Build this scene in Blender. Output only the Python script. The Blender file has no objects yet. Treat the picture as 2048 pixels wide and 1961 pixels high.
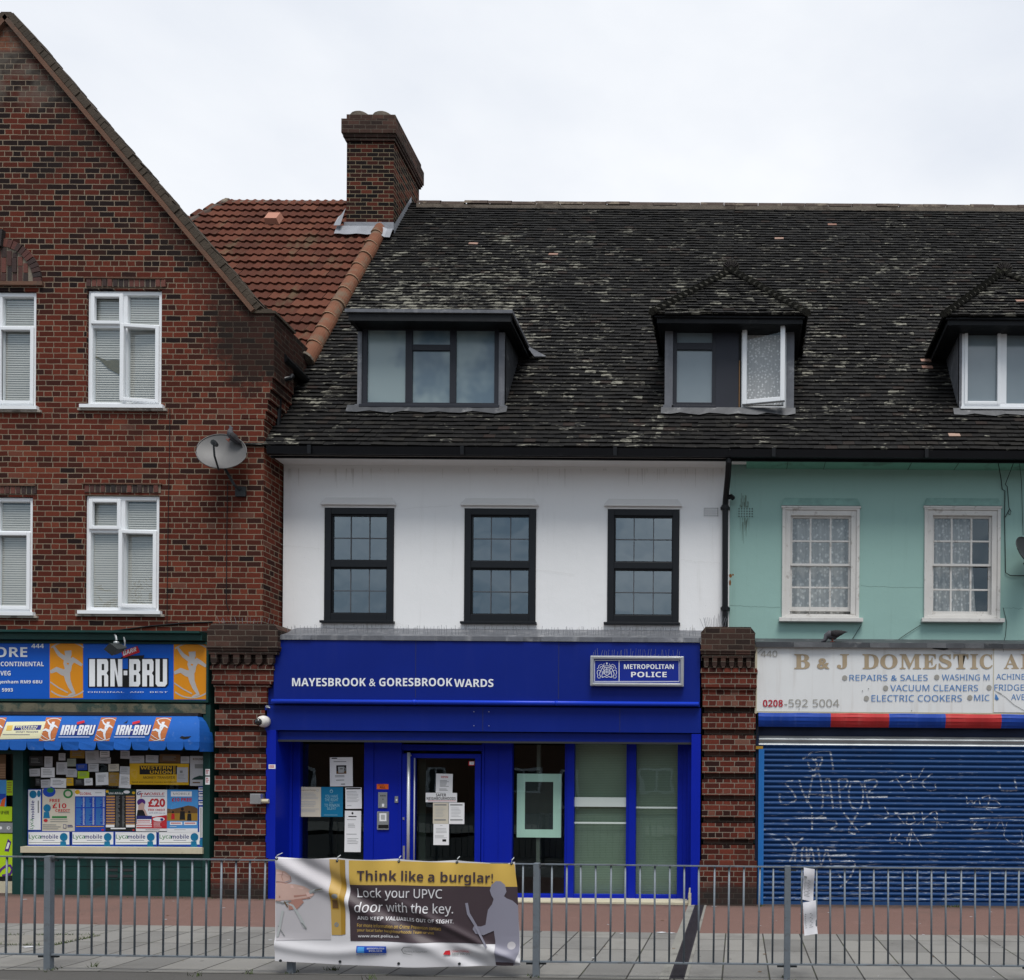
import bpy, math, random
from mathutils import Vector, Matrix
random.seed(7)
R = math.radians
scene = bpy.context.scene

# ------------------------------------------------------------------ camera
F, VX, VY, ROLL, CZ, CY = 1737.0, 1477.0, 1560.0, 0.007, 1.70, 11.9
cd = bpy.data.cameras.new("camera")
cd.lens = 36.0 * F / 2048.0
cd.sensor_width = 36.0
cd.shift_x = (1024 - VX) / 2048.0
cd.shift_y = (VY - 980.5) / 2048.0
cd.clip_end = 2000
cam = bpy.data.objects.new("camera", cd)
cam.matrix_world = Matrix.Translation((0, -CY, CZ)) @ Matrix.Rotation(R(90), 4, 'X') @ Matrix.Rotation(ROLL, 4, 'Z')
scene.collection.objects.link(cam)
scene.camera = cam

# ------------------------------------------------------------------ sky, sun, exposure
world = bpy.data.worlds.new("World")
scene.world = world
world.use_nodes = True
wn, wl = world.node_tree.nodes, world.node_tree.links
wn.clear()
SUN_EL, SUN_ROT = R(66), R(200)
sky = wn.new("ShaderNodeTexSky"); sky.sky_type = 'NISHITA'; sky.sun_disc = False
sky.sun_elevation = SUN_EL; sky.sun_rotation = SUN_ROT
bg = wn.new("ShaderNodeBackground"); bg.inputs[1].default_value = 0.10
tc = wn.new("ShaderNodeTexCoord")
mp = wn.new("ShaderNodeMapping"); mp.inputs['Scale'].default_value = (1.0, 1.0, 2.2)
nz = wn.new("ShaderNodeTexNoise"); nz.inputs['Scale'].default_value = 2.3; nz.inputs['Detail'].default_value = 6; nz.inputs['Roughness'].default_value = .5
rp = wn.new("ShaderNodeValToRGB")
rp.color_ramp.elements[0].position = .36; rp.color_ramp.elements[0].color = (6.75, 7.15, 7.85, 1)
rp.color_ramp.elements[1].position = .64; rp.color_ramp.elements[1].color = (8.55, 8.75, 9.05, 1)
mx = wn.new("ShaderNodeMixRGB"); mx.inputs[0].default_value = .94
out = wn.new("ShaderNodeOutputWorld")
wl.new(tc.outputs['Generated'], mp.inputs[0]); wl.new(mp.outputs[0], nz.inputs['Vector'])
wl.new(nz.outputs['Fac'], rp.inputs[0])
sx = wn.new("ShaderNodeSeparateXYZ"); wl.new(tc.outputs['Generated'], sx.inputs[0])
mr = wn.new("ShaderNodeMapRange"); mr.interpolation_type = 'SMOOTHSTEP'
mr.inputs[1].default_value = .25; mr.inputs[2].default_value = -.55; wl.new(sx.outputs[1], mr.inputs[0])
n2 = wn.new("ShaderNodeTexNoise"); n2.inputs['Scale'].default_value = 3.4; n2.inputs['Detail'].default_value = 5; n2.inputs['Roughness'].default_value = .55
wl.new(mp.outputs[0], n2.inputs['Vector'])
r2 = wn.new("ShaderNodeValToRGB"); r2.color_ramp.elements[0].position = .36; r2.color_ramp.elements[0].color = (.42, .52, .60, 1)
r2.color_ramp.elements[1].position = .66; r2.color_ramp.elements[1].color = (1.05, 1.05, 1.05, 1); wl.new(n2.outputs['Fac'], r2.inputs[0])
mm = wn.new("ShaderNodeMixRGB"); mm.blend_type = 'MULTIPLY'; wl.new(mr.outputs[0], mm.inputs[0]); wl.new(rp.outputs[0], mm.inputs[1]); wl.new(r2.outputs[0], mm.inputs[2])
wl.new(sky.outputs[0], mx.inputs[1]); wl.new(mm.outputs[0], mx.inputs[2])
wl.new(mx.outputs[0], bg.inputs[0]); wl.new(bg.outputs[0], out.inputs[0])
sd = bpy.data.lights.new("sun", 'SUN'); sd.energy = 2.8; sd.angle = R(26); sd.color = (1, .97, .93)
so = bpy.data.objects.new("sun", sd)
# light comes from behind the camera, a little from the right
az = R(-70)
sdir = Vector((math.cos(az) * math.cos(SUN_EL), math.sin(az) * math.cos(SUN_EL), math.sin(SUN_EL)))
so.rotation_euler = sdir.to_track_quat('Z', 'Y').to_euler()
scene.collection.objects.link(so)
sky.sun_rotation = math.atan2(sdir.x, sdir.y)
scene.view_settings.view_transform = 'Standard'
scene.view_settings.look = 'None'
scene.view_settings.exposure = 0.24
scene.view_settings.gamma = 1.0
scene.cycles.max_bounces = 6
scene.cycles.transparent_max_bounces = 10

# ------------------------------------------------------------------ measuring helpers
_c, _s = math.cos(ROLL), math.sin(ROLL)
def pt(px, py, y):
    D = y + CY
    dx, dy = px - VX, py - VY
    return ((dx * _c + dy * _s) * D / F, CZ - (-dx * _s + dy * _c) * D / F)
def rect(px0, py0, px1, py1, y):
    cx, cy = (px0 + px1) / 2, (py0 + py1) / 2
    return pt(px0, cy, y)[0], pt(px1, cy, y)[0], pt(cx, py1, y)[1], pt(cx, py0, y)[1]
def zy(py, y=0.0):
    return CZ + (VY - py) * (y + CY) / F
def gz(x):
    return -0.02 + 0.0075 * max(0.0, -x - 0.5)

# ------------------------------------------------------------------ mesh builder
def origin(o):
    v = Vector((0, 0, 0))
    while o is not None:
        v = v + o.location
        o = o.parent
    return v

class MB:
    def __init__(self):
        self.v, self.f, self.m, self.c = [], [], [], []
    def face(self, pts, m=0, col=None):
        i = len(self.v)
        self.v.extend([tuple(p) for p in pts])
        self.f.append(tuple(range(i, i + len(pts)))); self.m.append(m); self.c.append(col)
    def idx(self, verts, faces, m=0, col=None):
        i = len(self.v)
        self.v.extend([tuple(p) for p in verts])
        for q in faces:
            self.f.append(tuple(a + i for a in q)); self.m.append(m); self.c.append(col)
    def front(self, x0, x1, z0, z1, y, m=0):
        self.face([(x0, y, z0), (x1, y, z0), (x1, y, z1), (x0, y, z1)], m)
    def box(self, x0, x1, y0, y1, z0, z1, m=0, col=None):
        v = [(x0, y0, z0), (x1, y0, z0), (x1, y1, z0), (x0, y1, z0), (x0, y0, z1), (x1, y0, z1), (x1, y1, z1), (x0, y1, z1)]
        self.idx(v, [(0, 1, 5, 4), (1, 2, 6, 5), (2, 3, 7, 6), (3, 0, 4, 7), (4, 5, 6, 7), (3, 2, 1, 0)], m, col)
    def prism(self, poly, y0, y1, m=0, col=None):
        n = len(poly)
        v = [(x, y0, z) for x, z in poly] + [(x, y1, z) for x, z in poly]
        self.idx(v, [tuple(range(n)), tuple(range(2 * n - 1, n - 1, -1))] + [(i, i + n, (i + 1) % n + n, (i + 1) % n) for i in range(n)], m, col)
    def frame(self, x0, x1, z0, z1, y0, y1, w, m=0, wb=None):
        wb = w if wb is None else wb
        self.box(x0, x0 + w, y0, y1, z0, z1, m); self.box(x1 - w, x1, y0, y1, z0, z1, m)
        self.box(x0 + w, x1 - w, y0, y1, z1 - w, z1, m); self.box(x0 + w, x1 - w, y0, y1, z0, z0 + wb, m)
    def tube(self, path, r, n=8, m=0, caps=True):
        P = [Vector(p) for p in path]
        rs = r if isinstance(r, (list, tuple)) else [r] * len(P)
        rings = []
        for i, p in enumerate(P):
            t = (P[min(i + 1, len(P) - 1)] - P[max(i - 1, 0)]).normalized()
            a = Vector((0, 0, 1)) if abs(t.z) < .9 else Vector((0, 1, 0))
            u = t.cross(a).normalized(); w = u.cross(t)
            rr = rs[i] if isinstance(rs[i], (list, tuple)) else (rs[i], rs[i])
            rings.append([p + u * math.cos(k * 2 * math.pi / n) * rr[0] + w * math.sin(k * 2 * math.pi / n) * rr[1] for k in range(n)])
        V = [q for g in rings for q in g]
        fs = []
        for i in range(len(P) - 1):
            for k in range(n):
                fs.append((i * n + k, i * n + (k + 1) % n, (i + 1) * n + (k + 1) % n, (i + 1) * n + k))
        if caps:
            fs += [tuple(range(n - 1, -1, -1)), tuple((len(P) - 1) * n + k for k in range(n))]
        self.idx(V, fs, m)
    def build(self, name, mats, parent=None, smooth=False, bevel=0.0, loc=None):
        if not isinstance(mats, (list, tuple)):
            mats = [mats]
        me = bpy.data.meshes.new(name)
        if parent is not None:
            o0 = origin(parent)
        elif loc is not None:
            o0 = Vector(loc)
        else:
            xs = [p[0] for p in self.v]; ys = [p[1] for p in self.v]; zs = [p[2] for p in self.v]
            o0 = Vector(((min(xs) + max(xs)) / 2, (min(ys) + max(ys)) / 2, min(zs)))
        me.from_pydata([(p[0] - o0.x, p[1] - o0.y, p[2] - o0.z) for p in self.v], [], self.f)
        for mt in mats:
            me.materials.append(mt)
        me.polygons.foreach_set("material_index", self.m)
        if smooth:
            me.polygons.foreach_set("use_smooth", [True] * len(self.f))
        if any(c is not None for c in self.c):
            at = me.color_attributes.new("tint", 'FLOAT_COLOR', 'CORNER')
            buf = []
            for fa, c in zip(self.f, self.c):
                buf.extend(list(c or (0, 0, 0, 1)) * len(fa))
            at.data.foreach_set("color", buf)
        me.update()
        o = bpy.data.objects.new(name, me)
        scene.collection.objects.link(o)
        if parent is not None:
            o.parent = parent
        else:
            o.location = o0
        if bevel:
            b = o.modifiers.new("bevel", 'BEVEL'); b.width = bevel; b.segments = 2; b.limit_method = 'ANGLE'
        return o

def tag(o, label=None, cat=None, group=None, kind=None):
    if label: o["label"] = label
    if cat: o["category"] = cat
    if group: o["group"] = group
    if kind: o["kind"] = kind
    return o
def thing(name, label, cat, loc=(0, 0, 0), group=None):
    o = bpy.data.objects.new(name, None)
    scene.collection.objects.link(o)
    o.location = loc; o.empty_display_size = .2
    return tag(o, label, cat, group)
def copy_tree(o, parent=None):
    c = o.copy(); scene.collection.objects.link(c)
    if parent is not None:
        c.parent = parent
    for ch in [q for q in scene.objects if q.parent == o]:
        copy_tree(ch, c)
    return c

# ------------------------------------------------------------------ lettering and flat printed shapes
_glyphs = {}
def weight(s, heavy):
    o = ''
    for ch in s:
        c = ord(ch)
        if 65 <= c <= 90: c = (0x1D5D4 if heavy else 0x1D5A0) + c - 65
        elif 97 <= c <= 122: c = (0x1D5EE if heavy else 0x1D5BA) + c - 97
        elif 48 <= c <= 57: c = (0x1D7EC if heavy else 0x1D7E2) + c - 48
        o += chr(c)
    return o
def glyph(s, bold=0.0, shear=0.0):
    if s.isascii() and s != '&':
        s = weight(s, bold >= .012); bold = 0.0 if bold >= .012 else bold
    k = (s, bold, shear)
    if k not in _glyphs:
        cu = bpy.data.curves.new("lettering", 'FONT'); cu.body = s; cu.offset = bold; cu.shear = shear
        cu.resolution_u = 3; cu.dimensions = '2D'; cu.fill_mode = 'BOTH'
        ob = bpy.data.objects.new("lettering", cu); scene.collection.objects.link(ob)
        dg = bpy.context.evaluated_depsgraph_get(); dg.update()
        me = bpy.data.meshes.new_from_object(ob.evaluated_get(dg))
        vs = [(v.co.x, v.co.y) for v in me.vertices]; fs = [tuple(p.vertices) for p in me.polygons]
        bpy.data.objects.remove(ob); bpy.data.curves.remove(cu); bpy.data.meshes.remove(me)
        _glyphs[k] = (vs, fs)
    return _glyphs[k]

class Ink:
    """flat printed shapes in photo measuring units laid on a real surface; each shape sits a hair above the one below"""
    def __init__(self, mb, surf, scale=1.0, ox=0.0, oy=0.0, off=.002, step=.00014):
        self.mb, self.surf, self.sc, self.ox, self.oy, self.off, self.step = mb, surf, scale, ox, oy, off, step
        self.fine = 0.0
    def P(self, u, v):
        return self.surf(self.ox + u / self.sc, self.oy + v / self.sc, self.off)
    def tess(self, loops, m):
        from mathutils.geometry import tessellate_polygon
        out = []
        for pts in loops:
            V2 = [Vector((p[0], p[1], 0)) for p in pts]
            st = [tuple(V2[i] for i in t) for t in tessellate_polygon([V2])]
            while st:
                a, b, c = st.pop()
                e = [((a - b).length, 0), ((b - c).length, 1), ((c - a).length, 2)]
                L_, k = max(e)
                if L_ <= self.fine: out.append((a, b, c)); continue
                if k == 1: a, b, c = b, c, a
                elif k == 2: a, b, c = c, a, b
                q = (a + b) / 2; st += [(a, q, c), (q, b, c)]
        vs, fs = [], []
        for t in out:
            ar = (t[1].x - t[0].x) * (t[2].y - t[0].y) - (t[1].y - t[0].y) * (t[2].x - t[0].x)
            if abs(ar) < 1e-6: continue
            if ar > 0: t = (t[0], t[2], t[1])
            i = len(vs); vs += [self.P(q.x, q.y) for q in t]; fs.append((i, i + 1, i + 2))
        self.mb.idx(vs, fs, m); self.off += self.step
    def poly(self, pts, m):
        if self.fine:
            return self.tess([pts], m)
        self.mb.face([self.P(*p) for p in pts], m); self.off += self.step
    def rect(self, u0, v0, u1, v1, m):
        self.poly([(u0, v1), (u1, v1), (u1, v0), (u0, v0)], m)
    def grid(self, u0, v0, u1, v1, m, nu, nv):
        vs = [self.P(u0 + (u1 - u0) * i / nu, v1 + (v0 - v1) * j / nv) for j in range(nv + 1) for i in range(nu + 1)]
        self.mb.idx(vs, [(j * (nu + 1) + i, j * (nu + 1) + i + 1, (j + 1) * (nu + 1) + i + 1, (j + 1) * (nu + 1) + i) for j in range(nv) for i in range(nu)], m)
        self.off += self.step
    def ell(self, cu, cv, ru, rv, m, n=20):
        self.poly([(cu + ru * math.cos(-2 * math.pi * k / n), cv + rv * math.sin(-2 * math.pi * k / n)) for k in range(n)], m)
    def stroke(self, pts, w, m, sub=0.0):
        Q = [Vector(p) for p in pts]
        if sub:
            S = [Q[0]]
            for a, b in zip(Q, Q[1:]):
                n = max(1, int((b - a).length / sub))
                S += [a.lerp(b, (i + 1) / n) for i in range(n)]
            Q = S
        ws = w if isinstance(w, (list, tuple)) else [w] * len(Q)
        if len(ws) != len(Q):
            ws = [ws[0] + (ws[-1] - ws[0]) * i / (len(Q) - 1) for i in range(len(Q))]
        vs = []
        for i, p in enumerate(Q):
            t = (Q[min(i + 1, len(Q) - 1)] - Q[max(i - 1, 0)])
            t = t.normalized() if t.length > 1e-9 else Vector((1, 0))
            nrm = Vector((-t.y, t.x)) * ws[i] / 2
            vs += [self.P(*(p + nrm)), self.P(*(p - nrm))]
        self.mb.idx(vs, [(2 * i, 2 * i + 1, 2 * i + 3, 2 * i + 2) for i in range(len(Q) - 1)], m)
        self.off += self.step
    def text(self, s, u0, v0, u1, v1, m, bold=0.0, shear=0.0, rot=0, dv=0.0):
        vs, fs = glyph(s, bold, shear)
        if not vs:
            return
        x0 = min(p[0] for p in vs); x1 = max(p[0] for p in vs); y0 = min(p[1] for p in vs); y1 = max(p[1] for p in vs)
        O = []
        if self.fine:
            W2 = [(u0 + (x - x0) / (x1 - x0) * (u1 - u0), v1 + (y - y0) / (y1 - y0) * (v0 - v1) + (x - x0) / (x1 - x0) * dv) for x, y in vs]
            return self.tess([[W2[i] for i in f] for f in fs], m)
        for x, y in vs:
            a, b = (x - x0) / (x1 - x0), (y - y0) / (y1 - y0)
            if rot == 0:
                O.append(self.P(u0 + a * (u1 - u0), v1 + b * (v0 - v1) + a * dv))
            else:      # reads upward
                O.append(self.P(u0 + (1 - b) * (u1 - u0), v1 + a * (v0 - v1)))
        self.mb.idx(O, fs, m); self.off += self.step
    def lines(self, u0, v0, u1, v1, n, m, w=.45, ragged=.3):
        h = (v1 - v0) / n
        for i in range(n):
            e = u1 - (u1 - u0) * random.random() * ragged
            self.mb.face([self.P(u0, v0 + h * (i + w)), self.P(e, v0 + h * (i + w)), self.P(e, v0 + h * i), self.P(u0, v0 + h * i)], m)
        self.off += self.step
def plane_at(y):
    return lambda px, py, off: (pt(px, py, y)[0], y - off, pt(px, py, y)[1])

# ------------------------------------------------------------------ materials
class N:
    def __init__(self, name):
        self.mat = bpy.data.materials.new(name); self.mat.use_nodes = True
        self.t = self.mat.node_tree; self.b = self.t.nodes["Principled BSDF"]; self.o = self.t.nodes["Material Output"]
    def new(self, typ, ins=None, **kw):
        n = self.t.nodes.new(typ)
        for k, v in kw.items():
            setattr(n, k, v)
        for k, v in (ins or {}).items():
            self.put(n, k, v)
        return n
    def put(self, n, k, v):
        if isinstance(v, bpy.types.NodeSocket):
            self.t.links.new(v, n.inputs[k])
        else:
            n.inputs[k].default_value = v
    def math(self, op, a, b=0.0, c=None, clamp=False):
        n = self.new("ShaderNodeMath", {0: a, 1: b}, operation=op, use_clamp=clamp)
        if c is not None: self.put(n, 2, c)
        return n.outputs[0]
    def mix(self, f, a, b, typ='MIX'):
        return self.new("ShaderNodeMixRGB", {0: f, 1: a, 2: b}, blend_type=typ).outputs[0]
    def obj(self):
        return self.new("ShaderNodeTexCoord").outputs['Object']
    def noise(self, vec, scale, detail=4, rough=.55, sx=None):
        if sx is not None:
            vec = self.new("ShaderNodeMapping", {'Vector': vec, 'Scale': sx}).outputs[0]
        return self.new("ShaderNodeTexNoise", {'Vector': vec, 'Scale': scale, 'Detail': detail, 'Roughness': rough}).outputs['Fac']
    def ramp(self, f, stops, interp='LINEAR'):
        r = self.new("ShaderNodeValToRGB", {0: f}); cr = r.color_ramp; cr.interpolation = interp
        while len(cr.elements) < len(stops):
            cr.elements.new(.5)
        for e, (p, c) in zip(cr.elements, stops):
            e.position = p; e.color = (c[0], c[1], c[2], 1) if len(c) == 3 else c
        return r.outputs[0]
    def mask(self, f, a, b):
        return self.new("ShaderNodeMapRange", {0: f, 1: a, 2: b, 3: 0.0, 4: 1.0}, interpolation_type='SMOOTHSTEP').outputs[0]
    def bump(self, h, strength, dist):
        self.put(self.b, 'Normal', self.new("ShaderNodeBump", {'Height': h, 'Strength': strength, 'Distance': dist}).outputs[0])
    def col(self, c): self.put(self.b, 'Base Color', c)
    def rough(self, r): self.put(self.b, 'Roughness', r)

def V4(c, k=1.0): return (c[0] * k, c[1] * k, c[2] * k, 1)
def simple(name, col, rough=.6, var=.14, scale=5.0, bump=.0, bscale=60, metal=0.0, spec=.2, streak=0.0, dirt=None, dcol=(.05, .045, .04)):
    n = N(name); v = n.obj()
    c = n.mix(n.noise(v, scale, 6), V4(col, 1 - var), V4(col, 1 + var))
    if streak:
        c = n.mix(n.math('MULTIPLY', n.mask(n.noise(v, 1.0, 5, .6, (9, 9, .7)), .5, .75), streak), c, V4(dcol))
    if dirt:
        c = n.mix(n.math('MULTIPLY', n.mask(n.noise(v, dirt[0], 7, .65), dirt[1], dirt[1] + .13), dirt[2]), c, V4(dcol))
    n.col(c); n.rough(rough); n.b.inputs['Metallic'].default_value = metal
    n.b.inputs['Specular IOR Level'].default_value = spec
    if bump: n.bump(n.noise(v, bscale, 5), bump, .01)
    return n.mat

def bricks(name, stops, mortar=(.25, .20, .145), bw=.206, rh=.0752, squash=1.0, sfreq=2, joint=.0062, soot=.5, gable=False, base=None, ox=0.0, oz=0.0):
    n = N(name); v = n.obj()
    xyz = n.new("ShaderNodeSeparateXYZ", {0: v})
    nrm = n.new("ShaderNodeSeparateXYZ", {0: n.new("ShaderNodeNewGeometry").outputs['True Normal']})
    side = n.math('GREATER_THAN', n.math('ABSOLUTE', nrm.outputs[0]), .6)
    u = n.new("ShaderNodeMix", {0: side, 2: xyz.outputs[0], 3: xyz.outputs[1]}).outputs[0]
    wob = n.math('MULTIPLY', n.math('SUBTRACT', n.noise(v, 7.0, 5, .8), .5), .017)
    uu = n.math('ADD', n.math('ADD', u, n.math('MULTIPLY', n.math('SUBTRACT', n.noise(v, 17.0, 3), .5), .024)), ox)
    zz = n.math('ADD', n.math('ADD', xyz.outputs[2], wob), oz)
    cv = n.new("ShaderNodeCombineXYZ", {0: uu, 1: zz, 2: 0.0}).outputs[0]
    br = n.new("ShaderNodeTexBrick", {'Vector': cv, 'Color1': (0, 0, 0, 1), 'Color2': (1, 1, 1, 1), 'Mortar': (.5, .5, .5, 1), 'Scale': 1.0,
                                     'Mortar Size': joint, 'Mortar Smooth': .25, 'Bias': 0.0, 'Brick Width': bw, 'Row Height': rh})
    br.offset = .5; br.offset_frequency = 2; br.squash = squash; br.squash_frequency = sfreq
    rnd = n.new("ShaderNodeSeparateColor", {0: br.outputs['Color']}).outputs[0]
    if gable:      # darker vitrified bricks higher on the gable, plain orange ones in the very tip
        k = n.mask(xyz.outputs[2], 6.5, 10.5)
        rnd = n.math('SUBTRACT', rnd, n.math('MULTIPLY', n.math('MULTIPLY', k, n.noise(v, 1.3, 4)), .62), clamp=True)
    c = n.ramp(rnd, stops)
    if gable:
        c = n.mix(n.mask(xyz.outputs[2], 11.66, 11.72), c, n.mix(n.noise(v, 14), (.17, .052, .026, 1), (.23, .085, .045, 1)))
    c = n.mix(.75, c, n.mix(n.noise(v, 45, 5, .7), V4((.42, .40, .40)), V4((1.62, 1.55, 1.5))), 'MULTIPLY')
    mcol = n.mix(n.noise(v, 2.2, 5), V4(mortar, .55), V4(mortar, 1.2))
    c = n.mix(br.outputs['Fac'], c, mcol)
    so = n.math('MULTIPLY', n.mask(n.noise(v, .85, 7, .62), .52, .72), soot)
    c = n.mix(so, c, (.024, .018, .016, 1))
    if gable:
        g = n.math('MULTIPLY', n.math('MULTIPLY', n.mask(xyz.outputs[2], 10.75, 11.2), n.mask(n.noise(v, 3, 4), .35, .6)), .6)
        c = n.mix(g, c, (.14, .125, .105, 1))
    if base is not None:   # grime band near the pavement
        c = n.mix(n.math('MULTIPLY', n.mask(n.math('ADD', xyz.outputs[2], n.math('MULTIPLY', n.noise(v, 6), .25)), base + .2, base), .85), c, (.03, .027, .025, 1))
    if gable:   # rain-washed soot below the kneeler and along the coping foot
        dx = n.math('SUBTRACT', xyz.outputs[0], 3.25); dz = n.math('SUBTRACT', xyz.outputs[2], 7.75)
        dd = n.math('SQRT', n.math('ADD', n.math('MULTIPLY', dx, dx), n.math('MULTIPLY', n.math('MULTIPLY', dz, dz), .8)))
        k2 = n.mask(n.math('SUBTRACT', n.math('ADD', n.math('MULTIPLY', n.noise(v, 3.2, 7, .75), 1.5), -.1), n.math('MULTIPLY', dd, .75)), -.05, .35)
        ln_ = n.math('ABSOLUTE', n.math('SUBTRACT', n.math('ADD', n.math('MULTIPLY', xyz.outputs[0], 1.27), xyz.outputs[2]), 11.75))
        k3 = n.math('MULTIPLY', n.mask(n.math('SUBTRACT', n.noise(v, 4.5, 7, .75), n.math('MULTIPLY', ln_, .55)), .22, .5), .6)
        c = n.mix(n.math('MULTIPLY', n.math('MAXIMUM', k2, k3), .8), c, (.02, .016, .014, 1))
    pale = n.math('MULTIPLY', n.mask(n.noise(v, 5.5, 6, .7), .66, .76), .45)
    c = n.mix(pale, c, (.3, .26, .22, 1))
    n.col(c); n.rough(.92); n.b.inputs['Specular IOR Level'].default_value = .06
    h = n.math('ADD', n.math('MULTIPLY', br.outputs['Fac'], -1.0), n.math('MULTIPLY', n.noise(v, 70, 4), .35))
    n.bump(h, .6, .008)
    return n.mat

RED = [(0, (.018, .012, .012)), (.05, (.032, .015, .013)), (.16, (.055, .018, .0135)), (.34, (.078, .0205, .014)), (.6, (.100, .0245, .016)), (.85, (.124, .031, .0195)), (.95, (.155, .045, .027)), (1, (.11, .052, .04))]
DARK = [(0, (.008, .007, .008)), (.35, (.014, .010, .010)), (.6, (.032, .013, .011)), (.85, (.075, .020, .014)), (1, (.11, .034, .021))]
M = {}
M['brick'] = bricks('gable brick', RED, gable=True, soot=.42, squash=.55, sfreq=4)
M['brick_pier'] = bricks('pilaster brick', [(0, (.022, .012, .011)), (.2, (.06, .018, .014)), (.6, (.105, .026, .0175)), (.9, (.14, .038, .026)), (1, (.15, .08, .06))], mortar=(.23, .195, .155), squash=.5, soot=.5, base=.28)
M['brick_cap'] = bricks('sooty cap and shaded recess brick', [(0, (.03, .022, .02)), (.6, (.055, .034, .028)), (1, (.09, .05, .04))], mortar=(.12, .10, .08), soot=.6)
M['brick_chim'] = bricks('chimney brick', DARK, mortar=(.22, .18, .12), soot=.35)
M['brick_head'] = bricks('chimney head brick', DARK, mortar=(.05, .045, .035), soot=.55)
M['soldier'] = bricks('brick on edge', DARK, bw=.0755, rh=.235, mortar=(.2, .17, .13), soot=.4)

def tile_mat():
    n = N('plain clay roof tile'); v = n.new('ShaderNodeNewGeometry').outputs['Position']
    at = n.new("ShaderNodeVertexColor", layer_name="tint").outputs[0]
    s = n.new("ShaderNodeSeparateColor", {0: at})
    r, g, b = s.outputs
    c = n.ramp(r, [(0, (.0032, .0033, .0042)), (.4, (.0062, .0063, .0069)), (.75, (.0112, .0108, .0105)), (.93, (.021, .0195, .017)), (1, (.028, .017, .014))])
    c = n.mix(n.noise(v, 30, 5, .7), n.mix(.5, c, (.006, .006, .007, 1)), n.mix(.22, c, (.04, .037, .032, 1)))
    lich = n.math('ADD', n.math('MULTIPLY', n.noise(v, 8.5, 7, .72, (.8, 2.2, 2.2)), 1.5), -.25)
    lich = n.math('ADD', lich, n.math('MULTIPLY', n.math('SUBTRACT', n.noise(v, 1.5, 4), .5), .55))
    fac = n.mask(n.math('ADD', lich, g), .93, 1.03)
    c = n.mix(fac, c, n.mix(n.noise(v, 17, 4), (.085, .083, .066, 1), (.29, .28, .235, 1)))
    sp = n.mask(n.noise(v, 60, 3, .6), .70, .76)
    c = n.mix(n.math('MULTIPLY', sp, .55), c, (.3, .3, .27, 1))
    c = n.mix(n.math('GREATER_THAN', b, .4), c, n.mix(b, (.16, .045, .028, 1), (.36, .25, .20, 1)))
    n.col(c); n.rough(n.math('ADD', .55, n.math('MULTIPLY', n.noise(v, 9), .35)))
    n.b.inputs['Specular IOR Level'].default_value = .10
    n.bump(n.noise(v, 55, 5, .7), .5, .006)
    return n.mat
M['tile'] = tile_mat()
def pantile_mat():
    n = N('red concrete roof tile'); v = n.obj()
    at = n.new("ShaderNodeVertexColor", layer_name="tint").outputs[0]
    r = n.new("ShaderNodeSeparateColor", {0: at}).outputs[0]
    c = n.ramp(r, [(0, (.075, .024, .0155)), (.5, (.112, .034, .0205)), (1, (.145, .05, .030))])
    c = n.mix(n.math('MULTIPLY', n.noise(v, 22, 6, .7), .45), c, (.06, .04, .032, 1))
    x = n.new("ShaderNodeSeparateXYZ", {0: v})
    gr = n.math('MULTIPLY', n.mask(n.noise(v, 1.7, 6, .6, (2.2, .6, .6)), .54, .74), .55)
    c = n.mix(gr, c, (.11, .10, .06, 1))
    n.col(c); n.rough(.9); n.b.inputs['Specular IOR Level'].default_value = .08; n.bump(n.noise(v, 60, 4), .4, .005)
    return n.mat
M['pantile'] = pantile_mat()
M['terracotta'] = simple('terracotta ridge', (.165, .066, .036), .85, .35, 6, .5, 50, dirt=(3, .48, .7), dcol=(.12, .10, .07))
M['ridge'] = simple('weathered ridge tile', (.075, .055, .045), .9, .5, 5, .5, 40, dirt=(4, .52, .7), dcol=(.24, .2, .15))
M['moss_mortar'] = simple('weathered mortar', (.15, .125, .10), .95, .4, 9, .8, 30, dirt=(3, .5, .7), dcol=(.06, .045, .035))
M['coping'] = simple('mossy coping brick', (.066, .052, .039), .92, .5, 7, .7, 50, dirt=(2.5, .5, .5), dcol=(.04, .035, .03))
M['creasing'] = simple('tile creasing', (.14, .075, .05), .9, .4, 6, .5, 50, dirt=(3, .5, .6), dcol=(.07, .06, .05))

def render_mat(name, col, stain, ac=.35):
    n = N(name); v = n.obj()
    x = n.new("ShaderNodeSeparateXYZ", {0: v})
    c = n.mix(n.noise(v, .9, 6, .6), V4(col, .93), V4(col, 1.04))
    st = n.math('MULTIPLY', n.mask(n.noise(v, 1.0, 6, .65, (7, 7, .5)), .55, .8), ac)
    c = n.mix(st, c, V4(stain))
    sp = n.math('MULTIPLY', n.mask(n.noise(v, 24, 3, .5), .72, .78), ac)
    c = n.mix(sp, c, V4(stain, .6))
    n.col(c); n.rough(.8); n.b.inputs['Specular IOR Level'].default_value = .3
    h = n.math('ADD', n.noise(v, 95, 3, .6), n.math('MULTIPLY', n.noise(v, 6, 5, .6), 1.6))
    n.bump(h, .22, .01)
    return n.mat
M['white_render'] = render_mat('white render', (.83, .83, .832), (.48, .465, .43), .30)
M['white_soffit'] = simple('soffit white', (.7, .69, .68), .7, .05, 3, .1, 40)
M['green_render'] = render_mat('sea green render', (.285, .45, .41), (.15, .24, .215), .36)
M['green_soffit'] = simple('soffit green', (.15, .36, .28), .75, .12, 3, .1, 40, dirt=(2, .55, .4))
M['upvc'] = simple('white plastic frame', (.78, .80, .82), .35, .04, 3, spec=.5, dirt=(6, .66, .25), dcol=(.4, .38, .35))
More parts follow.
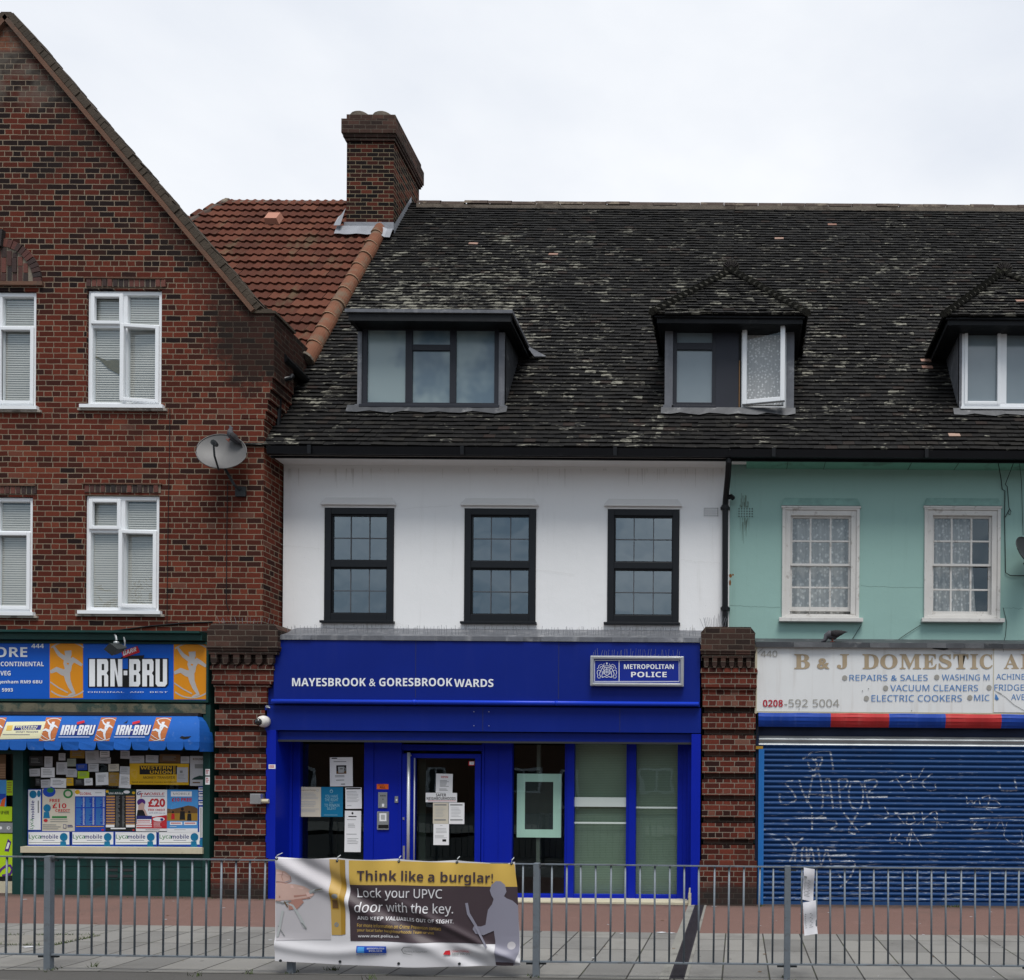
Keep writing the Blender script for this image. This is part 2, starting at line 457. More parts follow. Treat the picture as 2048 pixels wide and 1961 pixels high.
M['old_white'] = simple('old white gloss paint', (.60, .585, .56), .5, .1, 5, .25, 40, dirt=(8, .56, .6), dcol=(.24, .21, .18))
M['sill'] = simple('grimy sill', (.33, .30, .26), .85, .3, 8, .4, 40, dirt=(6, .5, .6))
M['black_frame'] = simple('black window frame', (.012, .014, .017), .35, .2, 4)
M['grey_frame'] = simple('dark grey frame', (.026, .028, .036), .4, .15, 4)
M['grey_panel'] = simple('dark grey panel', (.03, .033, .044), .5, .15, 3)
M['black_plastic'] = simple('black plastic gutter', (.007, .0075, .009), .3, .3, 4, dirt=(5, .62, .3), dcol=(.03, .03, .03))
M['black_timber'] = simple('black stained timber', (.010, .011, .013), .55, .4, 5, .3, 30, dirt=(7, .6, .5), dcol=(.05, .05, .05))
M['lead'] = simple('lead flashing', (.13, .135, .15), .5, .35, 5, .5, 12, metal=.25, streak=.4, dirt=(4, .55, .5), dcol=(.35, .35, .36))
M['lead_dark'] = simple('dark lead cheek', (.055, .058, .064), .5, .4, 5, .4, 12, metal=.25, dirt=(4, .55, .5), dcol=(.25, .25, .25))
M['muntin_grey'] = simple('grey glazing bar', (.09, .095, .105), .4, .1, 4)
M['blue_deep'] = simple('deep blue fascia', (.0042, .017, .19), .38, .16, 1.3, spec=.16, streak=.25, dcol=(.014, .026, .20), dirt=(4, .62, .25))
M['blue_bright'] = simple('bright blue paint', (.0032, .0155, .335), .4, .14, 2, spec=.16, streak=.25, dcol=(.012, .02, .26), dirt=(5, .64, .3))
M['blue_tube'] = simple('blue tube', (.012, .05, .55), .28, .06, 2)
M['white_ink'] = simple('white vinyl', (.80, .82, .84), .5, .04, 6)
M['black_ink'] = simple('black print', (.012, .012, .013), .5, .1, 6)
M['grey_ink'] = simple('grey print', (.22, .23, .23), .6, .1, 6)
M['pale_ink'] = simple('pale grey print', (.42, .44, .44), .6, .1, 6)
M['paper'] = simple('white paper', (.80, .81, .82), .7, .06, 4)
M['paper_dim'] = simple('greyish paper', (.50, .51, .53), .75, .12, 4)
M['paper_cream'] = simple('cream paper', (.60, .56, .46), .7, .08, 4)
M['paper_dark'] = simple('dark card', (.035, .037, .04), .7, .2, 8)
M['mint'] = simple('frosted board', (.62, .76, .70), .4, .04, 3)
M['teal_ink'] = simple('teal print', (.008, .17, .33), .5, .05, 6)
M['teal_pale'] = simple('pale teal print', (.25, .45, .55), .5, .05, 6)
M['orange_lbl'] = simple('orange label', (.75, .13, .02), .5, .05, 6)
M['red_ink'] = simple('red print', (.50, .02, .03), .5, .08, 6)
M['yellow_ink'] = simple('yellow print', (.70, .42, .012), .5, .06, 6)
M['gold_ink'] = simple('gold print', (.60, .40, .09), .5, .06, 4)
M['gold_dark'] = simple('dark gold print', (.34, .20, .03), .5, .06, 4)
M['lime'] = simple('lime card', (.42, .62, .015), .5, .06, 6)
M['royal'] = simple('royal blue print', (.012, .065, .42), .45, .06, 6)
M['sky_ink'] = simple('sky blue print', (.07, .30, .66), .45, .1, 6)
M['navy_ink'] = simple('navy print', (.025, .03, .17), .5, .08, 6)
M['green_ink'] = simple('green print', (.03, .22, .06), .5, .12, 6)
M['purple_ink'] = simple('purple print', (.09, .025, .2), .5, .1, 6)
M['brown_ink'] = simple('brown print', (.14, .075, .03), .5, .2, 12)
M['skin_ink'] = simple('skin tone print', (.56, .38, .325), .5, .08, 9)
M['skin_dark'] = simple('skin shade print', (.40, .21, .17), .5, .08, 9)
M['ban_white'] = simple('banner white', (.62, .61, .63), .45, .05, 3)
M['ban_pale'] = simple('banner pale lilac', (.48, .46, .48), .45, .06, 3)
M['ban_dark'] = simple('banner charcoal', (.062, .045, .052), .4, .1, 3)
M['ban_lilac'] = simple('banner lilac grey', (.24, .235, .29), .4, .06, 3)
M['sign_blue'] = simple('shop sign blue', (.006, .095, .50), .35, .08, 3, dirt=(9, .68, .4), dcol=(.3, .35, .5))
M['sign_orange'] = simple('shop sign orange', (.66, .25, .012), .4, .08, 3, dirt=(10, .68, .5), dcol=(.6, .5, .4))
M['sign_grey'] = simple('sign silver print', (.42, .40, .39), .5, .08, 6)
M['can_blue'] = simple('awning blue', (.012, .10, .40), .6, .2, 3, .3, 8, dirt=(7, .6, .35), dcol=(.2, .3, .5))
M['can_orange'] = simple('awning orange', (.42, .135, .045), .65, .12, 4, dirt=(8, .6, .5), dcol=(.5, .35, .28))
M['can_white'] = simple('awning white print', (.60, .62, .66), .6, .1, 6)
M['can_cream'] = simple('cream patch', (.62, .60, .40), .6, .08, 5)
M['dk_green'] = simple('dark green paint', (.010, .045, .040), .4, .3, 3, .2, 30, streak=.35, dirt=(7, .62, .5), dcol=(.03, .03, .026))
M['dk_green_flat'] = simple('dark green boarding', (.009, .042, .038), .5, .25, 2, .3, 20, streak=.5, dirt=(3, .56, .5), dcol=(.02, .022, .02))
M['old_wood'] = simple('weathered beam', (.13, .12, .085), .9, .4, 4, .5, 30, streak=.4, dirt=(5, .46, .8), dcol=(.02, .05, .045))
M['cream_wood'] = simple('cream sill', (.50, .46, .34), .7, .12, 5, .2, 30, dirt=(6, .6, .5), dcol=(.2, .17, .12))
M['bj_white'] = simple('old sign white', (.69, .70, .70), .45, .06, 2.5, streak=.22, dcol=(.36, .30, .24), dirt=(6, .7, .3))
M['bj_tan'] = simple('faded tan letter', (.38, .30, .20), .6, .2, 6)
M['bj_blue'] = simple('blue letter', (.07, .20, .46), .5, .08, 6)
M['bj_grey'] = simple('grey letter', (.32, .31, .28), .6, .15, 6)
M['bj_red'] = simple('dark red letter', (.40, .02, .04), .5, .1, 6)
M['blind_blue'] = simple('blue canvas', (.010, .05, .30), .6, .15, 4, .5, 5, streak=.2, dcol=(.12, .18, .45))
M['blind_red'] = simple('red canvas', (.42, .03, .032), .6, .15, 4, .5, 5, streak=.2, dcol=(.5, .15, .13))
M['steel'] = simple('galvanised steel', (.34, .36, .37), .42, .2, 6, .1, 30, metal=.6)
M['stainless'] = simple('stainless steel', (.55, .56, .57), .3, .1, 6, metal=.8)
M['handle'] = simple('silver bar', (.62, .64, .66), .35, .05, 6, metal=.3)
M['rail'] = simple('grey galvanised rail', (.17, .195, .22), .5, .25, 5, .2, 50, metal=.3, dirt=(9, .54, .75), dcol=(.10, .095, .09))
M['dish'] = simple('grey dish', (.085, .083, .083), .5, .1, 8, spec=.4, streak=.3, dcol=(.16, .15, .15))
M['dish_dark'] = simple('dark dish steel', (.03, .034, .036), .5, .3, 10)
M['cctv_white'] = simple('white casing', (.66, .64, .6), .4, .05, 6)
M['dark_dome'] = simple('dark dome', (.01, .01, .011), .1, .1, 6, spec=.8)
M['pigeon'] = simple('pigeon feathers', (.075, .075, .085), .8, .5, 14, .4, 60)
M['pigeon_dark'] = simple('pigeon dark feathers', (.030, .028, .03), .8, .5, 14, .4, 60)
M['cable'] = simple('black cable', (.012, .012, .013), .6, .2, 6)
M['spike'] = simple('thin steel wire', (.24, .25, .27), .4, .1, 6, metal=.5)
M['dark_in'] = simple('dark interior', (.030, .034, .030), .8, .3, 2)
M['room'] = simple('dim room', (.10, .10, .095), .8, .2, 2)
M['blind'] = simple('pale blind slat', (.50, .48, .44), .6, .06, 5)
M['blind_olive'] = simple('shop blind', (.29, .33, .27), .6, .08, 4)
M['blind_band'] = simple('white film', (.62, .70, .66), .5, .04, 4)
M['weed'] = simple('weeds', (.05, .075, .02), .8, .5, 30)
M['channel'] = simple('channel iron', (.035, .032, .036), .6, .4, 12, .3, 40, metal=.3)
M['kerbstone'] = simple('kerb concrete', (.22, .215, .195), .9, .25, 5, .5, 70, dirt=(3, .52, .5), dcol=(.09, .085, .08))
M['wood_strip'] = simple('tan strip', (.30, .17, .08), .7, .2, 6)

def lace_mat(name='net curtain', col=(.62, .61, .59), scale=16.0):
    n = N(name); v = n.obj()
    w = n.new("ShaderNodeTexWave", {'Vector': v, 'Scale': 7.0, 'Distortion': 2.5, 'Detail': 2.0}, bands_direction='X').outputs['Fac']
    vo = n.new("ShaderNodeTexVoronoi", {'Vector': v, 'Scale': scale}).outputs['Distance']
    pat = n.mask(n.math('ADD', vo, n.math('MULTIPLY', n.noise(v, 22, 4), .5)), .45, .7)
    c = n.mix(pat, V4(col, 1.15), V4(col, .62))
    c = n.mix(n.math('MULTIPLY', w, .35), c, V4(col, .45))
    n.col(c); n.rough(.9)
    return n.mat
M['lace'] = lace_mat()
M['lace_pale'] = lace_mat('pale net curtain', (.84, .84, .83), 26.0)

def glass(name, ior, tint=(.8, .85, .85), rough=.0, wav=.0):
    n = N(name)
    r0 = ((ior - 1) / (ior + 1)) ** 2
    fc = n.new("ShaderNodeLayerWeight", {'Blend': .5}).outputs['Facing']
    fr = n.math('ADD', n.math('MULTIPLY', n.math('POWER', fc, 5.0), 1 - r0), r0)
    tr = n.new("ShaderNodeBsdfTransparent", {0: V4(tint)}).outputs[0]
    gl = n.new("ShaderNodeBsdfGlossy", {'Color': (.80, .93, 1, 1), 'Roughness': rough})
    if wav:
        b = n.new("ShaderNodeBump", {'Height': n.noise(n.obj(), 1.6, 2), 'Strength': wav, 'Distance': .02}).outputs[0]
        n.put(gl, 'Normal', b)
    mxs = n.new("ShaderNodeMixShader", {0: fr}); n.put(mxs, 1, tr); n.put(mxs, 2, gl.outputs[0])
    n.t.links.new(mxs.outputs[0], n.o.inputs[0])
    return n.mat
M['glass_dark'] = glass('reflective window glass', 2.75, (.30, .34, .35), .0, .35)
M['glass_clear'] = glass('window glass', 1.95, (.95, .97, .97), .0, .3)
M['glass_notice'] = glass('newsagent glass', 1.42, (1, 1, 1), .0, .2)
M['glass_shop'] = glass('shop glass', 1.62, (.80, .92, .87), .0, .07)
def frosted():
    n = N('frosted glass'); v = n.obj()
    c = n.mix(n.mask(n.noise(v, 1.3, 3), .38, .62), (.10, .155, .20, 1), (.25, .32, .33, 1))  # blurred sky reflection put into the colour as blue mottling
    n.col(c); n.rough(.2); n.b.inputs['Specular IOR Level'].default_value = .7
    return n.mat
M['glass_frost'] = frosted()

def flags():
    n = N('concrete flags'); v = n.obj()
    x = n.new("ShaderNodeSeparateXYZ", {0: v})
    cv = n.new("ShaderNodeCombineXYZ", {0: n.math('ADD', x.outputs[0], .13), 1: n.math('ADD', x.outputs[1], .07), 2: 0.0}).outputs[0]
    br = n.new("ShaderNodeTexBrick", {'Vector': cv, 'Color1': (0, 0, 0, 1), 'Color2': (1, 1, 1, 1), 'Mortar': (.5, .5, .5, 1), 'Scale': 1.0,
                                     'Mortar Size': .0085, 'Mortar Smooth': .3, 'Bias': 0.0, 'Brick Width': .412, 'Row Height': .62})
    br.offset = 0.0
    r = n.new("ShaderNodeSeparateColor", {0: br.outputs['Color']}).outputs[0]
    c = n.ramp(r, [(0, (.15, .146, .137)), (.5, (.19, .185, .174)), (1, (.22, .212, .195))])
    c = n.mix(.8, c, n.mix(n.noise(v, 130, 3, .8), V4((.75, .75, .75)), V4((1.25, 1.25, 1.25))), 'MULTIPLY')
    c = n.mix(n.math('MULTIPLY', n.mask(n.noise(v, 1.4, 6, .65), .46, .7), .5), c, (.095, .09, .083, 1))
    vo = n.new('ShaderNodeTexVoronoi', {'Vector': v, 'Scale': 4.2})
    c = n.mix(n.math('MULTIPLY', n.math('MULTIPLY', n.mask(vo.outputs['Distance'], .085, .06), n.math('GREATER_THAN', n.new('ShaderNodeSeparateColor', {0: vo.outputs['Color']}).outputs[0], .45)), .75), c, (.062, .058, .053, 1))
    c = n.mix(br.outputs['Fac'], c, n.mix(n.mask(n.noise(v, 3, 4), .5, .62), (.03, .028, .025, 1), (.04, .044, .024, 1)))
    n.col(c); n.rough(.85); n.bump(n.math('ADD', n.math('MULTIPLY', br.outputs['Fac'], -1), n.math('MULTIPLY', n.noise(v, 120, 3), .3)), .5, .006)
    return n.mat
M['flags'] = flags()
def asphalt(name, a, b, stain, edge=False):
    n = N(name); v = n.obj()
    c = n.mix(n.noise(v, 190, 3, .8), V4(a), V4(b))
    c = n.mix(n.math('MULTIPLY', n.mask(n.noise(v, 1.1, 7, .65), .48, .78), .4), c, V4(stain))
    c = n.mix(n.math('MULTIPLY', n.mask(n.noise(v, 16, 3, .5), .71, .74), .6), c, V4(stain, .6))
    if edge:
        y = n.new("ShaderNodeSeparateXYZ", {0: v}).outputs[1]
        k = n.math('MULTIPLY', n.mask(n.math('ADD', y, n.math('MULTIPLY', n.noise(v, 5, 5, .7), .5)), -.08, .30), .75)
        c = n.mix(k, c, (.035, .03, .026, 1))
        c = n.mix(n.math('MULTIPLY', n.mask(n.noise(v, 2.6, 6, .7), .56, .7), .35), c, V4(b, 1.15))
    n.col(c); n.rough(.95); n.b.inputs['Specular IOR Level'].default_value = .12; n.bump(n.noise(v, 160, 3), .5, .006)
    return n.mat
M['red_asphalt'] = asphalt('red surfacing', (.13, .078, .066), (.20, .125, .108), (.10, .078, .07), True)
M['asphalt'] = asphalt('asphalt', (.045, .045, .045), (.085, .083, .08), (.04, .04, .04))
M['tarmac_patch'] = asphalt('dark tarmac', (.06, .058, .055), (.11, .105, .1), (.05, .05, .045))
def shutter_mat():
    n = N('blue shutter paint'); v = n.obj()
    c = n.mix(n.noise(v, 2.5, 5), (.008, .038, .125, 1), (.012, .054, .165, 1))
    x = n.new("ShaderNodeSeparateXYZ", {0: v})
    wear = n.noise(v, 1.0, 8, .78, (4.0, 1, 40))
    low = n.mask(x.outputs[2], 2.2, .3)
    c = n.mix(n.math('MULTIPLY', n.mask(n.math('ADD', wear, n.math('MULTIPLY', low, .055)), .60, .67), .7), c, (.33, .38, .44, 1))
    c = n.mix(n.math('MULTIPLY', n.mask(n.noise(v, 1.2, 6), .55, .75), .35), c, (.004, .02, .07, 1))
    n.col(c); n.rough(.5); n.b.inputs['Specular IOR Level'].default_value = .12
    return n.mat
M['shutter'] = shutter_mat()
def spray():
    n = N('white spray paint'); v = n.obj()
    tr = n.new("ShaderNodeBsdfTransparent").outputs[0]
    n.col((.46, .49, .53, 1)); n.rough(.7)
    mxs = n.new("ShaderNodeMixShader", {0: n.math('MULTIPLY', n.math('MULTIPLY', n.mask(n.noise(v, 30, 4, .7), .32, .58), .66), n.mask(n.math('PINGPONG', n.math('ADD', n.math('DIVIDE', n.math('ADD', n.new('ShaderNodeSeparateXYZ', {0: v}).outputs[2], .05), .0735), .60), .5), .06, .22))}); n.put(mxs, 1, tr); n.put(mxs, 2, n.b.outputs[0])
    n.t.links.new(mxs.outputs[0], n.o.inputs[0])
    return n.mat
M['spray'] = spray()

# extra inks used further down
M['gold_ink2'] = simple('brass print', (.46, .30, .085), .45, .1, 3)
M['skin_pale'] = simple('nail print', (.66, .45, .40), .5, .05, 9)
M['cover'] = simple('paved cover', (.21, .20, .18), .9, .25, 7, .5, 90, dirt=(4, .52, .5), dcol=(.1, .095, .085))
def block_mat():
    n = N('sooty brick block'); v = n.obj()
    r = n.new("ShaderNodeSeparateColor", {0: n.new("ShaderNodeVertexColor", layer_name="tint").outputs[0]}).outputs[0]
    c = n.ramp(r, [(0, (.018, .013, .013)), (.35, (.04, .018, .015)), (.7, (.085, .026, .02)), (1, (.13, .04, .028))])
    c = n.mix(.7, c, n.mix(n.noise(v, 40, 5, .7), (.5, .5, .5, 1), (1.5, 1.45, 1.4, 1)), 'MULTIPLY')
    n.col(c); n.rough(.88); n.bump(n.noise(v, 60, 4), .5, .006)
    return n.mat
M['block'] = block_mat()
M['mortar'] = simple('old mortar', (.21, .18, .14), .95, .3, 9, .5, 60)
M['crack'] = simple('plaster crack', (.12, .17, .15), .9, .3)
M['torn'] = simple('olive gap behind slats', (.11, .09, .04), .8, .4, 30)
M['roof_far'] = simple('far roof', (.09, .045, .035), .9, .3, 3)

# ================================================================== ground
SL = 0.0075
def strip(name, y0, y1, dz, mat, x0=-26.0, x1=22.0, thick=0.0, front_m=None):
    mb = MB(); n = 60
    xs = [x0 + (x1 - x0) * i / n for i in range(n + 1)]
    for a, b in zip(xs, xs[1:]):
        mb.face([(a, y0, gz(a) + dz), (b, y0, gz(b) + dz), (b, y1, gz(b) + dz), (a, y1, gz(a) + dz)])
        if thick:
            mb.face([(a, y0, gz(a) + dz - thick), (b, y0, gz(b) + dz - thick), (b, y0, gz(b) + dz), (a, y0, gz(a) + dz)])
    return tag(mb.build(name, mat, loc=(0, 0, 0)), kind='structure')
mb = MB(); mb.face([(-300, -300, -.16), (300, -300, -.16), (300, 300, -.16), (-300, 300, -.16)])
tag(mb.build('ground', M['asphalt'], loc=(0, 0, 0)), kind='structure')
strip('footway', -2.18, .6, 0, M['red_asphalt'])
strip('pavement', -4.44, -2.18, 0, M['flags'])
strip('pavement_edge', -4.80, -4.44, -.004, M['tarmac_patch'])
strip('kerb', -4.95, -4.80, 0, M['kerbstone'], thick=.12)
strip('road', -13.5, -4.95, -.115, M['asphalt'])

# ================================================================== shared wall / roof makers
GY, WY = .08, .55          # gable front plane, rendered wall plane
YE, T = .08, 1.376         # roof: eave line and pitch
ZE = CZ + 662 * 11.98 / 1737
def roof_z(y): return ZE + (y - YE) * T
def roof_y(z): return YE + (z - ZE) / T
YR = 4.76; ZR = roof_z(YR)
RL = math.hypot(YR - YE, ZR - ZE)

def clip_poly(poly, planes):
    for a, b, c in planes:      # keep a*x + b*z <= c
        o = []
        for i, p in enumerate(poly):
            q = poly[(i + 1) % len(poly)]
            dp, dq = a * p[0] + b * p[1] - c, a * q[0] + b * q[1] - c
            if dp <= 0: o.append(p)
            if dp * dq < 0:
                k = dp / (dp - dq); o.append((p[0] + k * (q[0] - p[0]), p[1] + k * (q[1] - p[1])))
        poly = o
        if len(poly) < 3: return []
    return poly
def wall(mb, x0, x1, z0, z1, y, holes, reveal=.2, planes=(), m=0):
    xs = sorted({x0, x1, *[h[0] for h in holes], *[h[1] for h in holes]})
    zs = sorted({z0, z1, *[h[2] for h in holes], *[h[3] for h in holes]})
    xs = [x for x in xs if x0 <= x <= x1]; zs = [z for z in zs if z0 <= z <= z1]
    for a, b in zip(xs, xs[1:]):
        for c, d in zip(zs, zs[1:]):
            mx_, mz_ = (a + b) / 2, (c + d) / 2
            if any(h[0] < mx_ < h[1] and h[2] < mz_ < h[3] for h in holes): continue
            p = clip_poly([(a, c), (b, c), (b, d), (a, d)], planes)
            if p: mb.face([(x, y, z) for x, z in p], m)
    for h in holes:
        a, b, c, d = h; r = y + reveal
        mb.face([(a, y, c), (a, y, d), (a, r, d), (a, r, c)], m); mb.face([(b, y, d), (b, y, c), (b, r, c), (b, r, d)], m)
        mb.face([(a, y, d), (b, y, d), (b, r, d), (a, r, d)], m); mb.face([(a, y, c), (a, r, c), (b, r, c), (b, y, c)], m)

def lich_density(x, y, z):
    s = (y - YE) / (YR - YE)
    d = .262 + .15 * math.exp(-((x + 5.2) / 1.5) ** 2 - ((s - .45) / .25) ** 2) + .07 * math.exp(-((x + 3.4) / 1.4) ** 2 - ((s - .5) / .28) ** 2)
    d += .09 * math.exp(-((x - .9) / 1.8) ** 2 - ((s - .4) / .3) ** 2) - .06 * max(0, s - .75) * 4
    return d
def tiles(mb, O, U, V, L, ext, gauge=.1, w=.166, dens=lich_density, jit=1.0, start=0):
    O, U, V = Vector(O), Vector(U).normalized(), Vector(V).normalized()
    Nn = U.cross(V)
    if Nn.z < 0: Nn = -Nn
    n = int(L / gauge) + 1
    sag_p = random.random() * 6
    for i in range(start, n):
        s = i * gauge
        e = ext(min(s, L))
        if e is None: continue
        u = e[0] - (w / 2 if i % 2 else 0) - random.random() * .02
        while u < e[1]:
            a, b = max(u, e[0]), min(u + w - .004, e[1])
            u += w
            if b - a < .02: continue
            j1, j2 = random.gauss(0, .0028) * jit, random.gauss(0, .0028) * jit
            sag = .007 * math.sin(u * 1.7 + s * .9 + sag_p) * jit + random.gauss(0, .003) * jit
            t = .024 + random.random() * .008
            lo = s - .012 + sag
            hi = min(s + gauge + .03, L)
            P = lambda uu, vv, nn: O + U * uu + V * vv + Nn * nn
            v = [P(a, lo, .004 + j1), P(b, lo, .004 + j2), P(b, lo, .004 + t + j2), P(a, lo, .004 + t + j1), P(b, hi, .006), P(a, hi, .006)]
            c = P((a + b) / 2, s, 0)
            g = max(0, dens(c.x, c.y, c.z) + random.gauss(0, .06)) if dens else 0
            bl = 0
            rr = random.random()
            if rr < .0016: bl = .45 + random.random() * .5
            col = (random.random(), min(g, .6), bl, 1)
            mb.idx(v, [(0, 1, 2, 3), (3, 2, 4, 5), (0, 3, 5), (1, 4, 2)], 0, col)
def main_roof(mb, x0, x1):
    tiles(mb, (0, YE, ZE), (1, 0, 0), (0, 1, T), RL, lambda s: (x0, x1))
    # underside boarding and rear slope
    mb.face([(x0, YE + .03, ZE - .02), (x1, YE + .03, ZE - .02), (x1, YR, ZR - .05), (x0, YR, ZR - .05)], 1)
    mb.face([(x0, YR, ZR - .02), (x1, YR, ZR - .02), (x1, 2 * YR - YE, ZE), (x0, 2 * YR - YE, ZE)], 1)
def ridge_run(mb, x0, x1, z=0.0, n=None):
    x = x0
    while x < x1 - .004:
        L = min(.45, x1 - x); dz = random.gauss(0, .006)
        pts = []
        for k in range(7):
            a = math.pi * k / 6
            pts.append((math.cos(a) * .13, math.sin(a) * .11))
        for (a0, h0), (a1, h1) in zip(pts, pts[1:]):
            mb.face([(x, YR - a0, ZR - .03 + h0 + dz + z), (x + L - .008, YR - a0, ZR - .03 + h0 + dz + z), (x + L - .008, YR - a1, ZR - .03 + h1 + dz + z), (x, YR - a1, ZR - .03 + h1 + dz + z)], 0)
        mb.box(x, x + L, YR - .15, YR + .15, ZR - .12 + z, ZR - .05 + z + random.gauss(0, .008), 1)
        x += .45
def room_shell(mb, x0, x1, z0, z1, y0, y1):
    mb.face([(x0, y1, z0), (x0, y1, z1), (x1, y1, z1), (x1, y1, z0)])
    mb.face([(x0, y0, z0), (x0, y1, z0), (x1, y1, z0), (x1, y0, z0)]); mb.face([(x0, y0, z1), (x1, y0, z1), (x1, y1, z1), (x0, y1, z1)])
    mb.face([(x0, y0, z0), (x0, y0, z1), (x0, y1, z1), (x0, y1, z0)]); mb.face([(x1, y0, z0), (x1, y1, z0), (x1, y1, z1), (x1, y0, z1)])

def pilaster(parent, x0, x1, cap0, cap1, label=None):
    """brick pilaster between the shopfronts: corbelled sooty head with dentils, blocked shaft, base"""
    Z = zy
    c = MB()
    c.prism([(cap0 - .005, Z(1269)), (cap1 + .005, Z(1269)), (cap1 - .06, Z(1257)), (cap0 + .06, Z(1257))], -.10, .5)
    c.box(cap0, cap1, -.11, .5, Z(1302), Z(1269))
    c.box(cap0 - .012, cap1 + .012, -.125, .5, Z(1306), Z(1302)); c.box(cap0 - .004, cap1 + .004, -.115, .5, Z(1311), Z(1306)); c.box(cap0 + .015, cap1 - .015, -.10, .5, Z(1318), Z(1311))
    c.box(x0 + .01, x1 - .01 + (cap1 - x1) * .4, -.035, .5, Z(1338), Z(1318))
    head = c.build('brick_pilaster_cap', M['brick_cap'], parent)
    d = MB(); w = (cap1 - cap0 - .04)
    for i in range(6):
        xa = cap0 + .02 + w * i / 6 + .02
        d.prism([(xa, Z(1318)), (xa + w / 6 * .56, Z(1318)), (xa + w / 6 * .56, Z(1333)), (xa + w / 6 * .4, Z(1338)), (xa + w / 6 * .16, Z(1338)), (xa, Z(1333))], -.095, -.035)
    d.build('dentil_course', M['brick_cap'], head)
    b = MB(); e = (cap1 - x1) * .45
    b.box(x0 - .02, x1 + .02 + e, -.06, .5, Z(1341), Z(1338)); b.box(x0 - .03, x1 + .03 + e, -.075, .5, Z(1348), Z(1341))
    b.box(x0 - .015, x1 + .015 + e, -.05, .5, Z(1372), Z(1348))
    b.box(x0 - .02, x1 + .02 + e * .8, -.055, .5, Z(1376), Z(1372)); b.box(x0 - .005, x1 + .005 + e * .5, -.035, .5, Z(1382), Z(1376))
    b.box(x0, x1, -.015, .5, Z(1415), Z(1382))
    t = 1415
    b.box(x0 + .02, x1 - .02, .06, .5, Z(1735), Z(1415), 1)  # recess core in sooty brick; its dark colour also carries the recess shade
    while t < 1720:
        b.box(x0, x1, 0.0, .45, Z(t + 44), Z(t + 12.5)); t += 44
    b.box(x0 - .025, x1 + .03, -.03, .5, -.15, Z(1723))
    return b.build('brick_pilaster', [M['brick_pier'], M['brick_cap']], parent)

# ================================================================== brick gable house (left)
house_l = thing('brick_gable_house', 'tall red brick shop house with a steep coped gable and white windows', 'house', (-9.9, GY, 0))
XA, ZA = pt(16, 28, GY)
XR = pt(527, 1000, GY)[0]
A1 = pt(15, 45, GY); A2 = pt(507, 627, GY)
kx = (A2[1] - A1[1]) / (A2[0] - A1[0])
def slope_plane(extra=0.0):
    # z <= A1z + kx*(x-A1x) + extra for the right side, mirrored on the left
    return [(-kx, 1.0, A1[1] - kx * A1[0] + extra), (kx, 1.0, A1[1] - kx * A1[0] + 2 * kx * XA + extra)]
XL = 2 * XA - XR
holes = []
W1 = rect(173, 580, 323, 812, GY); W2 = rect(169, 991, 318, 1223, GY)
AX = pt(-3, 700, GY)[0]; hw = (W1[1] - W1[0]) / 2
C1 = (AX - hw, AX + hw, W1[2] - .03, W1[3] - .03); C2 = (AX - hw - .03, AX + hw - .03, W2[2] - .03, W2[3] - .03)
L1 = (2 * AX - W1[1], 2 * AX - W1[0], W1[2] - .06, W1[3] - .06); L2 = (2 * AX - W2[1] - .06, 2 * AX - W2[0] - .06, W2[2] - .06, W2[3] - .06)
wins = [W1, W2, C1, C2, L1, L2]
mb = MB()
wall(mb, XL, XR, 3.45, 15.0, GY, wins, .16, slope_plane(.04))
# return wall to the rendered houses, corbelled kneeler, far side and back
mb.face([(XR, GY, -.1), (XR, 2.6, -.1), (XR, 2.6, 8.2), (XR, GY, 8.2)])
KP = [pt(500, 628, GY), pt(548.5, 628, GY), pt(548.5, 722, GY), pt(544, 752, GY), pt(538, 780, GY), pt(532, 808, GY), pt(526, 836, GY), pt(500, 836, GY)]
# stepped corbel
lv = [(628, 548.5), (735, 548.5), (757, 544.5), (779, 540), (801, 535.5), (823, 531), (838, 527)]
for (pa, xa), (pb, xb) in zip(lv, lv[1:]):
    zt, zb = pt(xa, pa, GY)[1], pt(xa, pb, GY)[1]
    mb.box(XR - .3, pt(xa, pa, GY)[0], GY - .004, .60, zb, zt)
mb.face([(XL, GY, -.1), (XL, GY, 8.2), (XL, 9, 8.2), (XL, 9, -.1)])
mb.face([(XL, 9, -.1), (XL, 9, 8.2), (XR, 9, 8.2), (XR, 9, -.1)])
mb.prism([(XA, A1[1] - .05), (XR - .2, 8.0), (XL + .2, 8.0)], GY + .30, GY + .34)
mb.build('wall', M['brick'], house_l)
# coping: brick on edge blocks along the slope over a creasing of tiles
cp = MB(); cr = MB()
dv = Vector((A2[0] - A1[0], 0, A2[1] - A1[1])); Ls = dv.length; dv.normalize(); nv = Vector((-dv.z, 0, dv.x)); nv = nv if nv.z > 0 else -nv
for side in (1, -1):
    k = 0
    s = -.02
    while s < Ls:
        wv = .071
        P0 = Vector((A1[0], 0, A1[1])) + dv * s; h = .094 + random.gauss(0, .007)
        q = [P0 + nv * .055, P0 + dv * wv + nv * .055, P0 + dv * wv + nv * (.055 + h), P0 + nv * (.055 + h)]
        pr = [(p.x if side > 0 else 2 * XA - p.x, p.z) for p in q]
        cp.prism(pr, GY - .03 + random.gauss(0, .005), GY + .36)
        s += .0755
    q = [Vector((A1[0], 0, A1[1])) + dv * a + nv * b for a, b in ((-.05, -.01), (Ls, -.01), (Ls, .05), (-.05, .05))]
    cr.prism([(p.x if side > 0 else 2 * XA - p.x, p.z) for p in q], GY - .055, GY + .37)
cp.prism([(XA - .16, A1[1] - .05), (XA + .16, A1[1] - .05), (XA + .07, ZA), (XA - .07, ZA)], GY - .032, GY + .37)
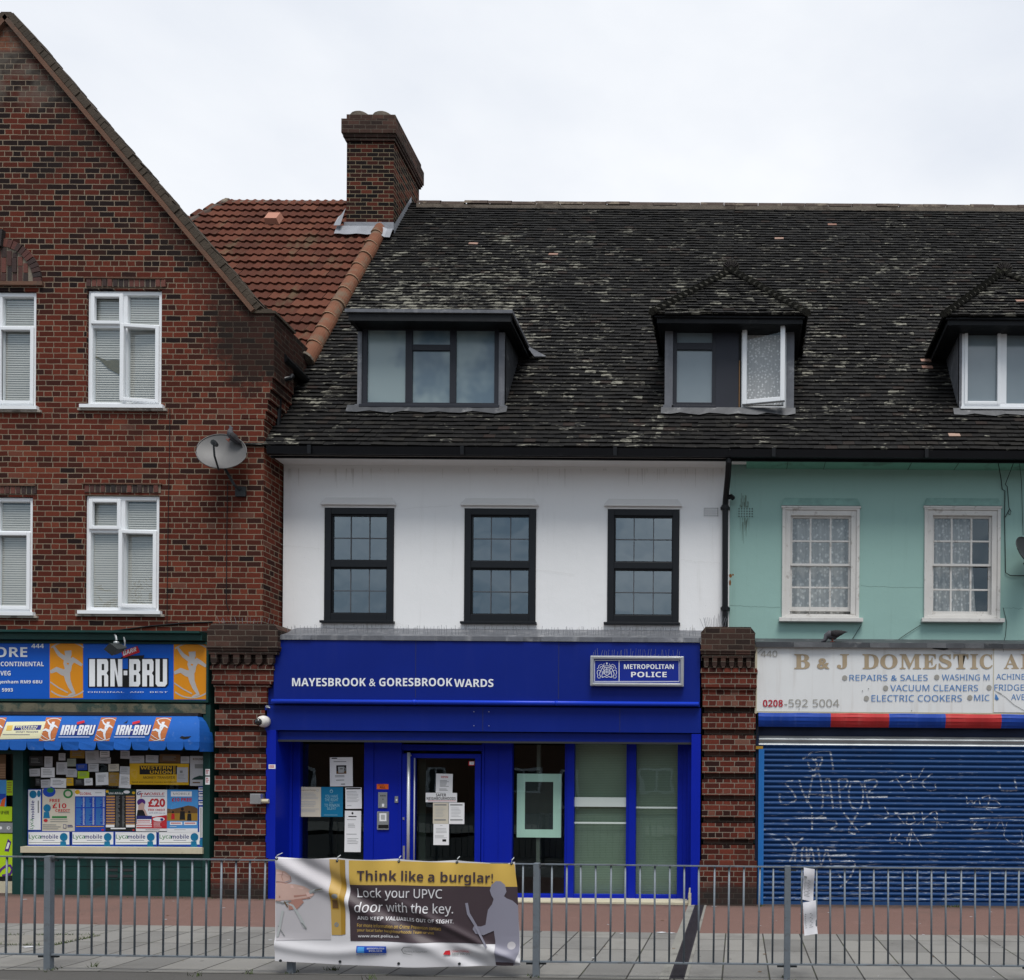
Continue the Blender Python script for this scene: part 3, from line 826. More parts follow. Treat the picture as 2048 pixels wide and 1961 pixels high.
kx0 = pt(503, 628, GY)[0]; kx1 = pt(552, 628, GY)[0]; kz = pt(530, 628, GY)[1]
cp.box(kx0, kx1, GY - .02, .62, kz, kz + .035); cp.box(kx0 + .02, kx1 - .07, GY, .60, kz + .035, kz + .07)
cp.build('gable_coping', M['coping'], house_l); cr.build('creasing_course', M['creasing'], house_l)
# soldier lintels, arch
for i, w in enumerate(wins):
    if i in (2,): continue
    s = MB(); s.box(w[0] - .0, w[1] + .02, GY - .006, GY + .1, w[3] + .035, w[3] + .145, 1)
    xx = w[0] + .004
    while xx < w[1]:
        s.box(xx, xx + .058, GY - .014 + random.gauss(0, .003), GY + .05, w[3] + .04, w[3] + .138, 0, (random.random(), 0, 0, 1)); xx += .0735
    s.box(w[0] - .03, w[1] + .04, GY - .025, GY + .1, w[3] + .145, w[3] + .163, 2)
    s.build('soldier_lintel', [M['block'], M['mortar'], M['creasing']], house_l)
ar = MB(); cx, cz = AX, C1[3] + .12; ro, ri = .60, .49
nb = 26
for k in range(nb):
    a0, a1 = math.pi * k / nb, math.pi * (k + .86) / nb
    P = [(cx + math.cos(a) * r_, cz + math.sin(a) * r_) for a, r_ in ((a0, ri), (a1, ri), (a1, ro), (a0, ro))]
    ar.prism(P, GY - .03 + random.gauss(0, .004), GY + .05, 0, (random.random(), 0, 0, 1))
ar.prism([(cx - .07, cz + ri - .02), (cx + .07, cz + ri - .02), (cx + .09, cz + ro + .1), (cx - .09, cz + ro + .1)], GY - .06, GY + .05)
ar.box(cx - .62, cx + .62, GY - .035, GY + .08, cz - .05, cz, 1)
ar.prism([(cx + math.cos(math.pi * k / 24) * (ro - .01), cz + math.sin(math.pi * k / 24) * (ro - .01)) for k in range(25)], GY - .012, GY + .05, 2)
aro = ar.build('relieving_arch', [M['block'], M['creasing'], M['mortar']], house_l)
ty = MB(); xx = cx - ri + .02; r_i = 0
while xx < cx + ri - .07:
    top = cz + math.sqrt(max(0, ri * ri - max(abs(xx - cx), abs(xx + .062 - cx)) ** 2)) - .012
    zz0 = cz + .01; hh = .105 if r_i % 2 else .2
    while zz0 < top - .02:
        z1_ = min(zz0 + hh, top); ty.box(xx, xx + .062, GY - .022 + random.gauss(0, .003), GY, zz0, z1_, 0, (random.random(), 0, 0, 1)); zz0 = z1_ + .011; hh = .2
    xx += .0745; r_i += 1
ty.build('arch_infill', M['block'], aro)

def upvc_window(parent, w, y, tilt=0, stains=0, blind=True):
    x0, x1, z0, z1 = w
    W, H = x1 - x0, z1 - z0
    xm = x0 + W * .50; zt = z0 + H * .70
    f = MB(); f.frame(x0 + .004, x1 - .004, z0 + .004, z1 - .004, y + .03, y + .11, .055)
    f.box(xm - .035, xm + .02, y + .034, y + .105, z0 + .055, z1 - .055)
    f.box(x0 + .055, xm - .035, y + .037, y + .10, zt - .03, zt + .02); f.box(xm + .02, x1 - .055, y + .037, y + .10, zt - .03, zt + .02)
    win = f.build('window', M['upvc'], parent, bevel=.006)
    s1 = MB(); s1.frame(x0 + .045, xm - .03, zt + .012, z1 - .045, y + .008, y + .06, .05); s1.build('sash', M['upvc'], win, bevel=.008)
    s2 = MB(); a, b, c, d = xm - .03, x1 - .045, z0 + .05, zt - .0
    s2.frame(a, b, c, d, 0, .05, .05)
    ca, sa = math.cos(tilt), math.sin(tilt)
    s2.v = [(b - (b - p[0]) * ca - 0, y + .01 + p[1] - (b - p[0]) * sa, p[2]) for p in s2.v]
    # hinged on the right, left edge swings out
    s2.build('sash', M['upvc'], win, bevel=.008)
    g = MB(); g.front(x0 + .05, x1 - .05, z0 + .05, z1 - .05, y + .075); g.build('glass', M['glass_clear'], win)
    if blind:
        bl = MB(); n = int((H - .1) / .032); drop = 0
        for i in range(n):
            z = z0 + .05 + i * .032
            for (a, b) in ((x0 + .05, xm - .01), (xm - .01, x1 - .05)):
                bl.face([(a, y + .095, z), (b, y + .095, z), (b, y + .103, z + .029), (a, y + .103, z + .029)])
        bl.build('blind', M['blind'], win)
    sl = MB(); sl.box(x0 - .06, x1 + .05, y - .05, y + .05, z0 - .045, z0 + .002); sl.box(x0 - .10, x1 + .09, y - .03, y + .05, z0 - .075, z0 - .045, 1)
    sl.build('sill', [M['upvc'], M['sill']], win)
    return win
for i, w in enumerate(wins):
    wn_ = upvc_window(house_l, w, GY, R([7, 5, 0, 0, 0, 0][i]))
    if i == 0:
        gp = MB(); pz5 = lambda u, v: pt(u / 2.3466, 480 + v / 2.3466, GY + .088)
        gp.face([(x_, GY + .0885, z_) for x_, z_ in [pz5(*q_) for q_ in ((566, 636), (540, 622), (505, 602), (486, 582), (470, 566), (448, 552), (450, 546), (500, 566), (540, 562), (566, 566))][::-1]])
        gp.build('torn_slat_gap', M['torn'], wn_)
rm = MB(); room_shell(rm, 2 * XA + 7.6, -7.6, 3.5, 9.0, GY + .25, 1.3); rm.build('interior', M['room'], house_l)

# red tiled roof beyond the gable
pr = MB(); g = .262; y0r = roof_y(8.05); Nn = Vector((0, -T, 1)).normalized(); Vv = Vector((0, 1, T)).normalized()
Lr = RL - (Vector((0, y0r - YE, roof_z(y0r) - ZE))).length
XV = -6.60
xhip = pt(460, 418, YR)[0]
n = int(Lr / g) + 1
for i in range(n):
    s = i * g; hi = min(s + g + .05, Lr)
    yy = y0r + s / math.hypot(1, T)
    xl = xhip + 1.0 * 0 - max(0, (1 - s / Lr)) * 3.2
    u = xl
    nx = 6; per = .15
    while u < XV:
        b = min(u + .30, XV); tint = (random.random(), 0, 0, 1); jj = random.gauss(0, .003)
        rows = []
        for (vv, base) in ((s - .02, .0), (s - .02, .046), (hi, .006)):
            row = []
            for k in range(nx * 2 + 1):
                uu = u + (b - u) * k / (nx * 2)
                ph = ((uu - xl) / per) % 1.0
                wv = .022 * (math.sin(math.pi * min(ph / .62, 1.0)) if ph < .62 else 0) 
                h = base + (wv if base > 0 else 0) + .035 + jj
                P = Vector((uu, y0r, roof_z(y0r))) + Vv * vv + Nn * h
                row.append(P)
            rows.append(row)
        m_ = nx * 2 + 1
        V_ = rows[0] + rows[1] + rows[2]
        fs = []
        for r_ in (0, 1):
            for k in range(m_ - 1):
                fs.append((r_ * m_ + k, r_ * m_ + k + 1, (r_ + 1) * m_ + k + 1, (r_ + 1) * m_ + k))
        pr.idx(V_, fs, 0, tint)
        u += .30
yb, zb = y0r, roof_z(y0r)
pr.face([(-12, yb, zb + .05), (XV, yb, zb + .05), (XV, YR, ZR + .05), (xhip, YR, ZR + .05)], 1)
pr.face([(-12, 2 * YR - yb, zb), (xhip, YR, ZR), (XV, YR, ZR), (XV, 2 * YR - yb, zb)], 1)
pr.face([(-12, yb, zb), (xhip, YR, ZR), (-12, 2 * YR - yb, zb)], 1)
rr = pr.build('roof', [M['pantile'], M['black_timber']], house_l)
rg = MB(); ridge_run(rg, xhip, -6.75, -.07)
hv = Vector((-12, yb, zb)) - Vector((xhip, YR, ZR))
rg.tube([Vector((xhip, YR, ZR - .03)), Vector((xhip, YR, ZR - .03)) + hv * .5], .11, 8)
rg.build('ridge_tiles', [M['ridge'], M['moss_mortar']], rr)
vt = MB(); vx, vz = pt(548, 446, 4.1)
vp = Vector((vx, roof_y(vz), vz)) + Nn * .07
for (a, b, h0, h1) in ((-.13, .13, 0, .10),):
    V_ = []
    for hh, k in ((0, 1), (h1, .85)):
        for (du, dv_) in ((-.13, -.14), (.13, -.14), (.13, .14), (-.13, .14)):
            V_.append(vp + Vector((du * k, 0, 0)) + Vv * dv_ * k + Nn * hh)
    vt.idx(V_, [(0, 1, 5, 4), (1, 2, 6, 5), (2, 3, 7, 6), (3, 0, 4, 7), (4, 5, 6, 7)])
vt.build('roof_vent', simple('pink vent tile', (.42, .20, .14), .8, .1), rr)
# half round verge tiles running down the slope
vg = MB(); Ov = Vector((XV, y0r, zb)); s = -.1; L_top = (Vector((0, roof_y(12.05) - y0r, 12.05 - zb))).length; k = 0
while s < L_top:
    e = min(s + .43, L_top); r0 = .118; jx = random.gauss(0, .006)
    vg.tube([Ov + Vv * s + Nn * .055 + Vector((jx, 0, 0)), Ov + Vv * (e + .03) + Nn * .04 + Vector((jx, 0, 0))], [r0, r0 - .006], 22, 0)
    vg.tube([Ov + Vv * (s - .006) + Nn * .055 + Vector((jx, 0, 0)), Ov + Vv * (s + .012) + Nn * .055 + Vector((jx, 0, 0))], r0 + .002, 14, 1)
    s += .43
vg.tube([Ov - Vv * .14 + Nn * .09, Ov - Vv * .09 + Nn * .09], .12, 12, 2)
vg.build('verge_tiles', [M['terracotta'], simple('pale joint mortar', (.26, .17, .11), .9, .2), M['moss_mortar']], rr)
# little eave gutter and downpipe in the corner
gu = MB()
ga = Vector((*pt(566, 716, .35)[:1], .35, pt(566, 716, .35)[1]))
gb = Vector((pt(628, 777, 1.30)[0], 1.30, pt(628, 777, 1.30)[1]))
gu.tube([ga, gb], .065, 10)
gu.idx([ga + Vector((-.05, 0, .04)), gb + Vector((-.05, 0, .04)), gb + Vector((-.28, 0, -.12)), ga + Vector((-.28, 0, -.12))], [(0, 1, 2, 3)], 1)
gu.build('gutter', [M['black_plastic'], M['sill']], house_l)
dp = MB(); Dp = lambda px, py, y: Vector((pt(px, py, y)[0], y, pt(px, py, y)[1]))
dp.tube([Dp(585, 752, .5), Dp(580, 757, .42), Dp(565, 760, .36), Dp(560, 764, .36), Dp(557, 850, .36), Dp(556, 856, .36)], .032, 8)
dp.build('downpipe', M['black_plastic'], house_l)

# left pilaster
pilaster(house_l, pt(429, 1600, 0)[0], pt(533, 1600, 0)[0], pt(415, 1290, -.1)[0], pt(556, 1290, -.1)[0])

# ---- newsagent shopfront
SY = .10
sf = MB()
fx0, fx1 = -13.4, pt(416, 1340, SY)[0]
z = lambda py, y=SY, px=220: pt(px, py, y)[1]
sf.box(fx0, fx1 + .0, SY - .14, SY + .3, z(1283), z(1270)); sf.box(fx0, fx1, SY - .20, SY + .3, z(1270), z(1266))
sf.box(fx0, pt(422, 1340, SY)[0], SY + .0, SY + .3, z(1409), z(1283))
sf.box(fx0, fx1, SY - .05, SY + .3, z(1427), z(1408), 1)
sf.box(pt(409, 1600, SY)[0], pt(423, 1600, SY)[0], SY - .04, SY + .3, -.1, z(1409))
sf.box(pt(29, 1600, SY)[0], pt(49, 1600, SY)[0], SY - .03, SY + .3, -.1, z(1427))
sf.box(pt(49, 1600, SY)[0], pt(409, 1600, SY)[0], SY + .06, SY + .3, z(1500), z(1427))
sf.box(fx0, pt(-160, 1600, SY)[0], SY, SY + .3, -.1, z(1427))
shopfront = sf.build('shopfront', [M['dk_green'], M['old_wood']], house_l)
rs = MB(); rx0, rx1, _, _ = rect(26, 1706, 421, 1790, SY)
rs.box(rx0, rx1, SY - .01, SY + .3, -.1, z(1706)); ln = Ink(rs, plane_at(SY - .01), 1, 0, 0, .001)
rs.build('stall_riser', M['dk_green_flat'], shopfront)
gv = MB()
for i, py in enumerate((1738, 1750)):
    a, b, c, d = rect(211, py, 266, py + 5, SY - .012); gv.box(a, b, SY - .014, SY, c, d)
    a, b, c, d = rect(236, py - 1, 241, py + 6, SY - .012); gv.box(a, b, SY - .018, SY, c, d, 1)
gv.build('vent_grille', [M['paper_dark'], M['dk_green']], shopfront)
gr = MB()
for py in (1708, 1733, 1759):
    a, b, c, d = rect(49, py, 409, py + .8, SY - .0105); gr.box(a, b, SY - .013, SY, c, d)
gr.build('board_joint', M['black_plastic'], shopfront)
ws = MB(); a, b, c, d = rect(49, 1694, 411, 1706, SY); ws.box(a, b, SY - .07, SY + .1, c, d); ws.build('window_sill', M['cream_wood'], shopfront)
wg = MB(); a, b, c, d = rect(49, 1500, 409, 1694, SY); wg.front(a, b, c, d, SY + .03); wg.build('glass', M['glass_notice'], shopfront)
si = MB(); room_shell(si, -13.3, pt(424, 1600, SY)[0], -.05, 3.3, SY + .31, 2.4); si.build('shop_interior', M['dark_in'], house_l)
# doorway on the far left
dr = MB(); a, b, c, d = rect(-120, 1500, 29, 1800, SY); dr.frame(a, b, -.05, d, SY + .10, SY + .16, .05)
door_l = dr.build('door', M['dk_green'], house_l)
dg = MB(); dg.front(a + .05, b - .05, .3, d - .05, SY + .14); dg.build('glass', M['glass_shop'], door_l)
dpn = MB(); a2, b2, c2, d2 = rect(-110, 1763, 29, 1786, SY + .09); dpn.box(a2, b2, SY + .08, SY + .14, c2, d2); dpn.build('kick_panel', M['cream_wood'], door_l)

# ================================================================== white rendered house (police office)
XW0, XW1 = -6.55, pt(1459, 1100, WY)[0]
ZS = zy(937, WY)
house_m = thing('white_rendered_house', 'white rendered shop house with black windows above a deep blue shopfront', 'house', ((XW0 + XW1) / 2, WY, 0))
PW = [rect(649.5, 1018, 788, 1243.5, WY), rect(929, 1018, 1072, 1245.5, WY), rect(1215, 1018, 1358.5, 1246, WY)]
ztop = sum(w[3] for w in PW) / 3; zbot = sum(w[2] for w in PW) / 3
PW = [(w[0], w[1], zbot + (w[2] - zbot) * .3, ztop + (w[3] - ztop) * .3) for w in PW]
mb = MB(); wall(mb, XW0, XW1, 3.40, ZS + .05, WY, PW, .12)
mb.build('wall', M['white_render'], house_m)
mb = MB(); mb.face([(XW0, 9, 0), (XW0, 9, 6.2), (XW1, 9, 6.2), (XW1, 9, 0)]); mb.build('rear_wall', M['white_render'], house_m)
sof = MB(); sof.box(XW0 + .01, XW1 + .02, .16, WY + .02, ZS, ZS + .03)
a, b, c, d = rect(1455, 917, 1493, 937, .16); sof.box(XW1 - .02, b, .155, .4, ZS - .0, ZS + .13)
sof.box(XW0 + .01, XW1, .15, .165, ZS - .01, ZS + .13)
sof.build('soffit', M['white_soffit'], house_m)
rm = MB(); room_shell(rm, XW0 + .05, XW1 - .05, 3.45, ZS, WY + .13, 4.5); rm.build('interior', M['dark_in'], house_m)

def casement(parent, w, y, tilt):
    x0, x1, z0, z1 = w; fw = .095
    f = MB(); f.frame(x0, x1, z0, z1, y - .02, y + .07, fw, wb=.11)
    zm = z0 + (z1 - z0) * .505
    f.box(x0 + fw, x1 - fw, y - .018, y + .068, zm - .048, zm + .048)
    win = f.build('window', M['black_frame'], parent, bevel=.006)
    ins = MB()
    for (a, b) in ((zm + .048, z1 - fw), (z0 + .11, zm - .048)):
        ins.frame(x0 + fw, x1 - fw, a, b, y + .004, y + .05, .016)
    ins.build('bead', M['black_plastic'], win)
    for k, (a, b) in enumerate(((zm + .048, z1 - fw), (z0 + .11, zm - .048))):
        gq = MB(); gq.front(x0 + fw + .01, x1 - fw - .01, a + .01, b - .01, y + .03)
        gq.v = [(p[0], p[1] + (p[0] - x0) * tilt[k] * .02, p[2]) for p in gq.v]
        gq.build('glass', M['glass_dark'], win)
        gb_ = MB(); W = x1 - x0 - 2 * fw
        for i in (1, 2):
            xx = x0 + fw + W * i / 3; gb_.box(xx - .006, xx + .006, y + .022, y + .028, a + .016, b - .016)
        gb_.box(x0 + fw + .016, x1 - fw - .016, y + .0215, y + .0275, (a + b) / 2 - .006, (a + b) / 2 + .006)
        gb_.build('glazing_bar', M['muntin_grey'], win)
    s = MB(); s.box(x0 - .04, x1 + .02, y - .07, y + .06, z0 - .032, z0 + .002); s.build('sill', M['black_frame'], win, bevel=.004)
    h = MB(); h.prism([(x0 - .05, z1 + .035), (x1 + .035, z1 + .035), (x1 + .03, z1 + .06), (x0 - .045, z1 + .06)], y - .05, y + .0)
    h.idx([(x0 - .045, y - .05, z1 + .06), (x1 + .03, y - .05, z1 + .06), (x1 - .03, y, z1 + .15), (x0 + .01, y, z1 + .15), (x0 - .045, y, z1 + .06), (x1 + .03, y, z1 + .06)], [(0, 1, 2, 3), (0, 3, 4), (1, 5, 2)])
    h.box(x0 - .01, x1 + .01, y - .015, y + .0, z1 + .0, z1 + .035)
    h.build('drip_hood', M['white_soffit'], win)
for w, tl in zip(PW, ((.2, -.3), (-.2, .3), (.1, .25))):
    casement(house_m, w, WY, tl)

def airbrick(parent, px0, py0, px1, py1, y, mat):
    a, b, c, d = rect(px0, py0, px1, py1, y)
    m = MB(); m.box(a, b, y - .006, y + .02, c, d)
    for i in range(6):
        for j in range(4):
            cx_, cz_ = a + (b - a) * (i + .5) / 6, c + (d - c) * (j + .5) / 4
            m.front(cx_ - .0085, cx_ + .0085, cz_ - .0085, cz_ + .0085, y - .0085, 1)
    m.build('air_brick', [mat, M['paper_dark']], parent)
wd_ = MB(); ik = Ink(wd_, plane_at(WY), off=.0008, step=.00005)
for w0_, w1_ in ((643, 790), (922, 1074), (1208, 1361)):
    for k_ in range(22):
        px = w0_ + (w1_ - w0_) * (random.random() ** (1.8 if k_ % 2 else .55)); L_ = 4 + random.random() ** 2 * 30
        ik.stroke([(px, 1248), (px + random.gauss(0, .4), 1248 + L_)], [.5 + random.random() * 1.6, .3], 0)
for k_ in range(60):
    px = 566 + random.random() * 880; L_ = 4 + random.random() ** 2 * 36
    ik.stroke([(px, 938), (px + random.gauss(0, .5), 938 + L_)], [.5 + random.random() * 2.2, .3], 0)
for k_ in range(46):
    px = 572 + random.random() * 820; L_ = 3 + random.random() ** 2 * 14
    ik.stroke([(px, 1266), (px + random.gauss(0, .8), 1266 - L_)], [.5 + random.random() * 3, .3], 1)
for p0_, p1_ in (((790, 1246), (850, 1268)), ((790, 1020), (905, 1012)), ((1072, 1140), (1150, 1150)), ((560, 1090), (640, 1098)), ((1361, 1120), (1440, 1128))):
    ik.stroke([(p0_[0] + (p1_[0] - p0_[0]) * i_ / 16, p0_[1] + (p1_[1] - p0_[1]) * i_ / 16 + random.gauss(0, .9)) for i_ in range(17)], .35, 0)
wd_.build('drip_stain', [simple('grey drip stain', (.66, .655, .64), .9, .1), simple('splash stain', (.60, .59, .57), .9, .1)], house_m)
airbrick(house_m, 1407, 1015.5, 1437.5, 1034.5, WY, M['white_render'])

# roof of the white house with its chimney
rf = MB(); main_roof(rf, XW0 - .35, XW1); roof_m = rf.build('roof', [M['tile'], M['black_timber']], house_m)
rg = MB(); ridge_run(rg, -6.2, XW1 + .014, -.045); rg.build('ridge_tiles', [M['ridge'], M['moss_mortar']], roof_m)
gt = MB()
def gutter_run(mb, x0, x1):
    prof = [(-.0, .0), (-.02, -.08), (-.10, -.085), (-.12, .015), (-.11, .015), (-.094, -.072), (-.03, -.07), (-.012, .0)]
    y0_, z0_ = .155, ZE - .035
    V_ = [(x, y0_ + a, z0_ + b) for x in (x0, x1) for a, b in prof]; n_ = len(prof)
    mb.idx(V_, [(i, (i + 1) % n_, n_ + (i + 1) % n_, n_ + i) for i in range(n_)] + [tuple(range(n_)), tuple(range(2 * n_ - 1, n_ - 1, -1))])
    mb.box(x0, x1, .157, .18, ZE - .14, ZE - .0)
    x = x0 + .6
    while x < x1:
        mb.box(x - .025, x + .025, .015, .03, ZE - .125, ZE - .01); x += 2.1
gutter_run(gt, pt(533, 905, .05)[0], XW1); gt.build('gutter', M['black_plastic'], house_m)
dpp = MB(); q = lambda px, py, y: (pt(px, py, y)[0], y, pt(px, py, y)[1])
dpp.tube([q(1457.5, 905, .12), q(1457.5, 925, .12), q(1456, 952, .25), q(1451.5, 998, .46), q(1450.5, 1015, .49), q(1450, 1258, .49)], .043, 10)
for py in (1016, 1218): dpp.tube([q(1450.3, py - 4, .49), q(1450.3, py + 4, .49)], .056, 10); 
for py in (1017, 1218): dpp.box(pt(1441, py, .5)[0], pt(1460, py, .5)[0], .48, .55, zy(py + 2, .5), zy(py - 2, .5))
dpp.tube([q(1454, 996, .45), q(1463, 993, .42), q(1466, 997, .46)], .035, 8)
dpp.build('downpipe', M['black_plastic'], house_m, smooth=False)

CHY = 3.93
ca, cb = pt(693, 400, CHY)[0], pt(787, 400, CHY)[0]
ch = MB(); ch.box(ca, cb, CHY, CHY + 1.25, 11.4, pt(740, 285, CHY)[1])
chimney = ch.build('chimney', M['brick_chim'], house_m)
hd = MB(); zc = lambda py: pt(740, py, CHY)[1]
hd.box(ca - .02, cb + .03, CHY - .03, CHY + 1.28, zc(284), zc(278)); hd.box(ca - .05, cb + .05, CHY - .05, CHY + 1.30, zc(278), zc(272))
hd.box(ca - .07, cb + .065, CHY - .075, CHY + 1.33, zc(272), zc(244)); hd.box(ca - .0, cb + .03, CHY - .02, CHY + 1.27, zc(244), zc(231))
hd.build('chimney_head', M['brick_cap'], chimney)
pots = MB()
for px in (724, 769):
    xx = pt(px, 225, CHY + .3)[0]; zp = lambda py, dy: pt(740, py, CHY + dy * .35)[1]
    pots.tube([(xx, CHY + .3, zc(236)), (xx, CHY + .3, zp(223, .3)), (xx, CHY + .3, zp(218, .3)), (xx, CHY + .3, zp(216, .3))], [.21, .205, .15, .07], 18)
pots.box(ca + .03, cb, CHY + .02, CHY + 1.2, zc(231), zc(229))
pots.build('chimney_pots', M['moss_mortar'], chimney)
fl = MB(); fx = [pt(p, 450, CHY)[0] for p in (678, 690, 790, 800)]
yb0 = roof_y(zc(452)); 
V0 = Vector((0, 1, T)).normalized(); N0 = Vector((0, -T, 1)).normalized()
fl.box(ca - .03, cb + .02, CHY - .035, CHY + .02, zc(462), zc(447))
pb = Vector((0, CHY, roof_z(CHY)))
xsf = [ca - .13 + (cb + .14 - ca) * k_ / 10 for k_ in range(11)]
for xa_, xb_ in zip(xsf, xsf[1:]):
    P_ = lambda x_, s_, h_: Vector((x_, 0, 0)) + pb + V0 * s_ + N0 * h_
    ha, hb = (.115 if x_ < XV + .1 else .07 for x_ in (xa_, xb_))
    w_ = .02 * math.sin(xa_ * 17); w2_ = .02 * math.sin(xb_ * 17)
    fl.idx([P_(xa_, -.20 + w_, ha), P_(xb_, -.20 + w2_, hb), P_(xb_, .06, hb + .03), P_(xa_, .06, ha + .03)], [(0, 1, 2, 3)])
# torn upstand on the left and step flashing on the right
fl.idx([P_(ca - .02, -.06, .20), P_(ca - .16, -.02, .18), P_(ca - .13, .22, .22), P_(ca - .05, .42, .24), P_(ca - .01, .40, .30)], [(0, 1, 2, 3, 4)])
fl.idx([(cb + .012, CHY, zc(450)), (cb + .012, YR, ZR + .14), (cb + .012, YR, ZR - .1), (cb + .012, CHY, zc(475))], [(0, 1, 2, 3)])
fl.build('lead_flashing', simple('pale lead', (.25, .26, .285), .55, .25, 6, .4, 14, metal=.15), chimney)

# ---------------- dormers
DY = .62
def cheeks(mb, x, z0, z1, y0, m=0, t=.03):
    mb.idx([(x, y0, z0), (x, roof_y(z1), z1), (x, y0, z1), (x + t, y0, z0), (x + t, roof_y(z1), z1), (x + t, y0, z1)], [(0, 1, 2), (3, 5, 4), (0, 2, 5, 3), (1, 4, 5, 2)], m)
def apron(parent, x0, x1, z0, name='lead_apron'):
    a = MB(); n = 14; y = roof_y(z0)
    for i in range(n):
        xa, xb = x0 + (x1 - x0) * i / n, x0 + (x1 - x0) * (i + 1) / n
        d0, d1 = .11 + .025 * math.sin(i * 2.1) + .01 * math.sin(i * 5), .11 + .025 * math.sin((i + 1) * 2.1) + .01 * math.sin((i + 1) * 5)
        P = lambda x, s, h: Vector((x, y, z0)) + V0 * s + N0 * h
        a.idx([P(xa, -d0, .040), P(xb, -d1, .040), P(xb, .02, .06), P(xa, .02, .06)], [(0, 1, 2, 3)])
    return a.build(name, M['lead_dark'], parent)

# dormer 1: flat black roof
ex0, ex1 = pt(697, 632, .33)[0], pt(1022, 632, .33)[0]
zf1 = zy(632, .33); zf0 = zf1 - .105
d1z0 = zy(820, DY) + .02; d1z1 = zf0
o = MB(); o.box(ex0, ex1, .33, .40, zf0, zf1); o.box(ex0, ex1, .40, roof_y(zf1) + .1, zf0 + .03, zf1)
o.box(ex0, ex0 + .05, .40, roof_y(zf0) + .05, zf0, zf1 - .003); o.box(ex1 - .05, ex1, .40, roof_y(zf0) + .05, zf0, zf1 - .003)
dormer = o.build('dormer', M['black_timber'], house_m)
o = MB(); o.box(ex0 - .04, ex1 + .03, .30, roof_y(zf1) + .2, zf1, zf1 + .045)
o.idx([(ex1 - .02, 1.25, zf1 + .03), (ex1 + .10, 1.3, zf1 - .12), (ex1 + .26, 1.42, zf1 - .06), (ex1 + .05, 1.45, zf1 + .06)], [(0, 1, 2, 3)])
o.build('lead_roof', M['lead'], dormer)
wx0, wx1 = pt(725, 730, DY)[0], pt(998.7, 730, DY)[0]
cx0, cx1 = pt(715, 730, DY - .03)[0], pt(1009, 730, DY - .03)[0]
o = MB(); cheeks(o, cx1 - .03, d1z0 - .05, d1z1, DY, 1); o.box(wx1, cx1, DY - .03, DY + .05, d1z0 - .03, d1z1 - .02); o.box(wx1 + .0, cx1 + .03, DY - .05, DY, d1z0 - .06, d1z0)
o.build('lead_cheek', [M['lead'], M['lead_dark']], dormer)
o = MB(); cheeks(o, cx0, d1z0 - .05, d1z1, DY, 1); o.box(cx0, wx0, DY - .03, DY + .05, d1z0 - .03, d1z1 - .02); o.box(cx0 - .03, wx0, DY - .05, DY, d1z0 - .06, d1z0)
o.build('lead_cheek', [M['lead'], M['lead_dark']], dormer)
fz0, fz1 = d1z0, zy(655, DY)
o = MB(); o.frame(wx0, wx1, fz0, fz1 + .01, DY - .01, DY + .05, .07, wb=.05)
m1, m2 = pt(818, 730, DY)[0], pt(906, 730, DY)[0]
o.box(m1 - .05, m1 + .05, DY - .008, DY + .048, fz0 + .05, fz1 - .06); o.box(m2 - .045, m2 + .045, DY - .008, DY + .048, fz0 + .05, fz1 - .06)
zt_ = zy(700, DY); o.box(m1 + .05, m2 - .045, DY - .006, DY + .046, zt_ - .043, zt_ + .043)
o.box(wx0 - .02, wx1 + .02, DY - .07, DY, fz0 - .045, fz0)
o.box(wx0, wx1, DY + .0, DY + .05, fz1 + .01, d1z1 + .02)
win = o.build('window', M['grey_frame'], dormer, bevel=.005)
o = MB(); o.front(wx0 + .05, wx1 - .05, fz0 + .04, fz1 - .04, DY + .02); o.build('glass', M['glass_frost'], win)
apron(dormer, pt(690, 830, .5)[0], pt(1012, 830, .5)[0], d1z0 - .06)

# ================================================================== green rendered house (right)
XG1 = 7.2
house_g = thing('green_rendered_house', 'sea green rendered shop house with old white sash windows and a shuttered shop', 'house', (3.4, WY, 0))
GW = [rect(1564, 1015, 1718.5, 1238, WY), rect(1848, 1015, 2000, 1239, WY)]
GW.append((GW[1][0] + 1.95, GW[1][1] + 1.95, GW[1][2], GW[1][3]))
mb = MB(); wall(mb, XW1, XG1, 3.40, ZS + .06, WY, GW, .14)
mb.face([(XG1, WY, 0), (XG1, WY, 6.2), (XG1, 9, 6.2), (XG1, 9, 0)]); mb.face([(XW1, 9, 0), (XW1, 9, 6.2), (XG1, 9, 6.2), (XG1, 9, 0)])
mb.build('wall', M['green_render'], house_g)
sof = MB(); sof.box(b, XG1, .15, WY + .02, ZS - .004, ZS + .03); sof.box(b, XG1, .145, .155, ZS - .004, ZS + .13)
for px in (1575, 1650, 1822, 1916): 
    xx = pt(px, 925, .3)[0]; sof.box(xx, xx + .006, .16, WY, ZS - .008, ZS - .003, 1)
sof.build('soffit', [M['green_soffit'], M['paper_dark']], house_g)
rm = MB(); room_shell(rm, XW1 + .05, XG1 - .05, 3.45, ZS, WY + .15, 4.5); rm.build('interior', M['room'], house_g)
airbrick(house_g, 1475.5, 1016, 1507, 1036, WY, M['green_render'])
rstn = MB(); ik = Ink(rstn, plane_at(WY), off=.0008)
for i in range(26):
    px = 1480 + random.random() * 18; py = 985 + random.random() * 70
    ik.stroke([(px, py), (px + random.gauss(0, .4), py + 14 + random.random() * 30)], [.5 + random.random() * 1.2, .3], 0)
mk_ = []
for (px, py, rx_, ry_) in ((1461, 1152, 3, 4), (1460, 1166, 2.2, 6), (1466, 1150, 1.8, 2)): mk_.append((px, py, rx_, ry_))
rstn.build('drip_stain', simple('dark drip stain', (.10, .13, .10), .9, .3), house_g)
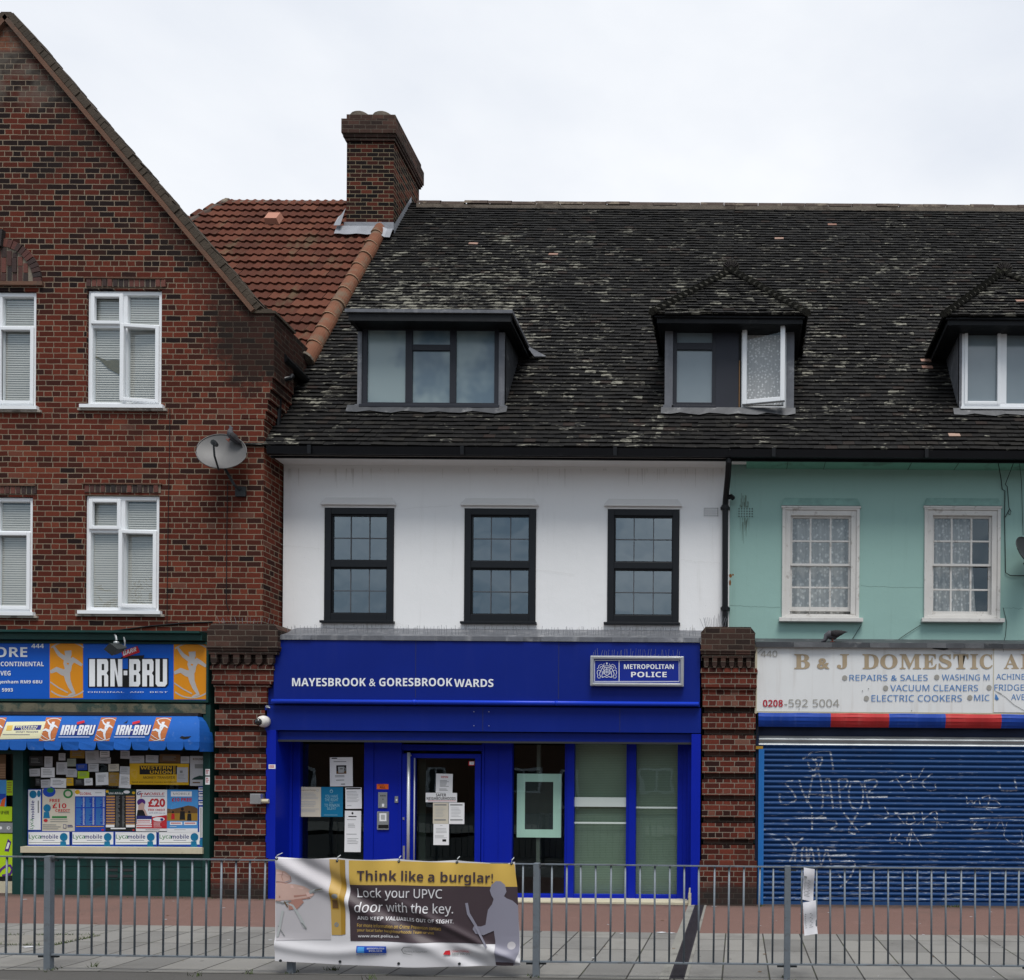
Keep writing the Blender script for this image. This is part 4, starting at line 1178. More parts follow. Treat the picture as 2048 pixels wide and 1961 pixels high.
rstn = MB(); ik = Ink(rstn, plane_at(WY), off=.0008)
for q_ in mk_: ik.ell(*q_, 0, 10)
rstn.build('rust_stain', simple('rust mark', (.20, .085, .025), .9, .3), house_g)
for (p0, p1) in (((1459, 1212), (1560, 1216)), ((1722, 1173), (1848, 1177)), ((2004, 1216), (2046, 1218))):
    ck = MB(); ik = Ink(ck, plane_at(WY), off=.0008)
    n_ = 14; ik.stroke([(p0[0] + (p1[0] - p0[0]) * i / n_, p0[1] + (p1[1] - p0[1]) * i / n_ + random.gauss(0, .8)) for i in range(n_ + 1)], .5, 0)
    ck.build('plaster_crack', M['crack'], house_g)

def sash_window(parent, w, y, gap, curtain):
    x0, x1, z0, z1 = w
    f = MB(); f.frame(x0, x1, z0, z1, y - .03, y + .06, .045); f.frame(x0 + .045, x1 - .045, z0 + .045, z1 - .045, y - .012, y + .08, .075, wb=.02)
    f.box(x0 - .015, x1 + .015, y - .04, y + .0, z1 - .02, z1 + .008)
    win = f.build('window', M['old_white'], parent, bevel=.004)
    a, b, c, d = x0 + .12, x1 - .12, z0 + .065, z1 - .12
    zm = c + (d - c) * .51
    for k, (zA, zB, yy) in enumerate(((zm - .02, d, y + .03), (c + gap, zm + .02, y + .06))):
        s = MB(); s.frame(a, b, zA, zB, yy, yy + .035, .03, wb=.03 if k == 0 else .06)
        for i in (1, 2):
            xx = a + (b - a) * i / 3; s.box(xx - .013, xx + .013, yy + .004, yy + .03, zA + .03, zB - .03)
        s.box(a + .03, b - .03, yy + .006, yy + .028, (zA + zB) / 2 - .012, (zA + zB) / 2 + .012)
        s.build('sash', M['old_white'], win)
        g_ = MB(); g_.front(a + .02, b - .02, zA + .02, zB - .02, yy + .02); g_.build('glass', M['glass_clear'], win)
    cu = MB(); n_ = 40; xe = b if curtain >= 1 else a + (b - a) * curtain
    for i in range(n_):
        u0, u1 = i / n_, (i + 1) / n_
        P = lambda u, z_: (a + (xe - a) * u * (1 + (0 if curtain >= 1 else .16 * (1 - (z_ - c) / (d - c)) - .08)), y + .17 + .025 * math.sin(u * 34), z_)
        cu.face([P(u0, c), P(u1, c), P(u1, d), P(u0, d)])
    cu.build('net_curtain', M['lace'], win)
    s = MB(); s.box(x0 - .04, x1 + .05, y - .09, y + .05, z0 - .055, z0 + .002); s.build('sill', M['old_white'], win, bevel=.004)
    h = MB(); h.idx([(x0 - .01, y - .045, z1 + .012), (x1 + .01, y - .045, z1 + .012), (x1 - .03, y - .001, z1 + .13), (x0 + .03, y - .001, z1 + .13), (x0 - .01, y - .001, z1 + .012), (x1 + .01, y - .001, z1 + .012)], [(0, 1, 2, 3), (0, 3, 4), (1, 5, 2), (0, 4, 5, 1)])
    h.build('drip_hood', simple('grimy green render', (.22, .36, .325), .9, .35, 8, .4, 40), win)
sash_window(house_g, GW[0], WY, .055, 1.0); sash_window(house_g, GW[1], WY, 0.0, .74); sash_window(house_g, GW[2], WY, 0.0, 1.0)

rf = MB(); main_roof(rf, XW1 + .004, XG1); roof_g = rf.build('roof', [M['tile'], M['black_timber']], house_g)
rg = MB(); ridge_run(rg, XW1 + .004, XG1, -.045); rg.build('ridge_tiles', [M['ridge'], M['moss_mortar']], roof_g)
gt = MB(); gutter_run(gt, XW1 + .004, XG1); gt.build('gutter', M['black_plastic'], house_g)
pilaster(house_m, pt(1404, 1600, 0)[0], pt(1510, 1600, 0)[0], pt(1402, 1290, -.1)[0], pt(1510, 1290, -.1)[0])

def hip_dormer(parent, pxl, pxr, apx, win_fn):
    yf = .30
    xl, xr = pt(pxl, 630, yf)[0], pt(pxr, 630, yf)[0]
    ze = zy(629.5, yf); xc = (xl + xr) / 2; ya = 1.40; za = zy(545, ya)
    yb_ = roof_y(za)
    t = MB()
    Lf = math.hypot(ya - yf, za - ze)
    dn = lambda x, y, z_: .34
    tiles(t, (xl, yf, ze), (1, 0, 0), (0, ya - yf, za - ze), Lf, lambda s: ((xc - xl) * s / Lf + .02, (xr - xl) - (xr - xc) * s / Lf - .02), dens=dn, jit=1.3)
    Lsd = math.hypot(xc - xl, za - ze)
    for sx, x_ in ((1, xl), (-1, xr)):
        tiles(t, (x_, 0, ze), (0, 1, 0), (sx * (xc - xl), 0, za - ze), Lsd, lambda s: (yf + (ya - yf) * s / Lsd + .02, roof_y(ze + (za - ze) * s / Lsd) + .06), dens=dn)
        t.face([(x_, yf, ze - .005), (xc, ya, za - .01), (xc, yb_, za - .01), (x_, roof_y(ze), ze - .005)], 1)
    t.face([(xl, yf, ze - .005), (xr, yf, ze - .005), (xc, ya, za - .01)], 1)
    dm = t.build('dormer', [M['tile'], M['black_timber']], parent)
    h = MB()
    for x_ in (xl, xr):
        A = Vector((x_, yf, ze)); B = Vector((xc, ya, za)); n_ = 15; dd = (B - A).normalized(); nn = Vector((0, -.5, 1)).normalized()
        for k in range(n_):
            p0 = A + (B - A) * (k / n_); p1 = A + (B - A) * ((k + 1.15) / n_)
            h.tube([p0 + nn * .035, p1 + nn * .008], [(.095, .05), (.045, .03)], 9)
    h.tube([(xc, ya, za + .01), (xc, yb_, za + .01)], .08, 8)
    h.build('hip_tile', M['tile_hip'], dm)
    f = MB(); r_ = .125
    fan = [(xc + math.cos(a) * r_, za + .02 + math.sin(a) * r_ * .9) for a in [math.pi * k / 14 for k in range(15)]] + [(xc - .06, za - .07), (xc + .06, za - .07)]
    f.prism(fan, ya - .10, ya - .05)
    for k in range(1, 9):
        a = math.pi * k / 9; f.tube([(xc + math.cos(a) * .045, ya - .11, za - .0 + math.sin(a) * .04), (xc + math.cos(a) * .115, ya - .112, za + .02 + math.sin(a) * .10)], [.006, .012], 5, 1)
    f.build('finial', [M['tile_hip'], M['block']], dm)
    e = MB()
    e.box(xl + .05, xr - .05, yf + .05, yf + .09, ze - .10, ze - .03); e.box(xl + .02, xr - .02, yf + .02, yf + .06, ze - .032, ze - .004)
    for x_, sx in ((xl + .05, 1), (xr - .05, -1)):
        e.box(min(x_, x_ + sx * .03), max(x_, x_ + sx * .03), yf + .09, roof_y(ze - .1), ze - .10, ze - .03)
    e.face([(xl + .06, yf + .09, ze - .09), (xr - .06, yf + .09, ze - .09), (xr - .06, roof_y(ze - .1), ze - .09), (xl + .06, roof_y(ze - .1), ze - .09)])
    e.build('eaves_board', M['black_timber'], dm)
    win_fn(dm, ze - .09)
    return dm
M['tile_hip'] = simple('mossy hip tile', (.030, .028, .022), .85, .5, 7, .5, 40, dirt=(6, .55, .6), dcol=(.12, .115, .08))

def win_two(dm, zt):
    z0 = zy(818, DY); z1 = zt
    X = lambda px, y=DY: pt(px, 730, y)[0]
    a0, a1 = X(1330), X(1588)
    o = MB(); cheeks(o, a1 - .03, z0 - .05, z1, DY, 1); o.box(X(1573), a1, DY - .03, DY + .05, z0 - .02, z1)
    o.build('lead_cheek', [M['lead'], M['lead_dark']], dm)
    o = MB(); cheeks(o, a0, z0 - .05, z1, DY, 1); o.box(a0, X(1346), DY - .03, DY + .05, z0 - .02, z1)
    o.box(a0 - .02, X(1348), DY - .05, DY, z0 - .05, z0 + .03)
    o.build('lead_cheek', [M['lead'], M['lead_dark']], dm)
    # dark half
    zf = zy(649, DY)
    o = MB(); o.frame(X(1346), X(1431.7), z0 + .03, zf + .02, DY - .01, DY + .05, .055)
    zt2 = zy(694, DY); o.box(X(1346) + .055, X(1431.7) - .055, DY - .008, DY + .045, zt2 - .05, zt2 + .05)
    o.box(X(1344), X(1433), DY - .05, DY, z0 - .01, z0 + .03)
    w_ = o.build('window', M['grey_frame'], dm, bevel=.004)
    g_ = MB(); g_.front(X(1350), X(1428), z0 + .06, zf, DY + .02); g_.build('glass', M['glass_frost2'], w_)
    p = MB(); p.box(X(1431.7), X(1477), DY - .004, DY + .05, z0 + .0, zf + .02); p.box(X(1477), X(1482), DY + .03, DY + .06, z0, zf + .02, 1); p.box(X(1478), X(1480), DY + .01, DY + .04, z0, z0 + .7, 2)
    p.box(X(1346), X(1573), DY + .0, DY + .05, zf + .02, z1 + .01, 1)
    p.build('blank_panel', [M['grey_panel'], M['paper_dark'], M['wood_strip']], dm)
    # white half, sash swung open from its left hinge
    o = MB(); o.frame(X(1483), X(1573), z0 + .0, zf - .0, DY - .005, DY + .05, .04)
    o.box(X(1483), X(1573), DY - .02, DY + .02, zf - .0, zf + .035)
    w2 = o.build('window', M['upvc'], dm)
    s = MB(); W = X(1571) - X(1485); s.frame(0, W, z0 + .035, zf - .035, -.03, .03, .065); th = R(13)
    g2 = MB(); g2.front(.06, W - .06, z0 + .09, zf - .09, 0); l2 = MB(); l2.front(X(1487), X(1569), z0 + .04, zf - .04, DY + .07)
    for q_ in (s, g2):
        q_.v = [(X(1485) + p_[0] * math.cos(th) + p_[1] * math.sin(th), DY - .035 - p_[0] * math.sin(th) + p_[1] * math.cos(th), p_[2]) for p_ in q_.v]
    sh = s.build('sash', M['upvc'], w2, bevel=.008); g2.build('glass', M['glass_pale'], w2)
    l2.build('net_curtain', M['lace_pale'], w2)
    bk = MB(); bk.box(a0 + .04, a1 - .04, DY + .12, DY + .14, z0, z1); bk.build('lining', M['dark_in'], dm)
    apron(dm, X(1322, .5), X(1592, .5), z0 - .05)
def win_three(dm, zt):
    z0 = zy(814, DY); z1 = zt
    X = lambda px, y=DY: pt(px, 730, y)[0]
    a0 = X(1918); a1 = X(2196)
    o = MB(); cheeks(o, a1 - .03, z0 - .05, z1, DY); o.box(a1 - .05, a1, DY - .02, DY + .05, z0 - .05, z1); o.build('lead_cheek', M['lead'], dm)
    o = MB(); cheeks(o, a0, z0 - .05, z1, DY); o.box(a0, X(1923), DY - .02, DY + .05, z0 - .05, z1)
    o.build('lead_cheek', M['lead'], dm)
    zf = zy(655, DY); x0, x1 = X(1923), a1 - .05; xm = X(2006)
    o = MB(); o.frame(x0, x1, z0, zf, DY - .01, DY + .06, .06, wb=.07); o.box(xm - .05, xm + .05, DY - .012, DY + .058, z0 + .07, zf - .06)
    o.frame(x0 + .04, xm - .04, z0 + .05, zf - .03, DY - .03, DY + .02, .045)
    w_ = o.build('window', M['upvc'], dm, bevel=.006)
    g_ = MB(); g_.front(x0 + .05, x1 - .05, z0 + .06, zf - .05, DY + .03); g_.build('glass', M['glass_frost2'], w_)
    s = MB(); s.box(x0 - .02, x1 + .02, DY - .06, DY, z0 - .03, z0 + .002); s.build('sill', M['upvc'], w_)
    l = MB(); l.box(a0, a1, DY, DY + .05, zf, z1 + .01); l.build('head_board', M['black_timber'], dm)
    apron(dm, X(1910, .5), X(2200, .5), z0 - .06)
def frosted2():
    n = N('pale reflective pane'); v = n.obj()
    n.col(n.mix(n.noise(v, 1.3, 3), (.13, .175, .205, 1), (.22, .265, .285, 1))); n.rough(.12); n.b.inputs['Specular IOR Level'].default_value = 1.0
    return n.mat
M['glass_frost2'] = frosted2()
M['glass_pale'] = glass('pale glass', 1.6, (.9, .9, .9))
hip_dormer(house_g, 1306, 1613, 1458, win_two)
hip_dormer(house_g, 1890, 2212, 2019, win_three)

# ================================================================== police shopfront
YS = .40
o = MB()
Xf = lambda px, y=0.03: pt(px, 1400, y)[0]
fl_, fr_ = Xf(552), Xf(1400)
zfa = lambda py: zy(py)
o.box(fl_, fr_, -.03, .3, zy(1415.5), zy(1287)); 
o.box(Xf(532.5), fl_ - .002, .03, .3, zy(1415.5), zy(1290), 0)
o.box(Xf(532.5), Xf(1402), .0, .3, zy(1467), zy(1417.5), 0)
fascia_m = o.build('shopfront_fascia', M['blue_deep'], house_m)
o = MB(); zc_ = zy(1410); xs = [Xf(551) + (Xf(1398) - Xf(551)) * i / 3 for i in range(4)]
o.tube([(xs[0], -.055, zc_), (xs[3], -.055, zc_)], .03, 12)
for x_ in xs[1:3]: o.tube([(x_ - .02, -.055, zc_), (x_ + .02, -.055, zc_)], .033, 12)
o.build('blue_tube', M['blue_tube'], fascia_m, smooth=True)
o = MB()
for px in (948, 978): 
    for py in (1424, 1452): 
        x_, z_ = pt(px, py, 0); o.tube([(x_, .002, z_), (x_, -.006, z_)], .007, 6)
x_, z_ = pt(537, 1414, 0); o.tube([(x_, .03, z_), (x_, -.04, z_)], .02, 8); o.tube([(x_, -.03, z_), (x_ + .04, -.035, z_ - .02)], .01, 6)
o.build('fixing', M['stainless'], fascia_m)
o = MB(); ik = Ink(o, plane_at(-.03), off=.004)
ik.text('MAYESBROOK & GORESBROOK', 584.5, 1356.5, 905, 1373, 0, .026)
ik.text('WARDS', 908.5, 1358.5, 987, 1374.5, 0, .026)
o.build('lettering', M['white_ink'], fascia_m)
o = MB()
for px in (831, 1117): 
    x_ = Xf(px, -.03); o.box(x_ - .0025, x_ + .0025, -.0315, -.029, zy(1401), zy(1288))
for px in (966, 1240):
    x_ = Xf(px, 0); o.box(x_ - .0025, x_ + .0025, -.0015, .002, zy(1466), zy(1419))
o.build('board_joint', M['paper_dark'], fascia_m)
# lead ledge over the fascia with pigeon spikes
o = MB(); n_ = 24
for i in range(n_):
    xa, xb = Xf(556) + (Xf(1401) - Xf(556)) * i / n_, Xf(556) + (Xf(1401) - Xf(556)) * (i + 1) / n_
    w0, w1 = random.gauss(0, .004), random.gauss(0, .004)
    o.idx([(xa, -.05 + w0, zy(1287)), (xb, -.05 + w0, zy(1287)), (xb, -.045, zy(1278)), (xa, -.045, zy(1278)), (xa, WY, zy(1262, WY)), (xb, WY, zy(1262, WY))], [(0, 1, 2, 3), (3, 2, 5, 4)])
o.build('lead_ledge', M['lead'], house_m)
def spikes(mb, x0, x1, y, z0, h, n, lean=.0):
    for i in range(n):
        x_ = x0 + (x1 - x0) * (i + random.random() * .6) / n
        mb.tube([(x_, y, z0), (x_ + random.gauss(0, .012) + lean * (i - n / 2) / n, y + random.gauss(0, .04), z0 + h * (.8 + random.random() * .3))], .0022, 4, 0, False)
o = MB(); spikes(o, Xf(570), Xf(1396), .1, zy(1283, .1) + .03, .15, 150); o.box(Xf(570), Xf(1396), .06, .13, zy(1283, .1) + .02, zy(1283, .1) + .035)
o.build('bird_spikes', M['spike'], house_m)
o = MB(); spikes(o, -.5, -.2, .2, zy(1258, .2), .17, 16, .1); o.build('bird_spikes', M['spike'], house_m)
o = MB(); spikes(o, -7.1, -6.4, .0, zy(1265), .15, 22, .1); o.build('bird_spikes', M['spike'], house_l)

# jambs, box lintel, recessed front
o = MB()
o.box(Xf(533, 0), Xf(552.5, 0), .0, .46, -.1, zy(1467)); o.build('shopfront_jamb', M['blue_bright'], house_m)
o = MB(); o.box(Xf(1383.6, 0), Xf(1402, 0), .0, .46, -.1, zy(1469))
o.build('shopfront_jamb', M['blue_bright'], house_m)
o = MB(); o.box(Xf(552.5, 0), Xf(1383.6, 0), .055, .5, zy(1486, .05), zy(1469, .05)); o.box(Xf(552.5, 0), Xf(1383.6, 0), .05, .12, zy(1490, .05), zy(1486, .05), 1)
o.build('shutter_box', [M['blue_deep'], M['paper_dark']], house_m)
o = MB()
zt = zy(1486, YS) + .04
X4 = lambda px: pt(px, 1640, YS)[0]
zb = -.06
def stile(p0, p1, y=YS, d=.09): o.box(X4(p0), X4(p1), y, y + d, zb, zt)
stile(545, 572, .22, .28); stile(572, 585, YS - .03); stile(585, 599)
stile(728, 747, YS - .012); stile(747, 797, YS); stile(797, 803, YS - .012)
stile(963, 968, YS - .012); stile(968, 997, YS); stile(997, 1024, YS - .01)
stile(1129, 1134, YS); stile(1134, 1148, YS - .02); stile(1252, 1257, YS); stile(1257, 1271.5, YS - .02)
stile(1354.7, 1366, YS - .02); stile(1366, 1376, YS - .05); stile(1376, 1392, .25, .25)
for a, b_ in ((599, 728), (1024, 1129), (1148, 1252), (1271.5, 1354.7)):
    o.box(X4(a), X4(b_), YS - .015, YS + .07, zb, zy(1791, YS)); o.box(X4(a), X4(b_), YS - .035, YS - .015, zb, zy(1798, YS))
o.box(X4(803), X4(963), YS, YS + .08, zy(1506, YS) , zy(1494, YS))
sfr = o.build('shopfront_frame', M['blue_bright'], house_m, bevel=.004)
o = MB()
for a, b_ in ((599, 728), (1024, 1129), (1148, 1252), (1271.5, 1354.7)):
    o.front(X4(a) - .01, X4(b_) + .01, zy(1793, YS), zt - .02, YS + .05)
o.front(X4(803), X4(963), zy(1494, YS), zt - .01, YS + .05)
o.build('glass', M['glass_shop'], sfr)
o = MB(); a, b_, c, d = rect(895, 1485, 962, 1493, YS + .06); o.front(a, b_, c, d, YS + .06); o.build('transom_notice', simple('olive sign', (.10, .10, .03), .6), sfr)
o = MB(); o.box(X4(990), X4(1385), -.02, .5, -.07, gz(-2) + .022); o.build('threshold', M['cream_wood'], sfr)
# door
o = MB(); a, b_, c, d = rect(803, 1508, 963, 1796, YS)
o.box(a + .01, X4(830), YS - .02, YS + .05, -.02, d); o.box(X4(950), b_ - .01, YS - .02, YS + .05, -.02, d)
o.box(X4(830), X4(950), YS - .02, YS + .05, zy(1521, YS), d); o.box(X4(830), X4(950), YS - .02, YS + .05, -.02, .12)
door = o.build('door', M['blue_bright'], house_m, bevel=.004)
o = MB(); o.front(X4(829), X4(951), .1, zy(1520, YS), YS + .02); o.build('glass', M['glass_shop'], door)
o = MB(); hx = X4(822); o.tube([(hx, YS - .10, .15), (hx, YS - .10, zy(1510, YS - .1))], .021, 12)
o.tube([(hx, YS - .10, zy(1516, YS)), (hx, YS - .0, zy(1516, YS))], .012, 8); o.tube([(hx, YS - .10, .5), (hx, YS, .5)], .012, 8)
o.tube([(X4(830), YS - .03, .1), (X4(830), YS - .03, zy(1521, YS))], .010, 8)
o.build('handle', M['handle'], door, smooth=True)
o = MB(); a, b_, c, d = rect(806, 1692, 810, 1722, YS - .02); o.box(a, b_, YS - .028, YS - .02, c, d); a, b_, c, d = rect(806, 1635, 809, 1640, YS - .02); o.box(a, b_, YS - .03, YS - .02, c, d)
o.build('lock_plate', M['stainless'], door)
o = MB(); room_shell(o, -6.4, -.55, -.05, 3.2, YS + .1, 3.2); o.box(-6.3, -4.5, 1.7, 2.2, 0, 1.1); o.box(-4.6, -4.5, .6, 2.6, 0, 3.1); o.build('shop_interior', M['dark_in'], house_m)
# blinds, film bands
o = MB()
for a, b_ in ((1147, 1253), (1270.5, 1356)):
    z_ = 0.0
    while z_ < zt:
        o.face([(X4(a), YS + .11, z_), (X4(b_), YS + .11, z_), (X4(b_), YS + .105, z_ + .0225), (X4(a), YS + .105, z_ + .0225)]); z_ += .024
o.build('blind', M['blind_olive'], sfr)
o = MB()
for (a, p0, b_, p1) in ((1147.5, 1595, 1252, 1614), (1147.5, 1644.5, 1252, 1648), (1271.5, 1614, 1355, 1617.5)):
    x0, x1, z0, z1 = rect(a, p0, b_, p1, YS + .044); o.front(x0, x1, z0, z1, YS + .044)
o.build('white_film_band', M['blind_band'], sfr)

# intercom etc. on the panel
def plate(name, px0, py0, px1, py1, y, d, mat, parent=None):
    m = MB(); a, b2, c2, d2 = rect(px0, py0, px1, py1, y); m.box(a, b2, y - d, y, c2, d2); return m
it = thing('intercom_panel', 'tall stainless intercom panel under the orange label beside the blue door', 'intercom', (X4(766), YS, 1.3))
plate('a', 757, 1585, 775, 1616.5, YS, .015, 0).build('face_plate', M['steel'], it, bevel=.003)
o = MB(); ik = Ink(o, plane_at(YS - .015)); 
for i in range(3): ik.ell(762 + i * 4, 1592, 1.3, 1.5, 0, 8)
ik.ell(766, 1599, 1, 1.2, 0, 8); ik.rect(764, 1608, 768.5, 1614, 1); o.build('button', [M['paper_dark'], M['white_ink']], it)
it = thing('letter_intercom', 'square stainless speaker box with white grille and black slot below the intercom panel', 'intercom', (X4(766), YS, 1.1))
plate('a', 755, 1623.5, 778.5, 1660, YS, .02, 0).build('face_plate', M['steel'], it, bevel=.003)
o = MB(); ik = Ink(o, plane_at(YS - .02)); ik.rect(759, 1627, 773, 1643, 0); ik.rect(762, 1630, 770, 1640, 1); ik.rect(756.5, 1650, 777, 1657, 2); o.build('speaker_grille', [M['white_ink'], M['pale_ink'], M['black_ink']], it)
it = thing('door_bell', 'small stainless door bell push beside the door frame', 'door bell', (X4(793), YS, 1.4))
plate('a', 790, 1593, 796.7, 1606, YS, .012, 0).build('face_plate', M['steel'], it, bevel=.002)
o = MB(); ik = Ink(o, plane_at(YS - .012)); ik.ell(793.3, 1600.5, 1.7, 2, 0, 10); o.build('button', M['white_ink'], it)

# ------------------------------------------------------------------ flat printed notices: one mesh each
def notice(name, label, cat, r, y, paper, draw=None, mats=(), rot=0.0, thick=.003, group=None):
    """r: photo measures of the sheet. draw(ink) prints on it."""
    x0, x1, z0, z1 = rect(*r, y)
    m = MB(); m.box(x0, x1, y - thick, y, z0, z1, 0)
    ik = Ink(m, lambda px, py, off: (pt(px, py, y)[0], y - thick - off, pt(px, py, y)[1]), off=.0012)
    if draw: draw(ik)
    if rot:
        cx_, cz_ = (x0 + x1) / 2, (z0 + z1) / 2; c_, s_ = math.cos(rot), math.sin(rot)
        m.v = [(cx_ + (p[0] - cx_) * c_ - (p[2] - cz_) * s_, p[1], cz_ + (p[0] - cx_) * s_ + (p[2] - cz_) * c_) for p in m.v]
    ob = m.build(name, [paper, *mats])
    return tag(ob, label, cat, group)
PA, BK, GK, RK, TP = M['paper'], M['black_ink'], M['grey_ink'], M['red_ink'], M['teal_pale']
YN = YS + .046
def d_mug(i):
    i.rect(664, 1516, 675, 1518, 1); i.lines(668, 1523, 700, 1526, 1, 2); i.rect(673, 1531, 693, 1548, 1); i.rect(673, 1543, 693, 1548, 3)
    i.poly([(677, 1546), (688, 1546), (689, 1534), (676.5, 1534)], 4); i.stroke([(688.5, 1536), (691, 1537), (690.5, 1542), (688, 1543)], 1, 4); i.rect(680, 1537.5, 686, 1539, 1)
    i.lines(670, 1551, 696, 1556, 2, 2); i.lines(672, 1560, 692, 1563, 1, 2); i.rect(682, 1568, 690, 1569.5, 1)
notice('poster', 'white poster with a mug picture, highest sheet in the window left of the blue door', 'poster', (660, 1515, 705.5, 1573), YN, PA, d_mug, (BK, GK, M['brown_ink'], M['pale_ink']), R(1))
def d_w(i):
    i.text('National Pledge', 602, 1579.5, 632, 1582.5, 1); i.ell(635.5, 1581, 2.3, 2.6, 2, 10); i.ell(635.5, 1581.2, 1.4, 1.6, 0, 10)
    i.lines(602, 1586, 639, 1600, 5, 2, .35); i.lines(602, 1603, 639, 1615, 4, 2, .35); i.lines(602, 1618, 639, 1626, 3, 2, .35)
notice('poster', 'cream text poster joined to the left side of the teal poster', 'poster', (599.5, 1574.5, 642, 1634), YN, M['paper_cream'], d_w, (M['brown_ink'], M['pale_ink']))
def d_t(i):
    i.ell(663, 1583, 3.2, 3.6, 1, 12); i.ell(663, 1583.4, 2, 2.3, 0, 12)
    i.text('YOU HAVE', 650.5, 1590, 676, 1596, 1, .01); i.text('THE RIGHT', 650, 1597, 677, 1603, 1, .01); i.text('NOT', 659, 1604.5, 667, 1607, 1); i.text('TO REMAIN', 649, 1608, 679, 1614, 1, .01); i.text('SILENT', 654.5, 1615, 672.5, 1620, 1, .01); i.lines(648, 1630, 680, 1632, 1, 1)
notice('poster', 'teal poster with pale capital letters in the window left of the blue door', 'poster', (642.3, 1574.5, 686, 1634), YN, M['teal_ink'], d_t, (TP,))
def d_l(i):
    i.rect(693, 1576.5, 722, 1579, 1); i.lines(694, 1583, 720, 1606, 8, 2, .3); i.lines(694, 1611, 705, 1613, 1, 2)
notice('notice_sheet', 'small white notice with a dark heading right of the teal poster', 'notice', (691, 1575.5, 723.5, 1618), YN, PA, d_l, (BK, M['pale_ink']), R(1))
def d_tall(i):
    i.ell(705, 1627, 2, 2.5, 1, 8); i.rect(697, 1632.5, 713, 1634.5, 1); i.lines(694, 1639, 716, 1642, 1, 2); i.lines(696, 1648, 716, 1657, 3, 2, .4, .7); i.lines(693, 1668, 717, 1671, 1, 2); i.lines(695, 1677, 718, 1690, 4, 2, .3)
notice('notice_sheet', 'tall narrow white notice low in the window left of the blue door', 'notice', (689.5, 1622, 722, 1704.5), YN, PA, d_tall, (BK, M['pale_ink']), R(-.4))
YD = YS + .014
def d_open(i):
    i.text('OPEN', 882, 1552.5, 896, 1556.5, 1, .02); i.lines(880, 1561, 898, 1575, 6, 2, .4, .4); i.lines(879, 1578, 899, 1583, 2, 2, .4)
notice('notice_sheet', 'white notice headed OPEN in red, topmost sheet on the blue door', 'notice', (872, 1548, 905.3, 1586), YD, PA, d_open, (RK, GK), R(-1))
def d_safer(i):
    i.text('SAFER', 872, 1587.5, 892.5, 1593.5, 1, .035); i.text('NEIGHBOURHOODS', 853.5, 1594.5, 911.5, 1600.5, 1, .035); i.lines(856, 1601.8, 912, 1603.6, 1, 2, .5, 0)
notice('notice_sheet', 'wide white strip reading SAFER NEIGHBOURHOODS on the blue door', 'notice', (851.5, 1586.2, 914, 1605), YD - .004, PA, d_safer, (BK, RK))
def d_bl(i):
    x0, y0 = i.rx0, i.ry0
    i.lines(x0 + 3, y0 + 3, x0 + 28, y0 + 7, 1, 1, .6, .1); i.lines(x0 + 5, y0 + 10, x0 + 26, y0 + 30, 7, 2, .25); i.lines(x0 + 3, y0 + 33, x0 + 28, y0 + 37, 1, 1, .6, .1)
def d_b1(i): i.rx0, i.ry0 = 866, 1606; d_bl(i)
def d_b2(i): i.rx0, i.ry0 = 897.6, 1606; d_bl(i)
notice('notice_sheet', 'cream notice below the wide strip, left one of the door pair', 'notice', (866, 1605.6, 897, 1648), YD, M['paper_cream'], d_b1, (GK, M['pale_ink']))
notice('notice_sheet', 'white notice right of the cream one on the blue door', 'notice', (897.8, 1605.8, 928.8, 1648.5), YD, PA, d_b2, (GK, M['pale_ink']))
def d_b3(i):
    i.lines(880, 1651, 886, 1653, 1, 2); i.lines(872, 1657, 894, 1668, 4, 2, .3); i.lines(870, 1671, 895, 1678, 3, 2, .3); i.rect(885, 1679, 892.5, 1683.5, 1)
notice('notice_sheet', 'white notice with a small black mark, lowest sheet on the blue door', 'notice', (867, 1648.3, 898, 1690.5), YD, PA, d_b3, (BK, M['pale_ink']))
notice('sticker', 'small red and white sticker in the top corner of the door glass', 'sticker', (936.9, 1523, 949, 1531.8), YD, M['red_ink'], lambda i: (i.rect(939, 1523.8, 948.3, 1530, 1), i.rect(942, 1526, 947, 1527, 2)), (M['white_ink'], GK))
def d_or(i): i.text('PULL', 760, 1573, 771, 1577.5, 1, .02); i.lines(757, 1570, 773, 1572, 1, 1)
notice('label_sticker', 'bright orange label above the intercom on the blue panel', 'label', (753.7, 1568.6, 777, 1578.8), YS, M['orange_lbl'], d_or, (BK,))
notice('sticker', 'small white sticker on the left blue jamb', 'sticker', (537.5, 1529.5, 551, 1538), 0.0, M['paper'], lambda i: i.lines(539, 1531, 549, 1537, 3, 1), (M['red_ink'],))
# noticeboard with white border standing inside
nb_ = thing('display_board', 'pale framed display board with dark centre behind the glass right of the door', 'display board', (X4(1078), YS + .09, 0))
o = MB(); a, b_, c, d = rect(1033.7, 1548, 1122.4, 1675.5, YS + .085); o.frame(a, b_, c, d, YS + .085, YS + .10, .115); o.build('border', M['mint'], nb_)
o = MB(); o.box(a + .11, b_ - .11, YS + .09, YS + .10, c + .11, d - .11); o.build('centre_panel', M['paper_dark'], nb_)
o = MB(); a, b_, c, d = rect(1074, 1490, 1081, 1790, YS + .15); o.box(a, b_, YS + .11, YS + .16, 0.02, d); o.build('pole', M['room'], nb_)

